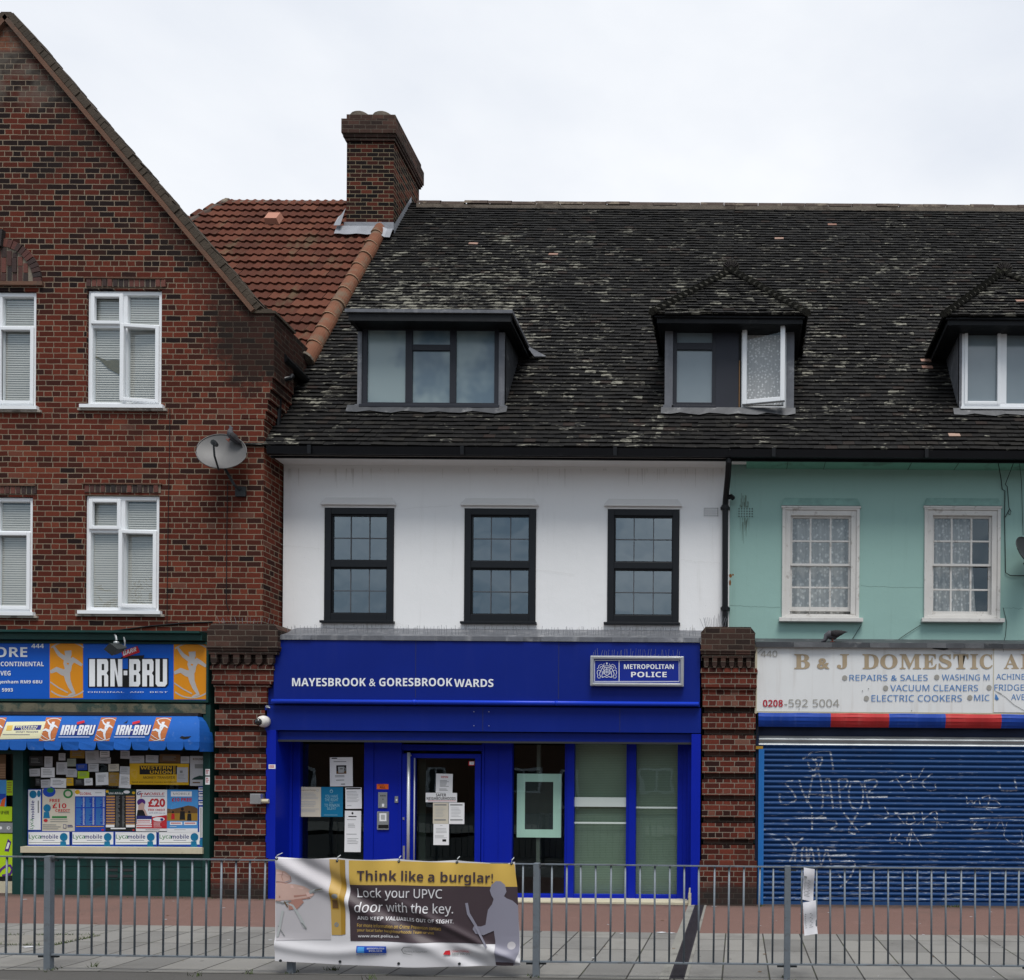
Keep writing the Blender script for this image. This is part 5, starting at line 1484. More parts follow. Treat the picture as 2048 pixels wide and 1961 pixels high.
# ------------------------------------------------------------------ police wall sign
sg = thing('wall_sign', 'framed blue wall sign with white crest on the blue fascia', 'sign', (pt(1274, 1340, 0)[0], -.03, zy(1343)))
a, b_, c, d = rect(1181, 1312.8, 1367.6, 1373, -.09)
o = MB(); o.frame(a, b_, c, d, -.11, -.03, .045); o.frame(a + .012, b_ - .012, c + .012, d - .012, -.118, -.11, .02)
o.build('frame', M['stainless'], sg, bevel=.006)
o = MB(); o.box(a + .04, b_ - .04, -.085, -.04, c + .04, d - .04); o.build('panel', simple('sign panel blue', (.012, .028, .26), .22, .15, 2), sg)
o = MB(); ik = Ink(o, plane_at(-.085), 3.161, 900, 900, .002, .00012)
for (u0, v0, u1, v1) in ((915, 1330, 1450, 1333), (915, 1463, 1450, 1466), (913, 1330, 916, 1466), (1447, 1330, 1450, 1466), (1067, 1330, 1071, 1466)): ik.rect(u0, v0, u1, v1, 0)
ik.text('METROPOLITAN', 1100, 1356, 1414, 1386, 0, .03); ik.text('POLICE', 1145, 1404, 1370, 1438, 0, .035)
# crest: shield, supporters, crown, scrolls
def L(pts, w=3): ik.stroke(pts, w, 0)
cx_ = 992
L([(cx_ - 14, 1392), (cx_ + 14, 1392), (cx_ + 14, 1415), (cx_ + 8, 1424), (cx_, 1429), (cx_ - 8, 1424), (cx_ - 14, 1415), (cx_ - 14, 1392)]); ik.rect(cx_ - 9, 1397, cx_ + 9, 1412, 1); L([(cx_, 1393), (cx_, 1428)], 2); L([(cx_ - 13, 1405), (cx_ + 13, 1405)], 2)
for sx in (-1, 1):
    m_ = lambda q: [(cx_ + sx * x, y) for x, y in q]
    L(m_([(18, 1420), (22, 1405), (18, 1392), (26, 1380), (34, 1386), (38, 1400), (46, 1412), (44, 1428), (36, 1438)]), 3.4)
    L(m_([(26, 1380), (30, 1370), (40, 1372), (44, 1382)]), 3); L(m_([(38, 1400), (52, 1392), (60, 1398), (62, 1412), (56, 1424)]), 3); L(m_([(30, 1400), (28, 1415), (32, 1430), (26, 1440)]), 3)
    L(m_([(20, 1372), (34, 1356), (50, 1364), (54, 1380), (62, 1386)]), 2.6); L(m_([(12, 1386), (22, 1366), (16, 1352)]), 2.6)
    L(m_([(56, 1424), (60, 1436), (54, 1444), (40, 1442)]), 2.6)
L([(cx_ - 12, 1376), (cx_ - 14, 1362), (cx_ - 5, 1368), (cx_, 1356), (cx_ + 5, 1368), (cx_ + 14, 1362), (cx_ + 12, 1376), (cx_ - 12, 1376)], 3); ik.ell(cx_, 1350, 5, 5, 0, 8); L([(cx_, 1380), (cx_, 1390)], 5)
L([(cx_ - 30, 1440), (cx_ - 12, 1434), (cx_, 1440), (cx_ + 12, 1434), (cx_ + 30, 1440)], 3.4)
o.build('lettering', [M['white_ink'], simple('crest tint', (.16, .2, .4), .5)], sg)
o = MB(); spikes(o, a + .02, b_ - .04, -.06, d, .10, 34); o.build('bird_spikes', M['spike'], sg)

# ------------------------------------------------------------------ newsagent sign
SYF = SY - .03
sg = thing('shop_sign', 'long bright blue shop sign with orange athlete panels and white lettering', 'sign', (-10.0, SYF, zy(1345)))
o = MB(); a, b_, c, d = rect(-330, 1284, 415, 1398, SYF)
o.box(a, b_, SYF, SYF + .025, c, d, 0)
ik = Ink(o, plane_at(SYF), 4.3556, 0, 1250, .0015, .00012)
o2 = MB(); o2.frame(a - .02, b_ + .03, c - .035, d + .01, SYF - .03, SYF + .03, .03); o2.build('frame', M['dk_green'], sg)
ik.rect(434, 143, 724, 638, 1); ik.rect(1514, 152, 1808, 650, 1)
def athlete(ik, T_, col, k=1.0):
    """silver javelin runner inside a ring; T_ maps local units to the sign"""
    S = lambda pts, w, sub=0: ik.stroke([T_(*p) for p in pts], [x * k for x in w] if isinstance(w, (list, tuple)) else w * k, col)
    top = [(155 + 232 * math.sin(t), 238 - 232 * math.cos(t)) for t in [R(-38) + R(76) * i / 14 for i in range(15)]]
    bot = [(155 + 232 * math.sin(t), 238 + 232 * math.cos(t)) for t in [R(-38) + R(76) * i / 14 for i in range(15)]]
    S(top, 12); S(bot, 12)
    ik.poly([T_(*p) for p in [(130, 82), (190, 78), (192, 118), (180, 145), (150, 148), (136, 125)]], col)          # head
    ik.poly([T_(*p) for p in [(128, 140), (185, 138), (222, 165), (196, 205), (188, 250), (166, 290), (128, 292), (132, 230), (120, 190)]], col)   # torso
    S([(140, 150), (84, 112), (60, 82), (36, 46)], [40, 34, 26, 18]); S([(190, 150), (235, 172), (285, 205)], [42, 34, 24])
    S([(150, 272), (110, 262), (60, 238), (4, 262)], [62, 54, 44, 26]); S([(150, 270), (160, 330), (182, 385), (215, 440)], [60, 46, 38, 22]); S([(225, 440), (190, 450), (160, 462)], [20, 20, 10])
    S([(4, 345), (80, 395), (160, 436)], 11)
    ik.poly([T_(*p) for p in [(150, 182), (170, 186), (166, 200), (152, 196)]], 1)
athlete(ik, lambda x, y: (434 + x * .99, 143 + y * 1.03), 2); athlete(ik, lambda x, y: (1514 + x, 152 + y * 1.03), 2)
ik.rect(95, 1000 - 1000 + 0, 95.1, .1, 0)
ik.text('STORE', -210, 195, 240, 282, 3, .02); ik.text('444', 275, 165, 385, 204, 3, .015)
ik.text('ENGLISH & CONTINENTAL'[10:], 8, 322, 385, 362, 3, .02); ik.text('FRUIT & VEG', -190, 402, 95, 442, 3, .02); ik.text('Dagenham RM9 6BU', -72, 482, 370, 520, 3, .015); ik.text('5993', 20, 553, 115, 583, 3, .015)
def can_logo(ik, T_, blk, wht, red, dots=True):
    Q = lambda pts: [T_(*p) for p in pts]
    # letters drawn as condensed capitals: I R N - B R U, dark outline behind each
    H0, H1 = 300, 538
    def glyph_at(ch, x0, x1):
        vs_ = {'I': [[(x0, H0), (x1, H0), (x1, H1), (x0, H1)]]}
        w = (x1 - x0)
        if ch == 'I': return vs_['I']
        if ch == 'R': return [[(x0, H0), (x1 - 12, H0), (x1, H0 + 22), (x1, H0 + 100), (x1 - 14, H0 + 122), (x1, H0 + 145), (x1, H1), (x1 - w * .36, H1), (x1 - w * .36, H0 + 140), (x0 + w * .42, H0 + 140), (x0 + w * .42, H1), (x0, H1)]]
        if ch == 'B': return [[(x0, H0), (x1 - 14, H0), (x1, H0 + 22), (x1, H0 + 98), (x1 - 14, H0 + 116), (x1, H0 + 136), (x1, H1 - 24), (x1 - 14, H1), (x0, H1)]]
        if ch == 'N': return [[(x0, H0), (x0 + w * .38, H0), (x1 - w * .36, H0 + 150), (x1 - w * .36, H0), (x1, H0), (x1, H1), (x1 - w * .36, H1), (x0 + w * .36, H0 + 95), (x0 + w * .36, H1), (x0, H1)]]
        if ch == 'U': return [[(x0, H0), (x0 + w * .36, H0), (x0 + w * .36, H1 - 40), (x1 - w * .36, H1 - 40), (x1 - w * .36, H0), (x1, H0), (x1, H1 - 24), (x1 - 18, H1), (x0 + 18, H1), (x0, H1 - 24)]]
    L_ = [('I', 780, 830), ('R', 848, 945), ('N', 964, 1068), ('B', 1128, 1224), ('R', 1242, 1340), ('U', 1358, 1458)]
    ik.poly(Q([(770, 292), (1068, 292), (1068, 546), (770, 546)]), blk); ik.poly(Q([(1118, 292), (1470, 292), (1470, 520), (1445, 546), (1118, 546)]), blk); ik.poly(Q([(1068, 385), (1118, 385), (1118, 546), (1068, 546)]), blk)
    for ch, x0, x1 in L_:
        for p in glyph_at(ch, x0, x1): ik.poly(Q(p), wht)
        w = x1 - x0
        if ch in 'RB': ik.poly(Q([(x0 + w * .42, H0 + 42), (x1 - w * .36, H0 + 42), (x1 - w * .36, H0 + 96), (x0 + w * .42, H0 + 96)]), blk)
        if ch == 'B': ik.poly(Q([(x0 + w * .42, H0 + 138), (x1 - w * .36, H0 + 138), (x1 - w * .36, H1 - 40), (x0 + w * .42, H1 - 40)]), blk)
    ik.poly(Q([(1080, 400), (1112, 400), (1112, 440), (1080, 440)]), wht)
    ik.poly(Q([(1055, 285), (1075, 275), (1260, 265), (1250, 292), (1060, 292)]), blk)
    ik.poly(Q([(1060, 232), (1200, 186), (1222, 240), (1078, 288)]), red)
M['wh2'] = M['white_ink']
can_logo(ik, lambda x, y: (x, y), 4, 3, 5)
# BARR tab letters, tilted
vs_, fs_ = glyph('BARR', .03)
mx_, my_ = max(p[0] for p in vs_), max(p[1] for p in vs_)
o.idx([ik.P(1074 + p[0] / mx_ * 118 + 0, 272 - p[0] / mx_ * 42 - p[1] / my_ * 38) for p in vs_], fs_, 3); ik.off += .0005
for s_, x0, x1 in (('ORIGINAL', 768, 1085), ('AND', 1135, 1255), ('BEST', 1310, 1465)):
    ik.text(s_, x0, 581, x1, 593, 3, .0)
o.build('panel', [M['sign_blue'], M['sign_orange'], M['sign_grey'], M['white_ink'], M['black_ink'], M['red_ink']], sg)

# flood light over that sign
fl = thing('flood_light', 'small dark floodlight on a bracket in front of the blue shop sign', 'floodlight', (pt(232, 1290, -.1)[0], -.1, zy(1290)))
P3 = lambda u, v, y: (pt(u / 4.3556, 1250 + v / 4.3556, y)[0], y, pt(u / 4.3556, 1250 + v / 4.3556, y)[1])
o = MB(); o.tube([P3(1000, 85, SY - .14), P3(1010, 100, -.18), P3(1015, 135, -.22)], .012, 6); o.tube([P3(1080, 110, -.08), P3(1088, 150, -.18), P3(1086, 250, -.18)], .010, 6); o.build('bracket', M['steel'], fl)
o = MB(); c0 = P3(1025, 205, -.22)
o.tube([(c0[0] + .02, -.16, c0[2] + .02), (c0[0], -.24, c0[2] - .01), (c0[0] - .015, -.33, c0[2] - .03)], [(.085, .05), (.095, .07), (.105, .085)], 4); o.build('housing', M['dish_dark'], fl)
o = MB(); c1 = P3(1014, 145, -.22); o.tube([c1, (c1[0], c1[1], c1[2] - .03), (c1[0], c1[1], c1[2] - .05)], [.03, .036, .02], 10); o.build('sensor', M['steel'], fl, smooth=True)

# ------------------------------------------------------------------ newsagent awning
def awn(px, py, off):
    t = (py - 1428) / 56.0
    y = .02 - .23 * t - .06 * math.sin(math.pi * max(0, min(1, t)))
    x, z_ = pt(px, py, y)
    return (x, y - off, z_)
AWM = ['can_orange', 'can_white', 'navy_ink', 'can_cream', 'red_ink', 'gold_ink', 'black_ink']
def put_print():
    global o, ik
    o.build('canopy_print', [M[k] for k in AWM], aw)
    o = MB(); ik = Ink(o, awn, 4.3556, 0, 1250, .003, .0006); ik.fine = 26.0
aw = thing('shop_awning', 'faded blue canvas awning with orange figures and a scalloped edge over the newsagent window', 'awning', (-10.5, 0, zy(1460)))
o = MB(); x_end = 399
nu, nv = 40, 8
xs_ = [-330 + (x_end + 330) * i / nu for i in range(nu + 1)]
V_ = []
for j in range(nv + 1):
    for i in range(nu + 1):
        px = xs_[i]; py = 1428 + 56 * j / nv
        if i == nu: px = x_end - (8 if j == 0 else 3 if j == 1 else 0)
        p = awn(px, py + .5 * math.sin(px * .35) , 0); V_.append(p)
o.idx(V_, [(j * (nu + 1) + i, (j + 1) * (nu + 1) + i, (j + 1) * (nu + 1) + i + 1, j * (nu + 1) + i + 1) for j in range(nv) for i in range(nu)])
# end cheek
ev = [V_[j * (nu + 1) + nu] for j in range(nv + 1)]
for p, q_ in zip(ev, ev[1:]): o.face([p, q_, (q_[0], .1, q_[2]), (p[0], .1, p[2])])
o.build('canopy', M['can_blue'], aw, smooth=True)
o = MB(); k = -330
while k < x_end:
    e = min(k + 34.6, x_end)
    top = [awn(k, 1483, .002), awn(e, 1483, .002)]
    yv = top[0][1]
    pts = [(k, 1484), (e, 1484), (e - .2, 1494), (e - 2.5, 1500), (e - 6, 1500.8), (k + 6, 1500.3), (k + 2.5, 1499), (k + .2, 1493)]
    o.face([(pt(px, py, yv)[0], yv - .004 - .012 * (py > 1490) * math.sin(k), pt(px, py, yv)[1]) for px, py in reversed(pts)]); k += 34.9
ye = ev[-1][1]; o.face([ev[-1], (ev[-1][0], .1, ev[-1][2]), (ev[-1][0], .1, ev[-1][2] - .12), (ev[-1][0], ye, ev[-1][2] - .13)])
o.build('valance', M['can_blue'], aw)
o = MB(); a, b_, c, d = rect(-330, 1424, 398, 1430, 0); o.box(a, b_, -.02, .12, c, d); o.build('top_rail', M['channel'], aw)
o = MB(); ik = Ink(o, awn, 4.3556, 0, 1250, .003, .0006); ik.fine = 26.0
def band(u0, u1, mm):   # vertical stripe following the canopy
    n_ = 6; vs = []
    for j in range(n_ + 1):
        v = 808 + 204 * j / n_; sh = -66 * j / n_
        vs += [ik.P(u0 + sh, v), ik.P(u1 + sh, v)]
    o.idx(vs, [(2 * j, 2 * j + 2, 2 * j + 3, 2 * j + 1) for j in range(n_)], mm); ik.off += .0005
for u0 in (-75, 405, 883, 1362):
    band(u0, u0 + 135, 0)
    athlete(ik, lambda x, y, u0=u0: (u0 + 4 + x * .44 - (y * .42) * .33, 812 + y * .42), 1, .42); put_print()
for u0 in (545, 1028):
    T_ = lambda x, y, u0=u0: (u0 + (x - 770) * .43 - (y - 180) * .30 * .33 + 10, 833 + (y - 186) * .36)
    can_logo(ik, T_, 2, 1, 4); ik.lines(u0 - 30, 975, u0 + 250, 983, 1, 1, .7, .05); put_print()
ik.poly([(-5, 998), (355, 990), (402, 842), (60, 846)], 3)
ik.poly([(120, 920), (355, 915), (365, 873), (132, 880)], 2); ik.text('WESTERN', 140, 880, 330, 897, 3, .02, .2); ik.text('UNION', 185, 900, 318, 916, 3, .02, .2); ik.poly([(55, 922), (105, 920), (115, 876), (66, 878)], 5)
ik.text('MONEY TRANSFER', 140, 926, 335, 940, 2, .0, .2); ik.lines(25, 955, 350, 962, 1, 2); put_print()
ik.poly([(1565, 985), (1600, 998), (1640, 992), (1668, 970), (1610, 975), (1585, 968)], 6); ik.poly([(1075, 858), (1095, 848), (1117, 830), (1105, 858)], 6); ik.poly([(1122, 990), (1128, 970), (1131, 992)], 6)
o.build('canvas_tear', [M[k] for k in AWM], aw)

# ------------------------------------------------------------------ newsagent window posters
YP = SY + .045
def sN(r): return (r[0] / 4.3556, 1480 + r[1] / 4.3556, r[2] / 4.3556, 1480 + r[3] / 4.3556)
def znotice(name, label, cat, r, paper, draw=None, mats=(), rot=0.0, y=YP, group=None):
    def dd(i):
        j = Ink(i.mb, i.surf, 4.3556, 0, 1480, i.off, i.step); draw(j)
    return notice(name, label, cat, sN(r), y, paper, dd if draw else None, mats, rot, .002, group)
WK, NK, RY, GN = M['white_ink'], M['navy_ink'], M['royal'], M['green_ink']
def bust(i, x, y, s, m):   # plain round green shape
    i.ell(x, y, 34 * s, 36 * s, m); i.poly([(x - 34 * s, y + 92 * s), (x + 26 * s, y + 92 * s), (x + 18 * s, y + 36 * s), (x - 28 * s, y + 36 * s)], m)
def lyca(u0):
    def f(i):
        i.rect(u0 + 4, 804, u0 + 360, 912, 1)
        i.text('Lyca', u0 + 8, 825, u0 + 112, 872, 2, .01); i.text('mobile', u0 + 112, 825, u0 + 264, 862, 3, .02)
        i.lines(u0 + 130, 874, u0 + 262, 882, 1, 3); i.lines(u0 + 8, 893, u0 + 300, 902, 1, 4, .5, .05); bust(i, u0 + 312, 848, 1.0, 5)
    return f
LM = (M['paper'], GN, NK, GK, M['teal_ink'])
for k, (u0, wh) in enumerate(((245, 'leftmost of four'), (628, 'second from left of four'), (1003, 'third from left of four'), (1383, 'rightmost of four'))):
    znotice('phone_poster', 'white phone card poster with blue edge along the window bottom, ' + wh, 'poster', (u0 - 4, 797, u0 + 368 if k < 3 else 1728, 930), RY, lyca(u0), LM, group='phone card posters along the window bottom')
def d_lv(i):
    i.rect(248, 436, 356, 784, 1); i.text('Lyca', 262, 690, 300, 778, 2, .01, rot=1); i.text('mobile', 270, 530, 300, 688, 3, .02, rot=1); i.lines(330, 530, 345, 770, 1, 4); i.ell(290, 476, 32, 34, 5); i.ell(340, 470, 16, 30, 5)
znotice('phone_poster', 'upright white phone poster with sideways lettering at the window left end', 'poster', (243, 430, 364, 792), RY, d_lv, LM)
def d_free(i):
    i.ell(430, 452, 56, 46, 1); i.ell(440, 440, 30, 22, 2); i.ell(594, 470, 42, 40, 2); i.ell(594, 470, 26, 24, 0)
    i.text('FREE', 434, 515, 524, 543, 3, .02); i.text('£10', 458, 553, 580, 597, 3, .02); i.text('CREDIT', 484, 604, 612, 628, 3, .02); i.lines(510, 632, 612, 642, 1, 4)
    bust(i, 412, 595, .95, 5); i.rect(455, 665, 585, 682, 2); i.ell(400, 703, 18, 14, 3); i.lines(440, 692, 640, 700, 1, 4); i.lines(440, 710, 620, 720, 1, 4); i.lines(375, 738, 540, 790, 3, 4, .3); i.rect(552, 737, 580, 772, 6); i.rect(556, 741, 576, 768, 0); i.lines(590, 742, 648, 768, 2, 6)
znotice('phone_poster', 'cream FREE £10 CREDIT phone poster in the newsagent window', 'poster', (369, 428, 653, 797), M['paper_cream'], d_free, (RY, GN, M['red_ink'], GK, M['teal_ink'], NK))
def d_glob(i):
    i.rect(655, 433, 918, 492, 1); i.ell(676, 455, 22, 20, 2); i.text('GLOBAL', 695, 458, 800, 480, 3, .02); i.lines(830, 460, 905, 468, 1, 4)
    for u in (664, 748, 838):
        for v0, v1 in ((505, 590), (600, 745)):
            i.lines(u, v0, u + 62, v1, int((v1 - v0) / 9), 5, .45, .55); i.lines(u + 60, v0, u + 76, v1, int((v1 - v0) / 9), 1, .4, .2)
    i.lines(664, 752, 910, 766, 1, 2); i.ell(897, 785, 12, 8, 3, 10)
znotice('rate_poster', 'blue call rate poster with columns of tiny pale text', 'poster', (655, 431, 920, 798), RY, d_glob, (M['paper'], M['yellow_ink'], M['red_ink'], GK, M['sky_ink']))
def d_af(i):
    i.rect(922, 432, 1185, 482, 1); i.text('Uni Africa', 948, 456, 1074, 474, 2, .02); i.ell(1105, 455, 28, 14, 2); i.ell(935, 450, 14, 12, 3); i.ell(1165, 462, 14, 12, 3)
    for c0, c1 in ((928, 1003), (1100, 1178)):
        for r in range(11): i.rect(c0, 488 + r * 24, c1, 502 + r * 24, 4); 
        for r in range(11):
            i.rect(c0 + 6, 502 + r * 24, c0 + 34, 510 + r * 24, 5); i.rect(c0 + 40, 502 + r * 24, c1 - 4, 510 + r * 24, 5)
    i.lines(1015, 490, 1052, 760, 26, 6, .4, .5); i.lines(1070, 490, 1092, 760, 26, 6, .4, .3); i.rect(928, 740, 1003, 762, 2); i.rect(1104, 740, 1180, 762, 2); i.rect(970, 767, 1100, 778, 2); i.ell(1168, 786, 10, 8, 7, 8)
znotice('rate_poster', 'black and orange call rate poster with a dark green heading', 'poster', (922, 431, 1186, 800), M['black_ink'], d_af, (M['dk_green'], M['paper'], M['yellow_ink'], simple('peach print', (.5, .27, .10), .6), NK, GK, M['red_ink']))
def d_gt(i):
    i.text('G', 1194, 450, 1232, 482, 2, .04, .2); i.text('T', 1222, 466, 1250, 502, 1, .04, .2); i.text('MOBILE', 1256, 460, 1436, 482, 1, .01, .2); i.rect(1240, 490, 1436, 494, 2)
    i.text('£20', 1292, 512, 1440, 586, 1, .035); i.text('FREE CREDIT', 1293, 602, 1440, 620, 1, .02); i.text('with £20 top-up', 1300, 632, 1440, 644, 2, .0)
    i.ell(1232, 545, 36, 32, 3); i.poly([(1205, 620), (1255, 615), (1262, 560), (1240, 545), (1208, 570)], 4); i.poly([(1192, 672), (1275, 672), (1262, 610), (1200, 612)], 5); i.stroke([(1280, 662), (1262, 618), (1246, 600)], 16, 4)
    i.poly([(1190, 772), (1455, 772), (1455, 655), (1330, 672), (1190, 690)], 1); i.poly([(1190, 720), (1325, 720), (1325, 662), (1190, 662)], 2); i.rect(1196, 692, 1320, 732, 0); i.lines(1200, 700, 1316, 728, 2, 1, .4, .1); i.rect(1190, 736, 1325, 745, 0); i.rect(1190, 752, 1325, 760, 0); i.ell(1385, 692, 52, 18, 0); i.ell(1412, 694, 14, 12, 2); i.lines(1340, 716, 1420, 768, 5, 0, .25); i.lines(1270, 782, 1400, 790, 1, 5)
znotice('phone_poster', 'white and red £20 FREE CREDIT poster with a woman in a cap', 'poster', (1187, 434, 1455, 806), M['paper'], d_gt, (M['red_ink'], NK, M['purple_ink'], M['skin_ink'], BK))
def d_le(i):
    i.rect(1490, 450, 1672, 494, 1); i.text('MOBILE', 1510, 462, 1658, 480, 6, .0); i.text('£10 FREE', 1497, 506, 1672, 538, 2, .03)
    i.poly([(1457, 640), (1723, 640), (1723, 600), (1690, 580), (1640, 572), (1570, 590), (1500, 605), (1457, 598)], 3); i.rect(1457, 640, 1723, 706, 4)
    for (x, y, s) in ((1508, 665, 1), (1590, 655, 1.5), (1650, 670, 1.2)):
        i.ell(x, y - 34 * s, 9 * s, 10 * s, 5, 10); i.poly([(x - 16 * s, y + 28 * s), (x + 16 * s, y + 28 * s), (x + 14 * s, y - 22 * s), (x - 12 * s, y - 22 * s)], 5 if s > 1 else 2)
    i.rect(1482, 714, 1590, 742, 1); i.rect(1604, 714, 1714, 742, 1); i.lines(1490, 722, 1580, 734, 1, 2, .7, .05); i.lines(1612, 722, 1706, 734, 1, 2, .7, .05); i.rect(1457, 772, 1724, 806, 1); i.lines(1520, 782, 1640, 790, 1, 6); i.lines(1480, 755, 1540, 762, 1, 1)
znotice('phone_poster', 'sky blue £10 FREE poster with people kneeling in a field', 'poster', (1456, 435, 1726, 808), M['sky_ink'], d_le, (M['paper'], M['red_ink'], M['brown_ink'], M['gold_dark'], BK, GK))
def d_st(i):
    for v0, v1 in ((416, 446), (456, 490), (496, 522), (536, 568)): i.rect(1732, v0, 1788, v1, 1); i.lines(1738, v0 + 8, 1784, v1 - 8, 1, 2, .6)
    i.rect(1738, 584, 1788, 852, 1); i.lines(1748, 590, 1756, 848, 1, 3, 1, 0); i.lines(1766, 640, 1774, 840, 1, 3, 1, 0); i.ell(1762, 895, 24, 34, 4)
znotice('phone_poster', 'narrow blue and white sticker strip against the window right edge', 'poster', (1728, 408, 1792, 935), RY, d_st, (M['paper'], NK, GK, M['teal_ink']))
def d_wu(i):
    i.rect(1217, 226, 1512, 302, 1); i.text('WESTERN', 1226, 230, 1496, 258, 0, .04); i.text('UNION', 1308, 268, 1496, 296, 0, .04); i.rect(1520, 226, 1545, 302, 1); i.rect(1525, 226, 1529, 302, 0)
    i.text('MONEY TRANSFER', 1248, 318, 1524, 340, 1, .0, .15); i.text('Send and receive money worldwide', 1150, 362, 1540, 378, 1, .0)
znotice('money_poster', 'yellow WESTERN UNION poster high in the newsagent window', 'poster', (1130, 207, 1645, 392), M['yellow_ink'], d_wu, (BK,))
znotice('paper_notice', 'folded white paper taped over the yellow poster right end', 'notice', (1542, 240, 1638, 370), M['paper_dim'], lambda i: (i.rect(1568, 268, 1592, 290, 1), i.lines(1552, 300, 1620, 350, 4, 1, .2)), (GK,), y=YP - .006)
def d_pos(i):
    i.text('ROUND', 1682, 160, 1780, 178, 1, .02); i.rect(1698, 212, 1790, 250, 2); i.poly([(1672, 348), (1786, 348), (1786, 318), (1740, 312), (1690, 330)], 3); i.lines(1680, 368, 1770, 385, 1, 1, .6)
znotice('paper_notice', 'pale poster with dark photos right of the yellow poster', 'poster', (1656, 142, 1790, 402), M['paper_dim'], d_pos, (M['brown_ink'], GK, M['dk_green']))
PD, PW_, PK = M['paper_dim'], M['paper'], M['paper_dark']
small = [
 (388, 145, 458, 238, PD, 'pale card second from the left, high in the newsagent window'),
 (257, 252, 350, 318, PD, 'pale card furthest left in the newsagent window, above the posters'),
 (358, 243, 477, 328, PW_, 'wide white card left of the tall card in the newsagent window'),
 (512, 117, 570, 180, PD, 'small pale card just under the awning, left part of the window'),
 (492, 195, 585, 303, PD, 'tall pale card left of the lime card'),
 (586, 165, 662, 232, M['blind_olive'], 'dull olive card just above the striped card'),
 (578, 252, 672, 325, PD, 'grey card touching the left side of the lime card'),
 (665, 210, 760, 265, M['royal'], 'blue printed card directly above the lime card'),
 (678, 275, 777, 338, M['lime'], 'bright lime green card in the newsagent window'),
 (745, 95, 862, 205, PD, 'large pale sheet under the awning above the blue card'),
 (770, 208, 860, 278, PD, 'pale card right of the blue card'),
 (870, 98, 955, 150, PW_, 'tilted white card right under the awning middle'),
 (865, 153, 965, 206, PD, 'pale card below the tilted white card'),
 (945, 212, 1037, 275, M['paper_cream'], 'cream picture card above the small map card'),
 (947, 285, 1037, 402, M['gold_dark'], 'brownish map card left of the yellow poster'),
 (1045, 232, 1130, 298, PD, 'pale card touching the yellow poster upper left corner'),
 (1039, 300, 1142, 420, PW_, 'tall white sheet overlapping the yellow poster lower left corner'),
 (1050, 95, 1130, 165, PD, 'pale card high above the yellow poster left end'),
 (1130, 140, 1257, 203, PD, 'wide pale card resting on the yellow poster top edge'),
 (1270, 135, 1380, 200, PD, 'pale card above the middle of the yellow poster'),
 (1390, 128, 1570, 200, M['brown_ink'], 'dark reddish strip above the yellow poster right half'),
 (1575, 145, 1650, 205, PD, 'small pale card above the yellow poster right corner'),
 (835, 285, 945, 395, PW_, 'square white sheet left of the map card'),
 (735, 335, 808, 397, PW_, 'small white card under the lime card'),
 (650, 340, 733, 397, PK, 'dark card with pale lines under the lime card'),
 (580, 330, 640, 400, M['yellow_ink'], 'small yellow card left of the dark card'),
 (440, 335, 577, 418, PW_, 'wide white sheet above the cream phone poster'),
 (358, 347, 438, 418, PD, 'pale sheet left of the wide white sheet above the cream poster'),
 (252, 145, 375, 225, PK, 'dark grey card in the top left of the newsagent window'),
 (612, 92, 738, 160, M['gold_dark'], 'dim striped card under the awning with a dark photo'),
 (310, 335, 356, 400, PK, 'narrow dark card above the sideways phone poster'),
]
for k, (u0, v0, u1, v1, mt, lb) in enumerate(small):
    ln = lambda i, u0=u0, v0=v0, u1=u1, v1=v1: i.lines(u0 + (u1 - u0) * .15, v0 + (v1 - v0) * .2, u1 - (u1 - u0) * .15, v1 - (v1 - v0) * .2, max(2, int((v1 - v0) / 18)), 1, .3)
    znotice('paper_notice', lb, 'notice', (u0, v0, u1, v1), mt, ln, (GK,), R(random.gauss(0, 1.6)), YP + .002 - .0015 * (k % 4), 'small notices in the newsagent window')
for r, lb in (((1789, 255, 1828, 310), 'upper small white sticker on the dark green shop post'), ((1789, 322, 1828, 390), 'lower small white sticker on the dark green shop post')):
    znotice('sticker', lb, 'sticker', r, M['paper'], lambda i, r=r: i.lines(r[0] + 6, r[1] + 10, r[2] - 6, r[3] - 10, 3, 1), (M['red_ink'],), y=SY - .04)
# posters on the far left doorway
YB = SY + .10
znotice('door_poster', 'blue poster with a red shape on the dark doorway at the photo edge', 'poster', (-40, 350, 55, 590), M['sky_ink'], lambda i: (i.rect(-40, 470, 52, 520, 1), i.poly([(0, 580), (40, 600 - 15), (52, 500), (20, 520)], 2)), (M['royal'], M['orange_lbl']), y=YB)
znotice('door_poster', 'lime card to the right of the blue door poster', 'card', (57, 355, 116, 485), M['lime'], lambda i: i.lines(64, 370, 110, 470, 5, 1), (M['gold_dark'],), y=YB - .004)
znotice('door_poster', 'lime strip with black lettering below the blue door poster', 'poster', (-40, 582, 106, 710), M['lime'], lambda i: i.text('TOP UP HERE', -30, 618, 80, 650, 1, .03), (BK,), y=YB - .006)
znotice('door_plate', 'silver plate with white marks on the newsagent door', 'door plate', (-40, 722, 130, 810), M['steel'], lambda i: (i.ell(8, 768, 12, 14, 1, 12), i.ell(76, 768, 16, 14, 1, 14), i.ell(78, 768, 10, 8, 0, 12)), (WK,), y=YB - .01)
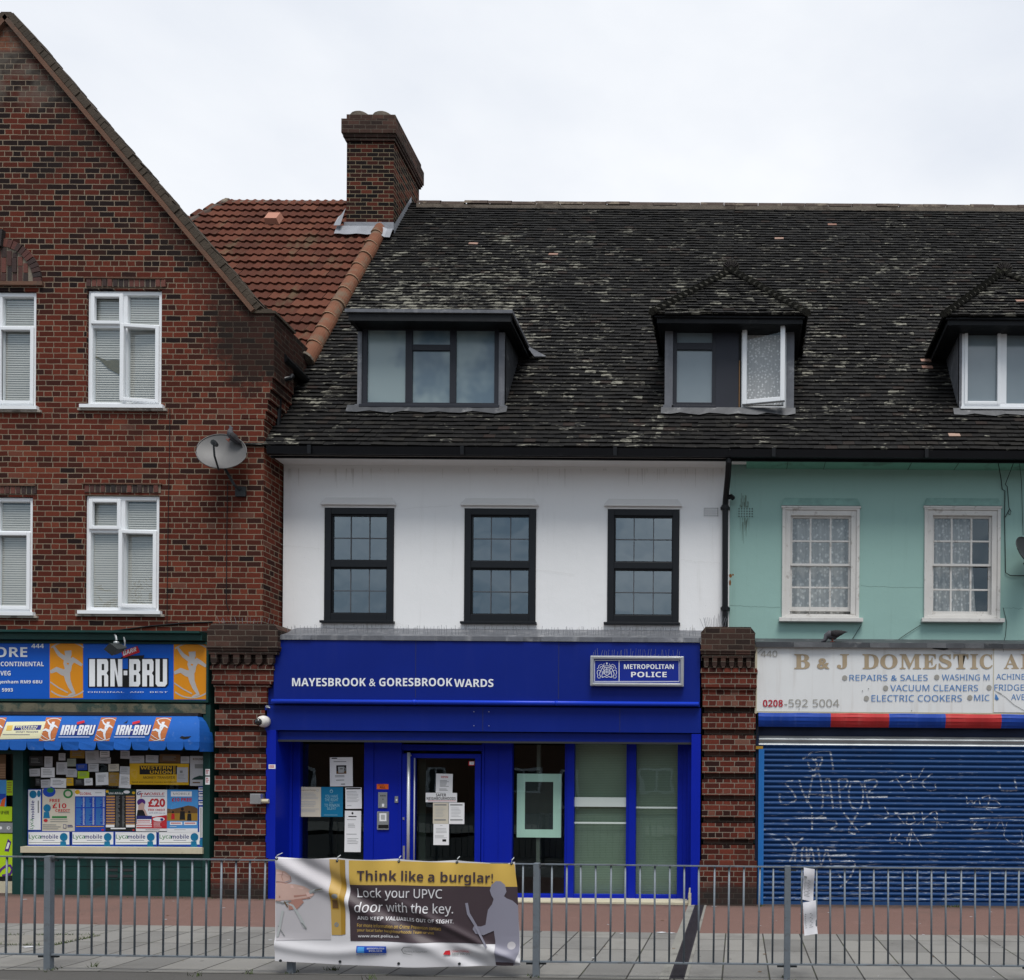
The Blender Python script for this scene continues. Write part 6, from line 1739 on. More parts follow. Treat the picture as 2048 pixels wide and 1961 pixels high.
znotice('door_poster', 'tall lime poster with a purple curve low on the newsagent door', 'poster', (-40, 818, 118, 1232), M['lime'], lambda i: (i.poly([(40, 970), (78, 975), (100, 890), (70, 862)], 1), i.poly([(52, 950), (72, 950), (88, 900), (72, 890)], 3), i.stroke([(-30, 1190), (10, 1130), (50, 1100), (90, 1095), (110, 1130), (90, 1170), (20, 1185)], 22, 1), i.poly([(-40, 1232), (118, 1232), (118, 1180), (-40, 1195)], 2)), (M['purple_ink'], BK, WK), y=YB)
znotice('door_poster', 'reddish striped poster at the top of the newsagent doorway', 'poster', (-40, 130, 52, 345), M['brown_ink'], lambda i: [i.rect(0, 210 + r * 14, 50, 218 + r * 14, 1) for r in range(9)], (simple('peach strip', (.4, .24, .14), .6),), y=YB)

# ------------------------------------------------------------------ things on the left pilaster
ct = thing('cctv_camera', 'white dome security camera on the brick pilaster', 'security camera', (pt(522, 1443, -.06)[0], -.02, zy(1443)))
c0 = Vector((pt(522.5, 1443, -.08)[0], -.05, pt(522.5, 1443, -.08)[1]))
o = MB(); o.tube([c0 + Vector((.01, .06, .0)), c0 + Vector((.01, .0, 0)), c0 + Vector((0, -.03, 0)), c0 + Vector((-.0, -.06, -.0))], [.078, .08, .072, .055], 20); o.build('casing', M['cctv_white'], ct, smooth=True)
o = MB(); o.tube([c0 + Vector((-.02, -.05, -.01)), c0 + Vector((-.022, -.075, -.012)), c0 + Vector((-.024, -.095, -.014)), c0 + Vector((-.025, -.105, -.015))], [.05, .047, .034, .012], 16); o.build('dome', M['dark_dome'], ct, smooth=True)
jb = thing('junction_box', 'small steel box with a pale conduit on the brick pilaster', 'junction box', (pt(513, 1598, -.04)[0], -.01, zy(1598)))
o = MB(); a, b_, c, d = rect(503, 1588, 524, 1608.5, -.05); o.box(a, b_, -.09, .045, c, d); o.build('box', M['stainless'], jb, bevel=.006)
o = MB(); a, b_, c, d = rect(524, 1598, 534, 1608, -.03); o.tube([(a - .02, -.03, (c + d) / 2), (b_ + .02, -.02, (c + d) / 2)], .03, 8); o.build('conduit', M['cream_wood'], jb)

# ================================================================== repair shop on the right
BY = .06
o = MB(); xa = pt(1511, 1300, BY)[0]; xz = 7.0; n_ = 26
for i in range(n_):
    x0, x1 = xa + (xz - xa) * i / n_, xa + (xz - xa) * (i + 1) / n_
    r0 = random.gauss(0, .008); dz_ = random.gauss(0, .006)
    o.idx([(x0, BY - .07 + r0, zy(1294)), (x1, BY - .07 + r0, zy(1294)), (x1, BY - .06, zy(1284)), (x0, BY - .06, zy(1284)), (x0, WY, zy(1277, WY)), (x1, WY, zy(1277, WY))], [(0, 1, 2, 3), (3, 2, 5, 4)])
o.build('lead_ledge', M['lead_dark'], house_g)
sg = thing('shop_sign', 'weathered white shop sign with faded tan and blue lettering above the roller shutter', 'sign', (xa + 1.6, BY, zy(1358)))
o = MB(); a, _, c, d = rect(1514, 1294.5, 1600, 1423.5, BY); xs2 = pt(1986.5, 1358, BY)[0]
o.box(a, xs2 - .003, BY - .01, BY + .03, c, d); o.box(xs2 + .003, xz, BY - .013, BY + .03, c + .008, d + .0)
ik = Ink(o, plane_at(BY - .012), 2.934, 1380, 880, .0022, .00012)
# big slab serif title, letter by letter
MB_ = {'B': '\U0001D401', '&': '&', 'J': '\U0001D409', 'D': '\U0001D403', 'O': '\U0001D40E', 'M': '\U0001D40C', 'E': '\U0001D404', 'S': '\U0001D412', 'T': '\U0001D413', 'I': '\U0001D408', 'C': '\U0001D402', 'A': '\U0001D400', 'P': '\U0001D40F', 'L': '\U0001D40B', 'N': '\U0001D40D'}
SERIF_OK = len(glyph(MB_['B'])[0]) > 8
def big(ch, u0, u1, v0=1258, v1=1345):
    if SERIF_OK and ch != '&': ik.text(MB_[ch], u0, v0, u1, v1, 1, .012)
    else: ik.text(ch, u0, v0, u1, v1, 1, .03)
for ch, u0, u1 in (('B', 612, 704), ('J', 862, 934), ('D', 1012, 1108), ('O', 1116, 1218), ('M', 1230, 1356), ('E', 1366, 1448), ('S', 1459, 1535), ('T', 1545, 1634), ('I', 1644, 1690), ('C', 1700, 1776), ('A', 1841, 1930), ('P', 1941, 2015), ('P', 2036, 2112), ('L', 2130, 2200)):
    big(ch, u0, u1)
ik.text('&', 745, 1282, 820, 1345, 1, .035)
for s_, u0, v0, u1, v1 in (('REPAIRS & SALES', 935, 1379, 1395, 1414), ('WASHING M', 1478, 1377, 1757, 1412), ('ACHINES', 1796, 1374, 1990, 1408), ('VACUUM CLEANERS', 1175, 1438, 1690, 1475), ('FRIDGES', 1786, 1436, 1990, 1472), ('ELECTRIC COOKERS', 1065, 1498, 1595, 1536), ('MIC', 1667, 1496, 1757, 1532), ('AVES', 1884, 1493, 1990, 1528)):
    ik.text(s_, u0, v0, u1, v1, 2, .0)
for u, v in ((908, 1397), (1448, 1393), (1148, 1457), (1755, 1454), (1035, 1517), (1642, 1513)): ik.ell(u, v, 15, 15, 3)
ik.text('440', 415, 1238, 512, 1274, 3, .0); ik.text('0208', 428, 1526, 545, 1567, 4, .025); ik.text('-592 5004', 553, 1523, 876, 1568, 3, .0)
ik.poly([(1800, 1530), (1812, 1522), (1800, 1500), (1792, 1490), (1788, 1520)], 2)
ik.stroke([(1792, 1474), (1850, 1510), (1900, 1555), (1960, 1590)], 3, 5); ik.stroke([(1790, 1474), (1830, 1492)], 2, 5); ik.stroke([(1840, 1215), (1838, 1245)], 2.5, 5)
ik.poly([(1400, 1214), (1430, 1228), (1490, 1235), (1520, 1230), (1600, 1222), (1600, 1212)], 6); ik.poly([(1500, 1215), (1592, 1215), (1590, 1250), (1540, 1246)], 7); ik.stroke([(1545, 1250), (1620, 1256)], 3, 7); ik.stroke([(400, 1250), (430, 1222)], 2, 5)
for (u, v) in ((455, 1560), (1047, 1461), (1012, 1474), (640, 1580), (1300, 1590)): ik.ell(u, v, 3, 4, 5, 8)
o.build('panel', [M['bj_white'], M['bj_tan'], M['bj_blue'], M['bj_grey'], M['bj_red'], M['grey_ink'], M['paper_dark'], M['paper_dim']], sg)
o = MB(); o.box(a - .03, a, BY - .03, BY + .03, c - .03, d + .02); o.box(a, xz, BY - .02, BY + .03, c - .02, c - .004); o.box(xs2 - .004, xs2 + .004, BY - .016, BY, c, d); o.build('frame', M['cream_wood'], sg)
# striped blind roll
o = MB(); bx = [pt(p, 1438, 0)[0] for p in (1517, 1662, 1778.8, 1892, 2003.7, 2117, 2230)]
prof = [(0, 1423), (-.035, 1427), (-.055, 1433), (-.05, 1441), (-.03, 1448), (-.01, 1453)]
for i in range(len(bx) - 1):
    n_ = 12
    for k in range(n_):
        x0, x1 = bx[i] + (bx[i + 1] - bx[i]) * k / n_, bx[i] + (bx[i + 1] - bx[i]) * (k + 1) / n_
        w0, w1 = .012 * math.sin(x0 * 9), .012 * math.sin(x1 * 9)
        for (y0, p0), (y1, p1) in zip(prof, prof[1:]):
            o.face([(x0, BY + y1 - w0 * .6, zy(p1)), (x1, BY + y1 - w1 * .6, zy(p1)), (x1, BY + y0 - w1 * .2, zy(p0)), (x0, BY + y0 - w0 * .2, zy(p0))], i % 2)
aw2 = tag(o.build('shop_awning', [M['blind_blue'], M['blind_red']], smooth=True), 'rolled blue and red striped awning above the shutter', 'awning')
# roller shutter
YSH = .14; pitch = .0735
z_top, z_bot = zy(1471, YSH), -.05
xs0, xs1 = pt(1517, 1600, YSH)[0], 6.6
def sh_y(z_):
    ph = ((z_ - z_bot) / pitch) % 1.0
    return YSH - .021 * math.sin(math.pi * min(1, ph / .8)) ** .8 if ph < .8 else YSH + .004
o = MB(); zz = z_bot + .06; n_ = 0
zs_ = []
while zz < z_top:
    zs_.append(zz); zz += pitch / 10
for za_, zb_ in zip(zs_, zs_[1:]):
    mm = 1 if za_ > zy(1491, YSH) else 0
    o.face([(xs0, sh_y(za_), za_), (xs1, sh_y(za_), za_), (xs1, sh_y(zb_), zb_), (xs0, sh_y(zb_), zb_)], mm)
o.box(xs0, xs1, YSH - .02, YSH + .02, z_bot, z_bot + .075, 2)
shut = o.build('roller_shutter', [M['shutter'], M['steel'], simple('shutter bottom bar', (.02, .06, .16), .5, .3, 5, dirt=(4, .5, .6), dcol=(.05, .06, .08))], house_g)
o = MB(); gx0, gx1 = pt(1516.5, 1650, .08)[0], pt(1527.5, 1650, .08)[0]; o.box(gx0, gx1, .07, .2, -.1, zy(1498, .08)); o.build('guide_rail', simple('light blue rail', (.02, .14, .42), .4, .15, 4, streak=.3, dcol=(.01, .03, .1)), shut)
o = MB(); o.box(pt(1511, 1650, .1)[0], gx0 + .0, .10, .4, -.1, zy(1424)); o.box(pt(1511, 1650, .1)[0], xs1, .16, .4, zy(1471), zy(1424)); o.box(pt(1511, 1495, .05)[0], pt(1526, 1495, .05)[0], .07, .2, zy(1498), zy(1492), 1); o.build('shutter_box', [simple('dark navy board', (.012, .02, .05), .5, .3), M['gold_dark']], house_g)  # shutter box boards in a dark navy base colour
cb_ = MB(); cb_.tube([(pt(1514, 1420, .04)[0], .05, zy(1424)), (pt(1517, 1450, .04)[0], .05, zy(1450)), (pt(1512, 1480, .04)[0], .05, zy(1478)), (pt(1510, 1500, .04)[0], .05, zy(1502))], .008, 6); cb_.build('cable', M['cable'], house_g)
# sprayed tags on the shutter
o = MB()
def shs(px, py, off):
    x, z_ = pt(px, py, YSH); return (x, sh_y(z_) - off, z_)
ik = Ink(o, shs, 2.934, 1380, 1440, .003, .0002)
def tagl(pts, w=9):
    P_ = [Vector(p) for p in pts]; P_ = [P_[0]] + P_ + [P_[-1]]; C_ = []
    for a_, b2_, c2_, d2_ in zip(P_, P_[1:], P_[2:], P_[3:]):
        for t_ in (0, .25, .5, .75):
            C_.append(tuple(.5 * ((2 * b2_) + (c2_ - a_) * t_ + (2 * a_ - 5 * b2_ + 4 * c2_ - d2_) * t_ * t_ + (3 * b2_ - a_ - 3 * c2_ + d2_) * t_ ** 3)))
    C_.append(tuple(P_[-1]))
    ik.stroke(C_, w * 1.2, 0, 4)
tagl([(660, 230), (690, 215), (720, 190), (810, 182), (825, 200), (840, 295)]); tagl([(690, 240), (700, 280), (730, 295), (745, 260), (715, 225)]); tagl([(735, 235), (760, 215), (775, 235), (750, 295)])
tagl([(610, 360), (560, 370), (600, 420), (620, 470), (560, 495), (525, 470), (530, 430)]); tagl([(640, 350), (660, 420), (715, 520)]); tagl([(720, 325), (690, 480), (680, 440)]); tagl([(690, 430), (830, 448)])
tagl([(720, 335), (760, 325), (780, 480), (770, 520)]); tagl([(790, 360), (815, 345), (830, 440), (838, 520)]); tagl([(870, 350), (885, 530)]); tagl([(870, 352), (920, 350), (915, 390), (880, 410)])
tagl([(945, 360), (930, 440), (950, 510), (1000, 520), (1015, 440), (1000, 370), (950, 365)]); tagl([(1020, 365), (1055, 520)]); tagl([(1022, 360), (1085, 352), (1095, 380), (1040, 430)]); tagl([(1050, 455), (1160, 452)], 8)
tagl([(716, 545), (716, 645)]); tagl([(620, 582), (800, 575)]); tagl([(790, 545), (760, 580), (840, 590), (860, 620), (820, 645)]); tagl([(900, 545), (990, 660)]); tagl([(985, 545), (930, 650), (970, 670)]); tagl([(1000, 625), (1060, 608)])
tagl([(555, 675), (610, 745), (585, 835)]); tagl([(665, 690), (605, 745)]); tagl([(620, 750), (615, 830)]); tagl([(660, 840), (655, 770), (680, 745), (690, 840), (710, 750), (730, 840)]); tagl([(750, 750), (770, 850), (800, 770), (830, 850)]); tagl([(790, 765), (860, 770)]); tagl([(800, 800), (918, 792)]); tagl([(880, 835), (965, 835), (940, 920), (880, 980)]); tagl([(870, 900), (885, 930)])
tagl([(1165, 370), (1250, 325)], 6); tagl([(1205, 335), (1255, 415)], 6); tagl([(1290, 305), (1310, 400)], 6); tagl([(1250, 375), (1330, 345)], 6); tagl([(1335, 345), (1375, 275)], 6); tagl([(1420, 315), (1360, 370), (1400, 415), (1440, 408), (1435, 375)], 6)
tagl([(1140, 510), (1165, 560), (1140, 580), (1220, 545)], 6); tagl([(1200, 540), (1255, 610)], 6); tagl([(1170, 560), (1340, 545)], 6); tagl([(1280, 545), (1270, 610), (1320, 600), (1300, 550)], 6); tagl([(1360, 540), (1370, 620)], 6); tagl([(1340, 610), (1440, 535), (1445, 640)], 6); tagl([(1400, 590), (1515, 605)], 6); tagl([(1430, 570), (1480, 635)], 6)
tagl([(1180, 665), (1172, 720), (1215, 715)], 6); tagl([(1230, 670), (1200, 700), (1245, 730)], 6); tagl([(1265, 720), (1300, 640), (1285, 740)], 6); tagl([(1300, 650), (1360, 745)], 5); tagl([(1255, 690), (1425, 672)], 5)
tagl([(1622, 450), (1625, 490), (1650, 470), (1660, 495), (1690, 460), (1700, 500)], 6); tagl([(1710, 460), (1755, 445), (1745, 500), (1715, 510)], 6); tagl([(1760, 470), (1800, 480), (1810, 515), (1650, 510)], 5); tagl([(1735, 520), (1775, 545)], 5)
tagl([(1640, 600), (1680, 595), (1650, 640), (1720, 640)], 5); tagl([(1720, 600), (1760, 595), (1740, 640)], 5); tagl([(1790, 640), (1820, 590), (1840, 640)], 5); tagl([(1860, 600), (1840, 680), (1900, 730), (1945, 700), (1940, 650)], 4); tagl([(1640, 580), (1960, 570)], 5)
tagl([(1815, 370), (1825, 412), (1915, 415)], 8); tagl([(1900, 340), (1915, 415)], 8)
o.build('graffiti', M['spray'], shut)

# ------------------------------------------------------------------ cables on the green wall
def cable(label, pts, r=.006, y=WY - .015):
    m = MB(); m.tube([(pt(px, py, yy)[0], yy, pt(px, py, yy)[1]) for px, py, yy in [(p[0], p[1], p[2] if len(p) > 2 else y) for p in pts]], r, 5)
    return tag(m.build('wall_cable', M['cable']), label, 'cable')
z8 = lambda u, v, y=None: ((1380 + u / 2.934, 880 + v / 2.934) if y is None else (1380 + u / 2.934, 880 + v / 2.934, y))
cable('black cable dropping from the gutter to the dish on the green wall', [z8(1805, 115, .2), z8(1825, 230), z8(1832, 290), z8(1848, 300), z8(1846, 460), z8(1852, 780), z8(1880, 797), z8(1970, 798)])
cable('black cable forming a loop right of the sash windows', [z8(1905, 120, .2), z8(1850, 262), z8(1862, 275), z8(1872, 400), z8(1884, 420), z8(1878, 440), z8(1865, 430), z8(1875, 405), z8(1850, 455)], .005)
cable('thin cable slanting from the second sash sill to the ledge', [z8(1352, 1088), z8(1270, 1140), z8(1210, 1182)], .004)
cable('thin cable slanting from the first sash sill to the ledge', [z8(1006, 1085), z8(975, 1135), z8(948, 1178)], .004)
cable('thin cable hanging beside the second sash window', [z8(1838, 985), z8(1858, 1070), z8(1852, 1150), z8(1842, 1185)], .004)
cable('fine cable rising from the dish to the gutter', [z8(1932, 130, .2), z8(1945, 240), z8(1952, 480), z8(1955, 560)], .004)
# cables on the brick wall
def cable2(label, pts, r=.006):
    m = MB(); m.tube([(pt(u / 2.3466, 480 + v / 2.3466, GY)[0], GY - .012, pt(u / 2.3466, 480 + v / 2.3466, GY)[1]) for u, v in pts], r, 5)
    return tag(m.build('wall_cable', M['cable']), label, 'cable')
cable2('long thin cable running straight down the brick wall right of the windows', [(800, 790), (798, 1000), (792, 1300), (788, 1600), (786, 1815)], .004)
cable2('thin cable dropping from the satellite dish down the brick wall', [(1070, 1140), (1068, 1300), (1066, 1500), (1064, 1700), (1075, 1740)], .005)
cable2('black cables sagging above the blue newsagent sign', [(0, 1838), (120, 1828), (200, 1840), (340, 1845), (520, 1838), (700, 1815), (860, 1800), (1000, 1795)], .010)
cable2('second black cable drooping over the blue newsagent sign', [(0, 1830), (150, 1845), (330, 1850), (620, 1842), (980, 1840)], .009)

# ------------------------------------------------------------------ satellite dishes
def dish(name, label, cx_, cz_, y, rad, yaw, pitch_, wall_y, mat, arm=True):
    t = thing(name, label, 'satellite dish', (cx_, wall_y, cz_))
    M_ = Matrix.Translation((cx_, y, cz_)) @ Matrix.Rotation(yaw, 4, 'Z') @ Matrix.Rotation(-pitch_, 4, 'X')
    o = MB(); n_, r_ = 36, 7; V_ = []
    for k in range(r_ + 1):
        q_ = rad * k / r_
        for i in range(n_):
            a = 2 * math.pi * i / n_
            V_.append(M_ @ Vector((q_ * math.cos(a), .20 * (1 - (k / r_) ** 2) * rad * 1.0, q_ * math.sin(a) * .98)))
    fs = [((k) * n_ + i, (k) * n_ + (i + 1) % n_, (k + 1) * n_ + (i + 1) % n_, (k + 1) * n_ + i) for k in range(r_) for i in range(n_)]
    o.idx(V_, fs)
    o.tube([M_ @ Vector((rad * math.cos(2 * math.pi * i / n_), 0, rad * math.sin(2 * math.pi * i / n_) * .98)) for i in range(n_ + 1)], .008, 6, 0, False)
    o.build('reflector', mat, t, smooth=True)
    o = MB(); b0 = M_ @ Vector((0, .02, -rad)); l0 = M_ @ Vector((0.0, -rad * .95, -rad * .42))
    o.tube([b0, M_ @ Vector((0, -rad * .6, -rad * .85)), l0], .013, 6)
    o.build('feed_arm', M['dish_dark'], t)
    o = MB(); o.tube([l0, l0 + (M_.to_3x3() @ Vector((0, .09, .05)))], [.038, .032], 8); o.build('receiver', M['dish_dark'], t)
    o = MB(); bk = M_ @ Vector((0, .25 * rad, -.1)); o.tube([bk, M_ @ Vector((0, .5 * rad, -rad * .4)), (cx_ + .1, wall_y - .12, cz_ - rad * 1.35), (cx_ + .13, wall_y, cz_ - rad * 1.5)], .02, 8)
    o.box(cx_ + .06, cx_ + .2, wall_y - .03, wall_y, cz_ - rad * 1.75, cz_ - rad * 1.3); o.build('bracket', M['dish_dark'], t)
    return t
dx_, dz_ = pt(443, 903, GY - .25)
dish('satellite_dish', 'oval grey satellite dish on the brick wall with a pigeon on its rim', dx_, dz_, GY - .25, .305, R(14), R(24), GY, M['dish'])
dx2, dz2 = pt(2058, 1104, WY - .3)
dish('satellite_dish', 'dark satellite dish on the green wall at the photo edge', dx2, dz2, WY - .3, .25, R(35), R(24), WY, M['dish_dark'])

# ------------------------------------------------------------------ pigeons
def pigeon(label, pos, yaw, sc, head_down=False, lift=0.0):
    t = thing('pigeon', label, 'pigeon', pos)
    Mx = Matrix.Translation(pos) @ Matrix.Rotation(yaw, 4, 'Z') @ Matrix.Rotation(-lift, 4, 'Y') @ Matrix.Scale(sc, 4)
    hz = .155 if not head_down else .03
    sp = [(-.17, .075 if not head_down else .13, .012, .006), (-.12, .08 if not head_down else .12, .028, .010), (-.07, .085 if not head_down else .11, .042, .035), (-.01, .085, .056, .055), (.05, .095 if not head_down else .085, .052, .055), (.085, .125 if not head_down else .07, .034, .036), (.10, hz, .022, .024), (.112, hz + (.018 if not head_down else -.012), .023, .023), (.13, hz + (.018 if not head_down else -.022), .014, .014), (.15, hz + (.012 if not head_down else -.032), .003, .003)]
    o = MB(); o.tube([Mx @ Vector((x, 0, z_)) for x, z_, _, _ in sp], [(a * sc, b2 * sc) for _, _, a, b2 in sp], 12)
    o.build('body', M['pigeon'], t, smooth=True)
    o = MB()
    for sy in (-1, 1):
        o.tube([Mx @ Vector((.04, sy * .05, .10)), Mx @ Vector((-.02, sy * .058, .098)), Mx @ Vector((-.10, sy * .035, .092 if not head_down else .115)), Mx @ Vector((-.15, sy * .015, .085 if not head_down else .128))], [(.012 * sc, .03 * sc), (.014 * sc, .042 * sc), (.01 * sc, .025 * sc), (.004 * sc, .008 * sc)], 8)
    o.build('wing', M['pigeon_dark'], t, smooth=True)
    o = MB()
    for sy in (-1, 1):
        o.tube([Mx @ Vector((.01, sy * .02, .05)), Mx @ Vector((.012, sy * .02, 0.0))], .006 * sc, 6); o.tube([Mx @ Vector((-.01, sy * .02, .004)), Mx @ Vector((.04, sy * .02, .004))], .005 * sc, 5)
    o.build('leg', simple('pigeon leg', (.25, .08, .06), .7), t)
    return t
pz = dz_ + .305 * .72
pigeon('grey pigeon perched on the rim of the oval satellite dish', (pt(450, 870, -.2)[0], -.12, pt(450, 874, -.2)[1] - .03), R(205), .95, lift=R(42))
pxx, pzz = pt(1667, 1288, .02)
pigeon('dark pigeon stooping on the ledge above the white shop sign', (pxx, .05, zy(1284) + .01), R(188), 1.15, True)
pxx, pzz = pt(774, 621, .5)
pigeon('small grey pigeon sitting on the flat black dormer roof', (pxx, .75, zf1 + .045), R(250), .95)

# ================================================================== street: guard rail
YRL = -4.4
PX = [-8.06, -5.945, -3.85, -1.735, .43, 2.55]
rail_top, rail_bot = .975, .135
post_lab = ['guard rail post furthest left, near the doorway with lime posters', 'grey square post in front of the dark green newsagent wall', 'grey post whose foot shows under the banner', 'grey square post just right of the banner', 'grey square post left of the papers tied to the rail', 'grey post beyond the papers near the photo edge']
def make_post():
    t = thing('guardrail_post', post_lab[0], 'post', (0, 0, 0), 'posts of the street guard rail')
    o = MB(); o.box(-.027, .027, -.027, .027, -.05, rail_top + .006); o.build('upright', M['rail'], t, bevel=.004)
    o = MB(); o.box(-.085, .085, -.012, .012, rail_bot - .03, rail_bot - .012); o.box(-.075, .075, -.012, .012, rail_top - .04, rail_top - .026); o.build('clamp_bracket', M['dish_dark'], t)
    return t
p0 = make_post()
for i, x_ in enumerate(PX):
    o = p0 if i == 0 else copy_tree(p0)
    o.location = (x_, YRL, gz(x_)); o["label"] = post_lab[i]
pan_lab = ['railing panel before the newsagent doorway', 'railing panel in front of the dark green wall and left brick pilaster', 'railing panel behind the banner', 'railing panel in front of the right blue windows', 'railing panel with white papers, in front of the graffiti shutter']
NBAR = 17
def make_panel(L_):
    t = thing('guard_railing', pan_lab[0], 'railing', (0, 0, 0), 'panels of the street guard rail')
    o = MB(); o.box(.03, L_ - .03, -.02, .02, rail_top - .010, rail_top); o.build('top_rail', M['rail'], t)
    o = MB(); o.box(.03, L_ - .03, -.018, .018, rail_bot - .012, rail_bot); o.build('bottom_rail', M['rail'], t)
    o = MB(); o.tube([(0, 0, rail_bot - .002), (0, 0, rail_top - .01)], .0085, 8)
    br = o.build('bar', M['rail'], t, smooth=True)
    for k in range(1, NBAR):
        q_ = br if k == 1 else br.copy()
        if k > 1: scene.collection.objects.link(q_); q_.parent = t
        q_.location = (L_ * k / NBAR, 0, 0); q_.rotation_euler = (random.gauss(0, .004), random.gauss(0, .004), 0)
    return t
L_ = 2.11
pp = make_panel(L_)
for i in range(5):
    o = pp if i == 0 else copy_tree(pp)
    x_ = PX[i]; o.location = (x_, YRL, gz(x_)); o["label"] = pan_lab[i]
    o.rotation_euler = (0, math.atan2(gz(x_) - gz(x_ + L_), L_), 0)
    o.scale = ((PX[i + 1] - PX[i]) / L_, 1, 1)

# ------------------------------------------------------------------ banner tied to the rail
YBN = YRL - .06
def sag(u, v):     # u, v in 0..1 over the cloth; small folds and creases
    d = .012 * math.sin(u * 9 + v * 3) * (1 - v) + .010 * math.sin(u * 21 + 2 * v)
    f = (u * 1.0 - v * .78)                      # long diagonal crease from the top left
    d += .030 * math.exp(-((f + .02) / .05) ** 2) * max(0, 1 - abs(v - .35) * 1.1) - .026 * math.exp(-((f - .07) / .055) ** 2)
    f2 = u * .9 - v * .75 - .17
    d += .022 * math.exp(-(f2 / .03) ** 2) * (v > .3) * min(1, (v - .3) * 4)
    for uk in (.25, .5, .75, .985):
        d -= .020 * math.exp(-((u - uk) / .05) ** 2) * math.exp(-v / .18)
        d += .013 * math.sin((u - uk) * 40) * math.exp(-((u - uk) / .12) ** 2) * math.exp(-v / .2)
    d += .022 * math.sin(u * 13 + 1.0) * max(0, v - .72) * 2.2
    d += .018 * math.exp(-((v - .84 - .05 * math.sin(u * 8)) / .05) ** 2)
    return d
CT = [(82, 86), (1815, 122), (1860, 872), (80, 838)]
def bq(px, py):    # inverse bilinear-ish: photo measure -> cloth coordinates
    v = .5
    for _ in range(8):
        u0 = CT[0][0] + (CT[3][0] - CT[0][0]) * v; u1 = CT[1][0] + (CT[2][0] - CT[1][0]) * v
        u = (px - u0) / (u1 - u0)
        t0 = CT[0][1] + (CT[1][1] - CT[0][1]) * u; t1 = CT[3][1] + (CT[2][1] - CT[3][1]) * u + 34 * math.sin(math.pi * min(max(u, 0), 1)) ** .8 * .9
        v = (py - t0) / (t1 - t0)
    return u, v
def ban(px, py, off):
    fx, fy = 530 + px / 3.63, 1690 + py / 3.63
    u, v = bq(px, py)
    y = YBN - sag(u, v)
    x, z_ = pt(fx, fy, YBN)
    return (x, y - off, z_)
bn = thing('street_banner', 'wide yellow, charcoal and white printed banner tied to the guard rail', 'banner', (-2.9, YBN, .5))
o = MB(); NU, NV = 110, 50
V_ = []
for j in range(NV + 1):
    v = j / NV
    for i in range(NU + 1):
        u = i / NU
        t0 = CT[0][1] + (CT[1][1] - CT[0][1]) * u; t1 = CT[3][1] + (CT[2][1] - CT[3][1]) * u + 34 * math.sin(math.pi * u) ** .8 * .9
        drop = 10 * abs(math.sin(u * 4 * math.pi)) * (1 - v) ** 3 + (26 * math.exp(-((u - .94) / .035) ** 2) * (1 - v) ** 5)
        px = CT[0][0] + (CT[1][0] - CT[0][0]) * u; px += ((CT[3][0] - CT[0][0]) * (1 - u) + (CT[2][0] - CT[1][0]) * u) * v
        p = ban(px, t0 + (t1 - t0) * v + drop, 0); V_.append(p)
fs = [(j * (NU + 1) + i, (j + 1) * (NU + 1) + i, (j + 1) * (NU + 1) + i + 1, j * (NU + 1) + i + 1) for j in range(NV) for i in range(NU)]
o.idx(V_, fs, 0); o.build('cloth', M['ban_white'], bn, smooth=True)
o = MB(); ik = Ink(o, ban, 1, 0, 0, .0025, .0002); ik.fine = 15.0
def gr(u0, v0, u1, v1, m): ik.grid(u0, v0, u1, v1, m, max(2, int(abs(u1 - u0) / 16)), max(2, int(abs(v1 - v0) / 12)))
def gq(a, b2, c2, d2, m, nu=20, nv=14):      # quad by corners TL TR BR BL
    vs = []
    for j in range(nv + 1):
        for i in range(nu + 1):
            s_, t_ = i / nu, j / nv
            p = [(a[k] * (1 - s_) + b2[k] * s_) * (1 - t_) + (d2[k] * (1 - s_) + c2[k] * s_) * t_ for k in (0, 1)]
            vs.append(ik.P(*p))
    ik.mb.idx(vs, [(j * (nu + 1) + i, (j + 1) * (nu + 1) + i, (j + 1) * (nu + 1) + i + 1, j * (nu + 1) + i + 1) for j in range(nv) for i in range(nu)], m); ik.off += ik.step
gq((612, 112), (1812, 140), (1832, 305), (612, 291), 1, 76, 12)
gq((612, 291), (1833, 305), (1846, 722), (624, 697), 2, 76, 30)
gq((84, 100), (460, 108), (478, 690), (90, 692), 3, 26, 36)
gq((460, 106), (540, 108), (556, 655), (484, 655), 4, 8, 40); gq((540, 108), (584, 110), (588, 648), (556, 655), 5, 4, 40)
gq((470, 350), (534, 352), (540, 470), (486, 470), 5, 6, 8); ik.ell(512, 372, 24, 18, 6); gq((488, 400), (530, 400), (532, 462), (490, 462), 7, 4, 6); ik.ell(520, 580, 17, 18, 6); ik.stroke([(510, 592), (530, 566)], 4, 5)
# hand holding keys
ik.poly([(86, 405), (330, 388), (360, 360), (330, 325), (290, 300), (230, 285), (86, 268)], 8); ik.poly([(86, 262), (150, 268), (190, 255), (196, 220), (160, 190), (86, 175)], 8)
ik.stroke([(90, 290), (200, 300), (285, 318)], [26, 20, 8], 10); ik.stroke([(90, 205), (150, 208), (178, 225)], [14, 10, 5], 10); ik.stroke([(110, 376), (230, 372), (320, 362)], [16, 14, 6], 9); ik.stroke([(86, 268), (160, 275), (200, 262), (196, 225)], 6, 9); ik.stroke([(140, 195), (130, 230), (140, 258)], 4, 9); ik.stroke([(86, 406), (240, 396), (330, 384)], 9, 9); ik.poly([(180, 470), (240, 465), (286, 415), (270, 392), (180, 398)], 9); ik.poly([(300, 345), (352, 350), (348, 372), (310, 378)], 10)
ik.stroke([(325, 345), (380, 326), (428, 322)], [26, 22, 16], 11); ik.stroke([(330, 335), (425, 318)], 4, 7)
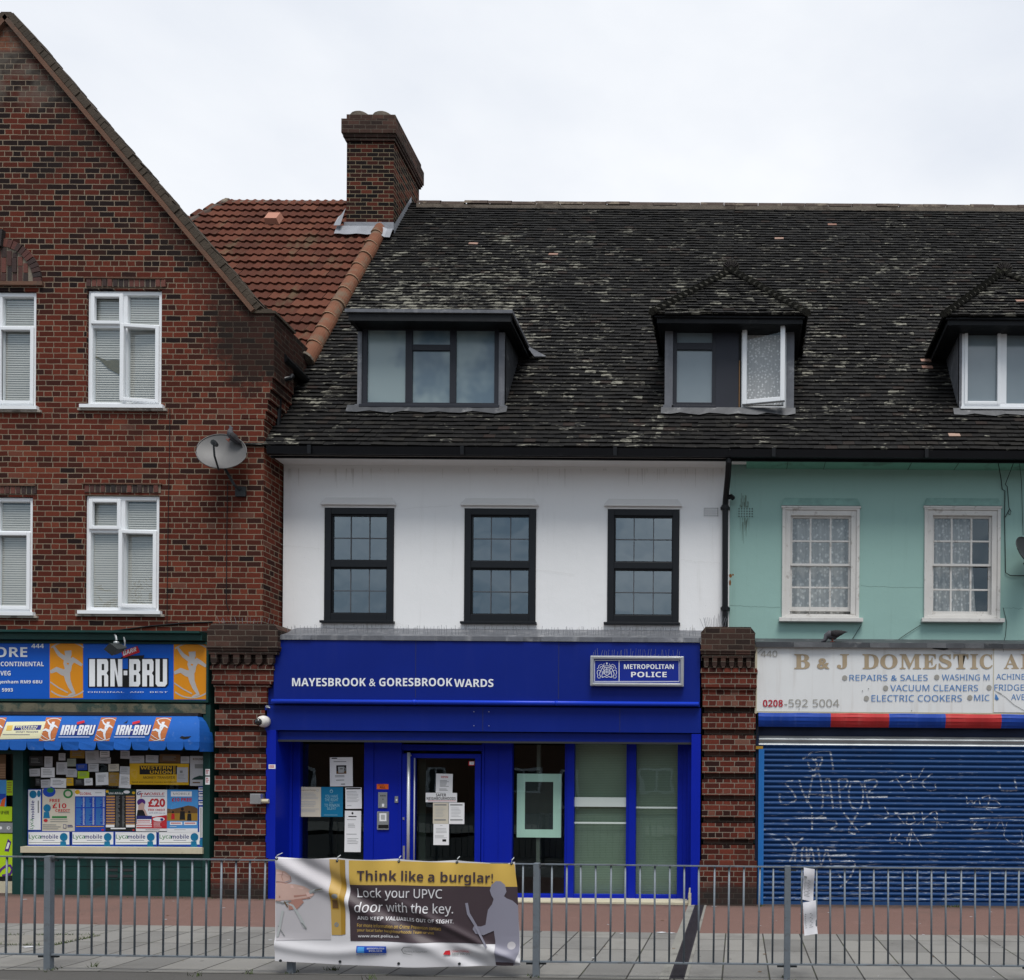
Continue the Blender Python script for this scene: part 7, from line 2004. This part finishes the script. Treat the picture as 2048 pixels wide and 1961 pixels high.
ik.stroke([(150, 410), (210, 440), (255, 520), (290, 600)], [12, 14, 20, 22], 11); ik.stroke([(265, 560), (300, 612)], 10, 6); ik.stroke([(140, 475), (115, 590), (100, 665)], [16, 20, 14], 11); ik.stroke([(104, 585), (150, 660)], 6, 6); ik.stroke([(92, 408), (140, 420), (200, 405)], 10, 6); ik.stroke([(150, 408), (175, 450)], 8, 7)
# the dark figure with a bar
sil = [(1678, 870), (1816, 872), (1836, 820), (1850, 760), (1838, 440), (1800, 405), (1758, 388), (1738, 372), (1756, 340), (1745, 290), (1715, 264), (1680, 262), (1648, 290), (1636, 330), (1648, 368), (1664, 392), (1652, 430), (1622, 470), (1610, 540), (1604, 580), (1570, 592), (1518, 590), (1508, 612), (1530, 645), (1590, 655), (1665, 622), (1676, 700)]
ik.poly(sil, 12)
ik.stroke([(1464, 422), (1478, 500), (1530, 585), (1616, 738)], [20, 22, 20, 12], 12)
ik.ell(1792, 730, 30, 28, 3); ik.poly([(1820, 850), (1858, 852), (1856, 780), (1838, 800)], 0); ik.poly([(1680, 872), (1806, 876), (1812, 852), (1680, 848)], 2)
# words
ik.text('Think like a burglar!', 672, 184, 1660, 281, 2, .028, dv=17)
ik.text('Lock your UPVC', 668, 313, 1292, 404, 0, .004, dv=5); ik.text('door with the key.', 662, 414, 1368, 508, 0, .004, dv=12)
ik.text('AND KEEP VALUABLES OUT OF SIGHT.', 676, 514, 1370, 541, 0, .02, dv=29)
ik.text('For more information on Crime Prevention contact', 674, 568, 1282, 594, 13, .0, dv=26); ik.text('your local Safer Neighbourhoods Team or visit', 674, 606, 1228, 632, 13, .0, dv=24); ik.text('www.met.police.uk', 680, 650, 982, 676, 0, .015, dv=4)
gq((672, 732), (886, 735), (886, 785), (672, 783), 14, 10, 4); ik.text('METROPOLITAN', 748, 744, 872, 756, 0, .02); ik.text('POLICE', 762, 762, 856, 776, 0, .02); gq((680, 738), (728, 739), (728, 780), (680, 779), 15, 4, 3); ik.text('Working together for a safer London', 670, 789, 880, 802, 14)
ik.stroke([(1080, 734), (1020, 738), (1000, 758), (1015, 785), (1080, 796)], [3, 6, 8, 6, 2], 6); ik.text('Barking & Dagenham', 1022, 762, 1188, 782, 6)
ik.poly([(1296, 795), (1345, 800), (1340, 768), (1310, 770)], 16); ik.text('CRIMESTOPPERS', 1352, 770, 1482, 784, 16, .01); ik.text('0800 555 111', 1352, 788, 1482, 804, 6, .02); ik.text('London', 1352, 760, 1392, 768, 6)
# leaf order of materials above
o.build('print', [M['ban_white'], M['gold_ink'], M['ban_dark'], M['ban_pale'], M['gold_ink2'], M['gold_dark'], M['grey_ink'], M['brown_ink'], M['skin_ink'], M['skin_dark'], M['skin_pale'], M['pale_ink'], M['ban_lilac'], M['gold_ink'], M['royal'], M['sky_ink'], M['red_ink']], bn)
o = MB()
for (u, v) in ((94, 102), (520, 118), (962, 124), (1392, 128), (1790, 136), (122, 838), (545, 848), (975, 860), (1408, 866)):
    p = ban(u, v, .006); q_ = ban(u, v, .0)
    o.tube([p, q_], .012, 10)
    if v < 200: o.tube([(p[0], p[1], p[2]), (p[0] + .005, p[1] - .004, p[2] + .03), (p[0] + .005, YRL, p[2] + .045)], .004, 5, 1)
o.build('eyelet', [M['dish_dark'], M['pale_ink']], bn)

# ------------------------------------------------------------------ papers tied to the rail
def sheet(label, corners, y, mats, marks):
    m = MB(); n_ = 8
    def S(u, v, off=0):
        a, b2, c2, d2 = corners
        px = (a[0] * (1 - u) + b2[0] * u) * (1 - v) + (d2[0] * (1 - u) + c2[0] * u) * v; py = (a[1] * (1 - u) + b2[1] * u) * (1 - v) + (d2[1] * (1 - u) + c2[1] * u) * v
        yy = y - .02 * math.sin(u * 3.1 + v * 2) - .012 * math.sin(v * 7)
        x, z_ = pt(1380 + px / 2.934, 1440 + py / 2.934, y); return (x, yy - off, z_)
    vs = [S(i / n_, j / n_) for j in range(n_ + 1) for i in range(n_ + 1)]
    m.idx(vs, [(j * (n_ + 1) + i, (j + 1) * (n_ + 1) + i, (j + 1) * (n_ + 1) + i + 1, j * (n_ + 1) + i + 1) for j in range(n_) for i in range(n_)])
    for (u0, v0, u1, v1) in marks: m.face([S(u0, v1, .003), S(u1, v1, .003), S(u1, v0, .003), S(u0, v0, .003)], 1)
    return tag(m.build('paper_sheet', mats, smooth=True), label, 'paper')
mk = [(.05, .25, .3, .32)] + [(.1 + .02 * (k % 3), .36 + k * .045, .55 + .1 * (k % 2), .373 + k * .045) for k in range(12)]
sheet('upper creased white paper tied to the guard rail', [(668, 866), (732, 876), (724, 1072), (658, 1052)], YRL - .03, [simple('wet white paper', (.58, .57, .60), .6, .08, 6, .3, 12), M['grey_ink']], mk)
sheet('lower white paper hanging below the upper one on the guard rail', [(662, 1072), (738, 1058), (750, 1258), (670, 1264)], YRL - .035, [simple('white paper sleeve', (.66, .65, .68), .4, .06, 6, .3, 12), M['grey_ink']], [(.1, .35 + k * .06, .6 + .1 * (k % 2), .365 + k * .06) for k in range(8)])

# ------------------------------------------------------------------ drain channel, cover, weeds, litter
o = MB(); x0, x1 = -.585, -.455
o.box(x0, x1, -4.43, -.02, -.06, gz(-.5) - .004)
k = -4.42
while k < -.03: o.box(x0 + .012, x1 - .012, k, k + .028, -.03, gz(-.5) + .006, 0); k += .045
o.box(x0 - .09, x0, -4.43, -.02, -.06, gz(-.5) + .004, 1); o.box(x1, x1 + .03, -4.43, -.02, -.06, gz(-.5) + .005, 1)
o.box(x0, x0 + .014, -4.43, -.02, -.05, gz(-.5) + .007); o.box(x1 - .014, x1, -4.43, -.02, -.05, gz(-.5) + .007)
tag(o.build('drain_channel', [M['channel'], M['kerbstone']]), 'dark slatted drain channel running from the blue shopfront to the kerb', 'drain')
gx = lambda px, py: ((px - VX) / F * (F * CZ / (py - (VY) - (px - VX) * ROLL + .0)), F * CZ / (py - VY - (px - VX) * ROLL) - CY)
cov = MB(); c4 = [gx(-40, 1878), gx(205, 1876), gx(108, 1897), gx(-160, 1896)]
zz_ = gz(-6.5) + .003
ccx = sum(p[0] for p in c4) / 4; ccy = sum(p[1] for p in c4) / 4
cov.idx([(p[0], p[1], gz(p[0]) + .004) for p in c4], [(3, 2, 1, 0)])
cvo = tag(cov.build('inspection_cover', M['cover']), 'rectangular paved inspection cover with weedy edges in the pavement', 'inspection cover')
wd = MB()
def tuft(x, y, n_, s=.05):
    for _ in range(n_):
        a = random.random() * 6.28; l = s * (.5 + random.random()); bx_, by_ = x + random.gauss(0, s * .7), y + random.gauss(0, s * .5); z0 = gz(bx_)
        wd.face([(bx_ - .004, by_, z0), (bx_ + .004, by_, z0), (bx_ + math.cos(a) * l * .7, by_ + math.sin(a) * l * .7, z0 + l)])
for (p, q_) in zip(c4, c4[1:] + c4[:1]):
    for k in range(26):
        t_ = random.random(); tuft(p[0] + (q_[0] - p[0]) * t_, p[1] + (q_[1] - p[1]) * t_, 5, .022)
for px, py, n_ in ((668, 1942, 26), (190, 1938, 14), (745, 1958, 12), (395, 1955, 10), (1890, 1809, 26), (1910, 1809, 20), (1522, 1810, 20), (500, 1950, 8)):
    p = gx(px, py); tuft(p[0], min(p[1], -.03), n_, .035)
for x_ in [-10 + .05 * k for k in range(90)]: 
    if random.random() < .3: tuft(x_, -.06 - random.random() * .04, 3, .018)
for x_ in PX:
    for k_ in range(5): tuft(x_ + random.gauss(0, .05), YRL + random.gauss(0, .05), 3, .02)
tag(wd.build('weeds', M['weed'], loc=(0, 0, 0)), kind='stuff')
lt = MB()
for k in range(70):
    x_ = random.uniform(-10, 4); y_ = random.uniform(-4.3, -.1); s_ = .008 + random.random() * .02; a = random.random() * 3.1
    lt.face([(x_ + math.cos(a + q_) * s_, y_ + math.sin(a + q_) * s_ * .7, gz(x_) + .004) for q_ in (0, 1.6, 3.1, 4.7)], k % 2)
for px, py, s_ in ((51, 1807, .04), (60, 1901, .07), (1325, 1863, .07), (1345, 1864, .05), (1430, 1811, .04)):
    p = gx(px, py); lt.face([(p[0] + math.cos(q_) * s_, p[1] + math.sin(q_) * s_ * .6, gz(p[0]) + .006) for q_ in (0, 1.6, 3.1, 4.7)], 0)
tag(lt.build('litter', [M['paper_dim'], M['brown_ink']], loc=(0, 0, 0)), kind='stuff')
o = MB(); p = (pt(1379, 1805, -.05)[0], -.06)
for (a0, r_, h0, h1) in ((0, .022, 0, .10), (0, .022, .1, .17), (0, .012, .17, .24)): o.tube([(p[0], p[1], gz(-.6) + h0 + .0), (p[0] + .004, p[1], gz(-.6) + h1)], r_, 10)
tag(o.build('plastic_bottle', M['cream_wood']), 'small empty bottle standing by the right blue jamb', 'bottle')

# ================================================================== houses across the street (seen mirrored in the glass)
op = thing('terrace_house', 'plain brick terrace across the street, mirrored in the shop glass', 'house', (-4, -33, 0))
o = MB(); hs = []
for k in range(9):
    x_ = -34 + k * 7.0
    hs += [(x_ + .8, x_ + 2.6, .9, 2.3), (x_ + 3.6, x_ + 4.6, .1, 2.2), (x_ + .9, x_ + 2.5, 3.5, 4.8), (x_ + 3.5, x_ + 5.0, 3.5, 4.8)]
# wall faces the camera side (towards +y)
wall(o, -40, 34, -.2, 5.6, -33, hs, -.15); o.build('wall', simple('far brick', (.16, .085, .055), .9, .25, 3), op)
o = MB()
for h in hs:
    o.frame(h[0], h[1], h[2], h[3], -33.1, -33.0, .14); o.box((h[0] + h[1]) / 2 - .05, (h[0] + h[1]) / 2 + .05, -33.09, -33.01, h[2], h[3])
o.build('window', M['upvc'], op)
o = MB(); 
for h in hs: o.face([(h[0], -33.08, h[2]), (h[0], -33.08, h[3]), (h[1], -33.08, h[3]), (h[1], -33.08, h[2])])
o.build('pane', M['paper_dark'], op)
o = MB(); o.face([(-40, -32.7, 5.6), (34, -32.7, 5.6), (34, -37, 9.2), (-40, -37, 9.2)]); o.face([(-40, -37, 9.2), (34, -37, 9.2), (34, -41, 5.6), (-40, -41, 5.6)]); o.build('roof', M['roof_far'], op)
strip('far_pavement', -18.0, -13.5, 0, M['kerbstone'])
tr = thing('street_tree', 'leafy street tree across the road, mirrored in the left windows', 'tree', (-20.5, -18.5, -.1))
o = MB(); o.tube([(-20.5, -18.5, -.1), (-20.4, -18.4, 1.6), (-20.6, -18.5, 3.6)], [.2, .16, .12], 10)
ends = []
for k in range(9):
    a = k * .7 + random.random() * .4; h = 5.2 + random.random() * 2.2; r_ = 1.0 + random.random() * 1.1
    e_ = Vector((-20.6 + math.cos(a) * r_, -18.5 + math.sin(a) * r_, h)); ends.append(e_)
    o.tube([(-20.5, -18.5, 2.6 + .12 * k), ((-20.5 + e_.x) / 2, (-18.5 + e_.y) / 2, (3.4 + e_.z) / 2), tuple(e_)], [.08, .05, .02], 6)
o.build('trunk', simple('far bark', (.06, .05, .04), .9), tr)
o = MB()
for e_ in ends + [Vector((-20.5, -18.5, 7.6)), Vector((-19.6, -18.2, 5.2)), Vector((-21.5, -18.9, 5.6))]:
    for q_ in range(150):
        d_ = Vector((random.gauss(0, .55), random.gauss(0, .55), random.gauss(0, .45))); c_ = e_ + d_
        u_ = Vector((random.gauss(0, 1), random.gauss(0, 1), random.gauss(0, 1))).normalized(); w_ = u_.cross(Vector((random.gauss(0, 1), random.gauss(0, 1), random.gauss(0, 1)))).normalized()
        o.face([c_ - u_ * .11, c_ + w_ * .05, c_ + u_ * .11, c_ - w_ * .05])
o.build('crown', simple('far leaves', (.07, .085, .02), .7, .5, 3), tr)
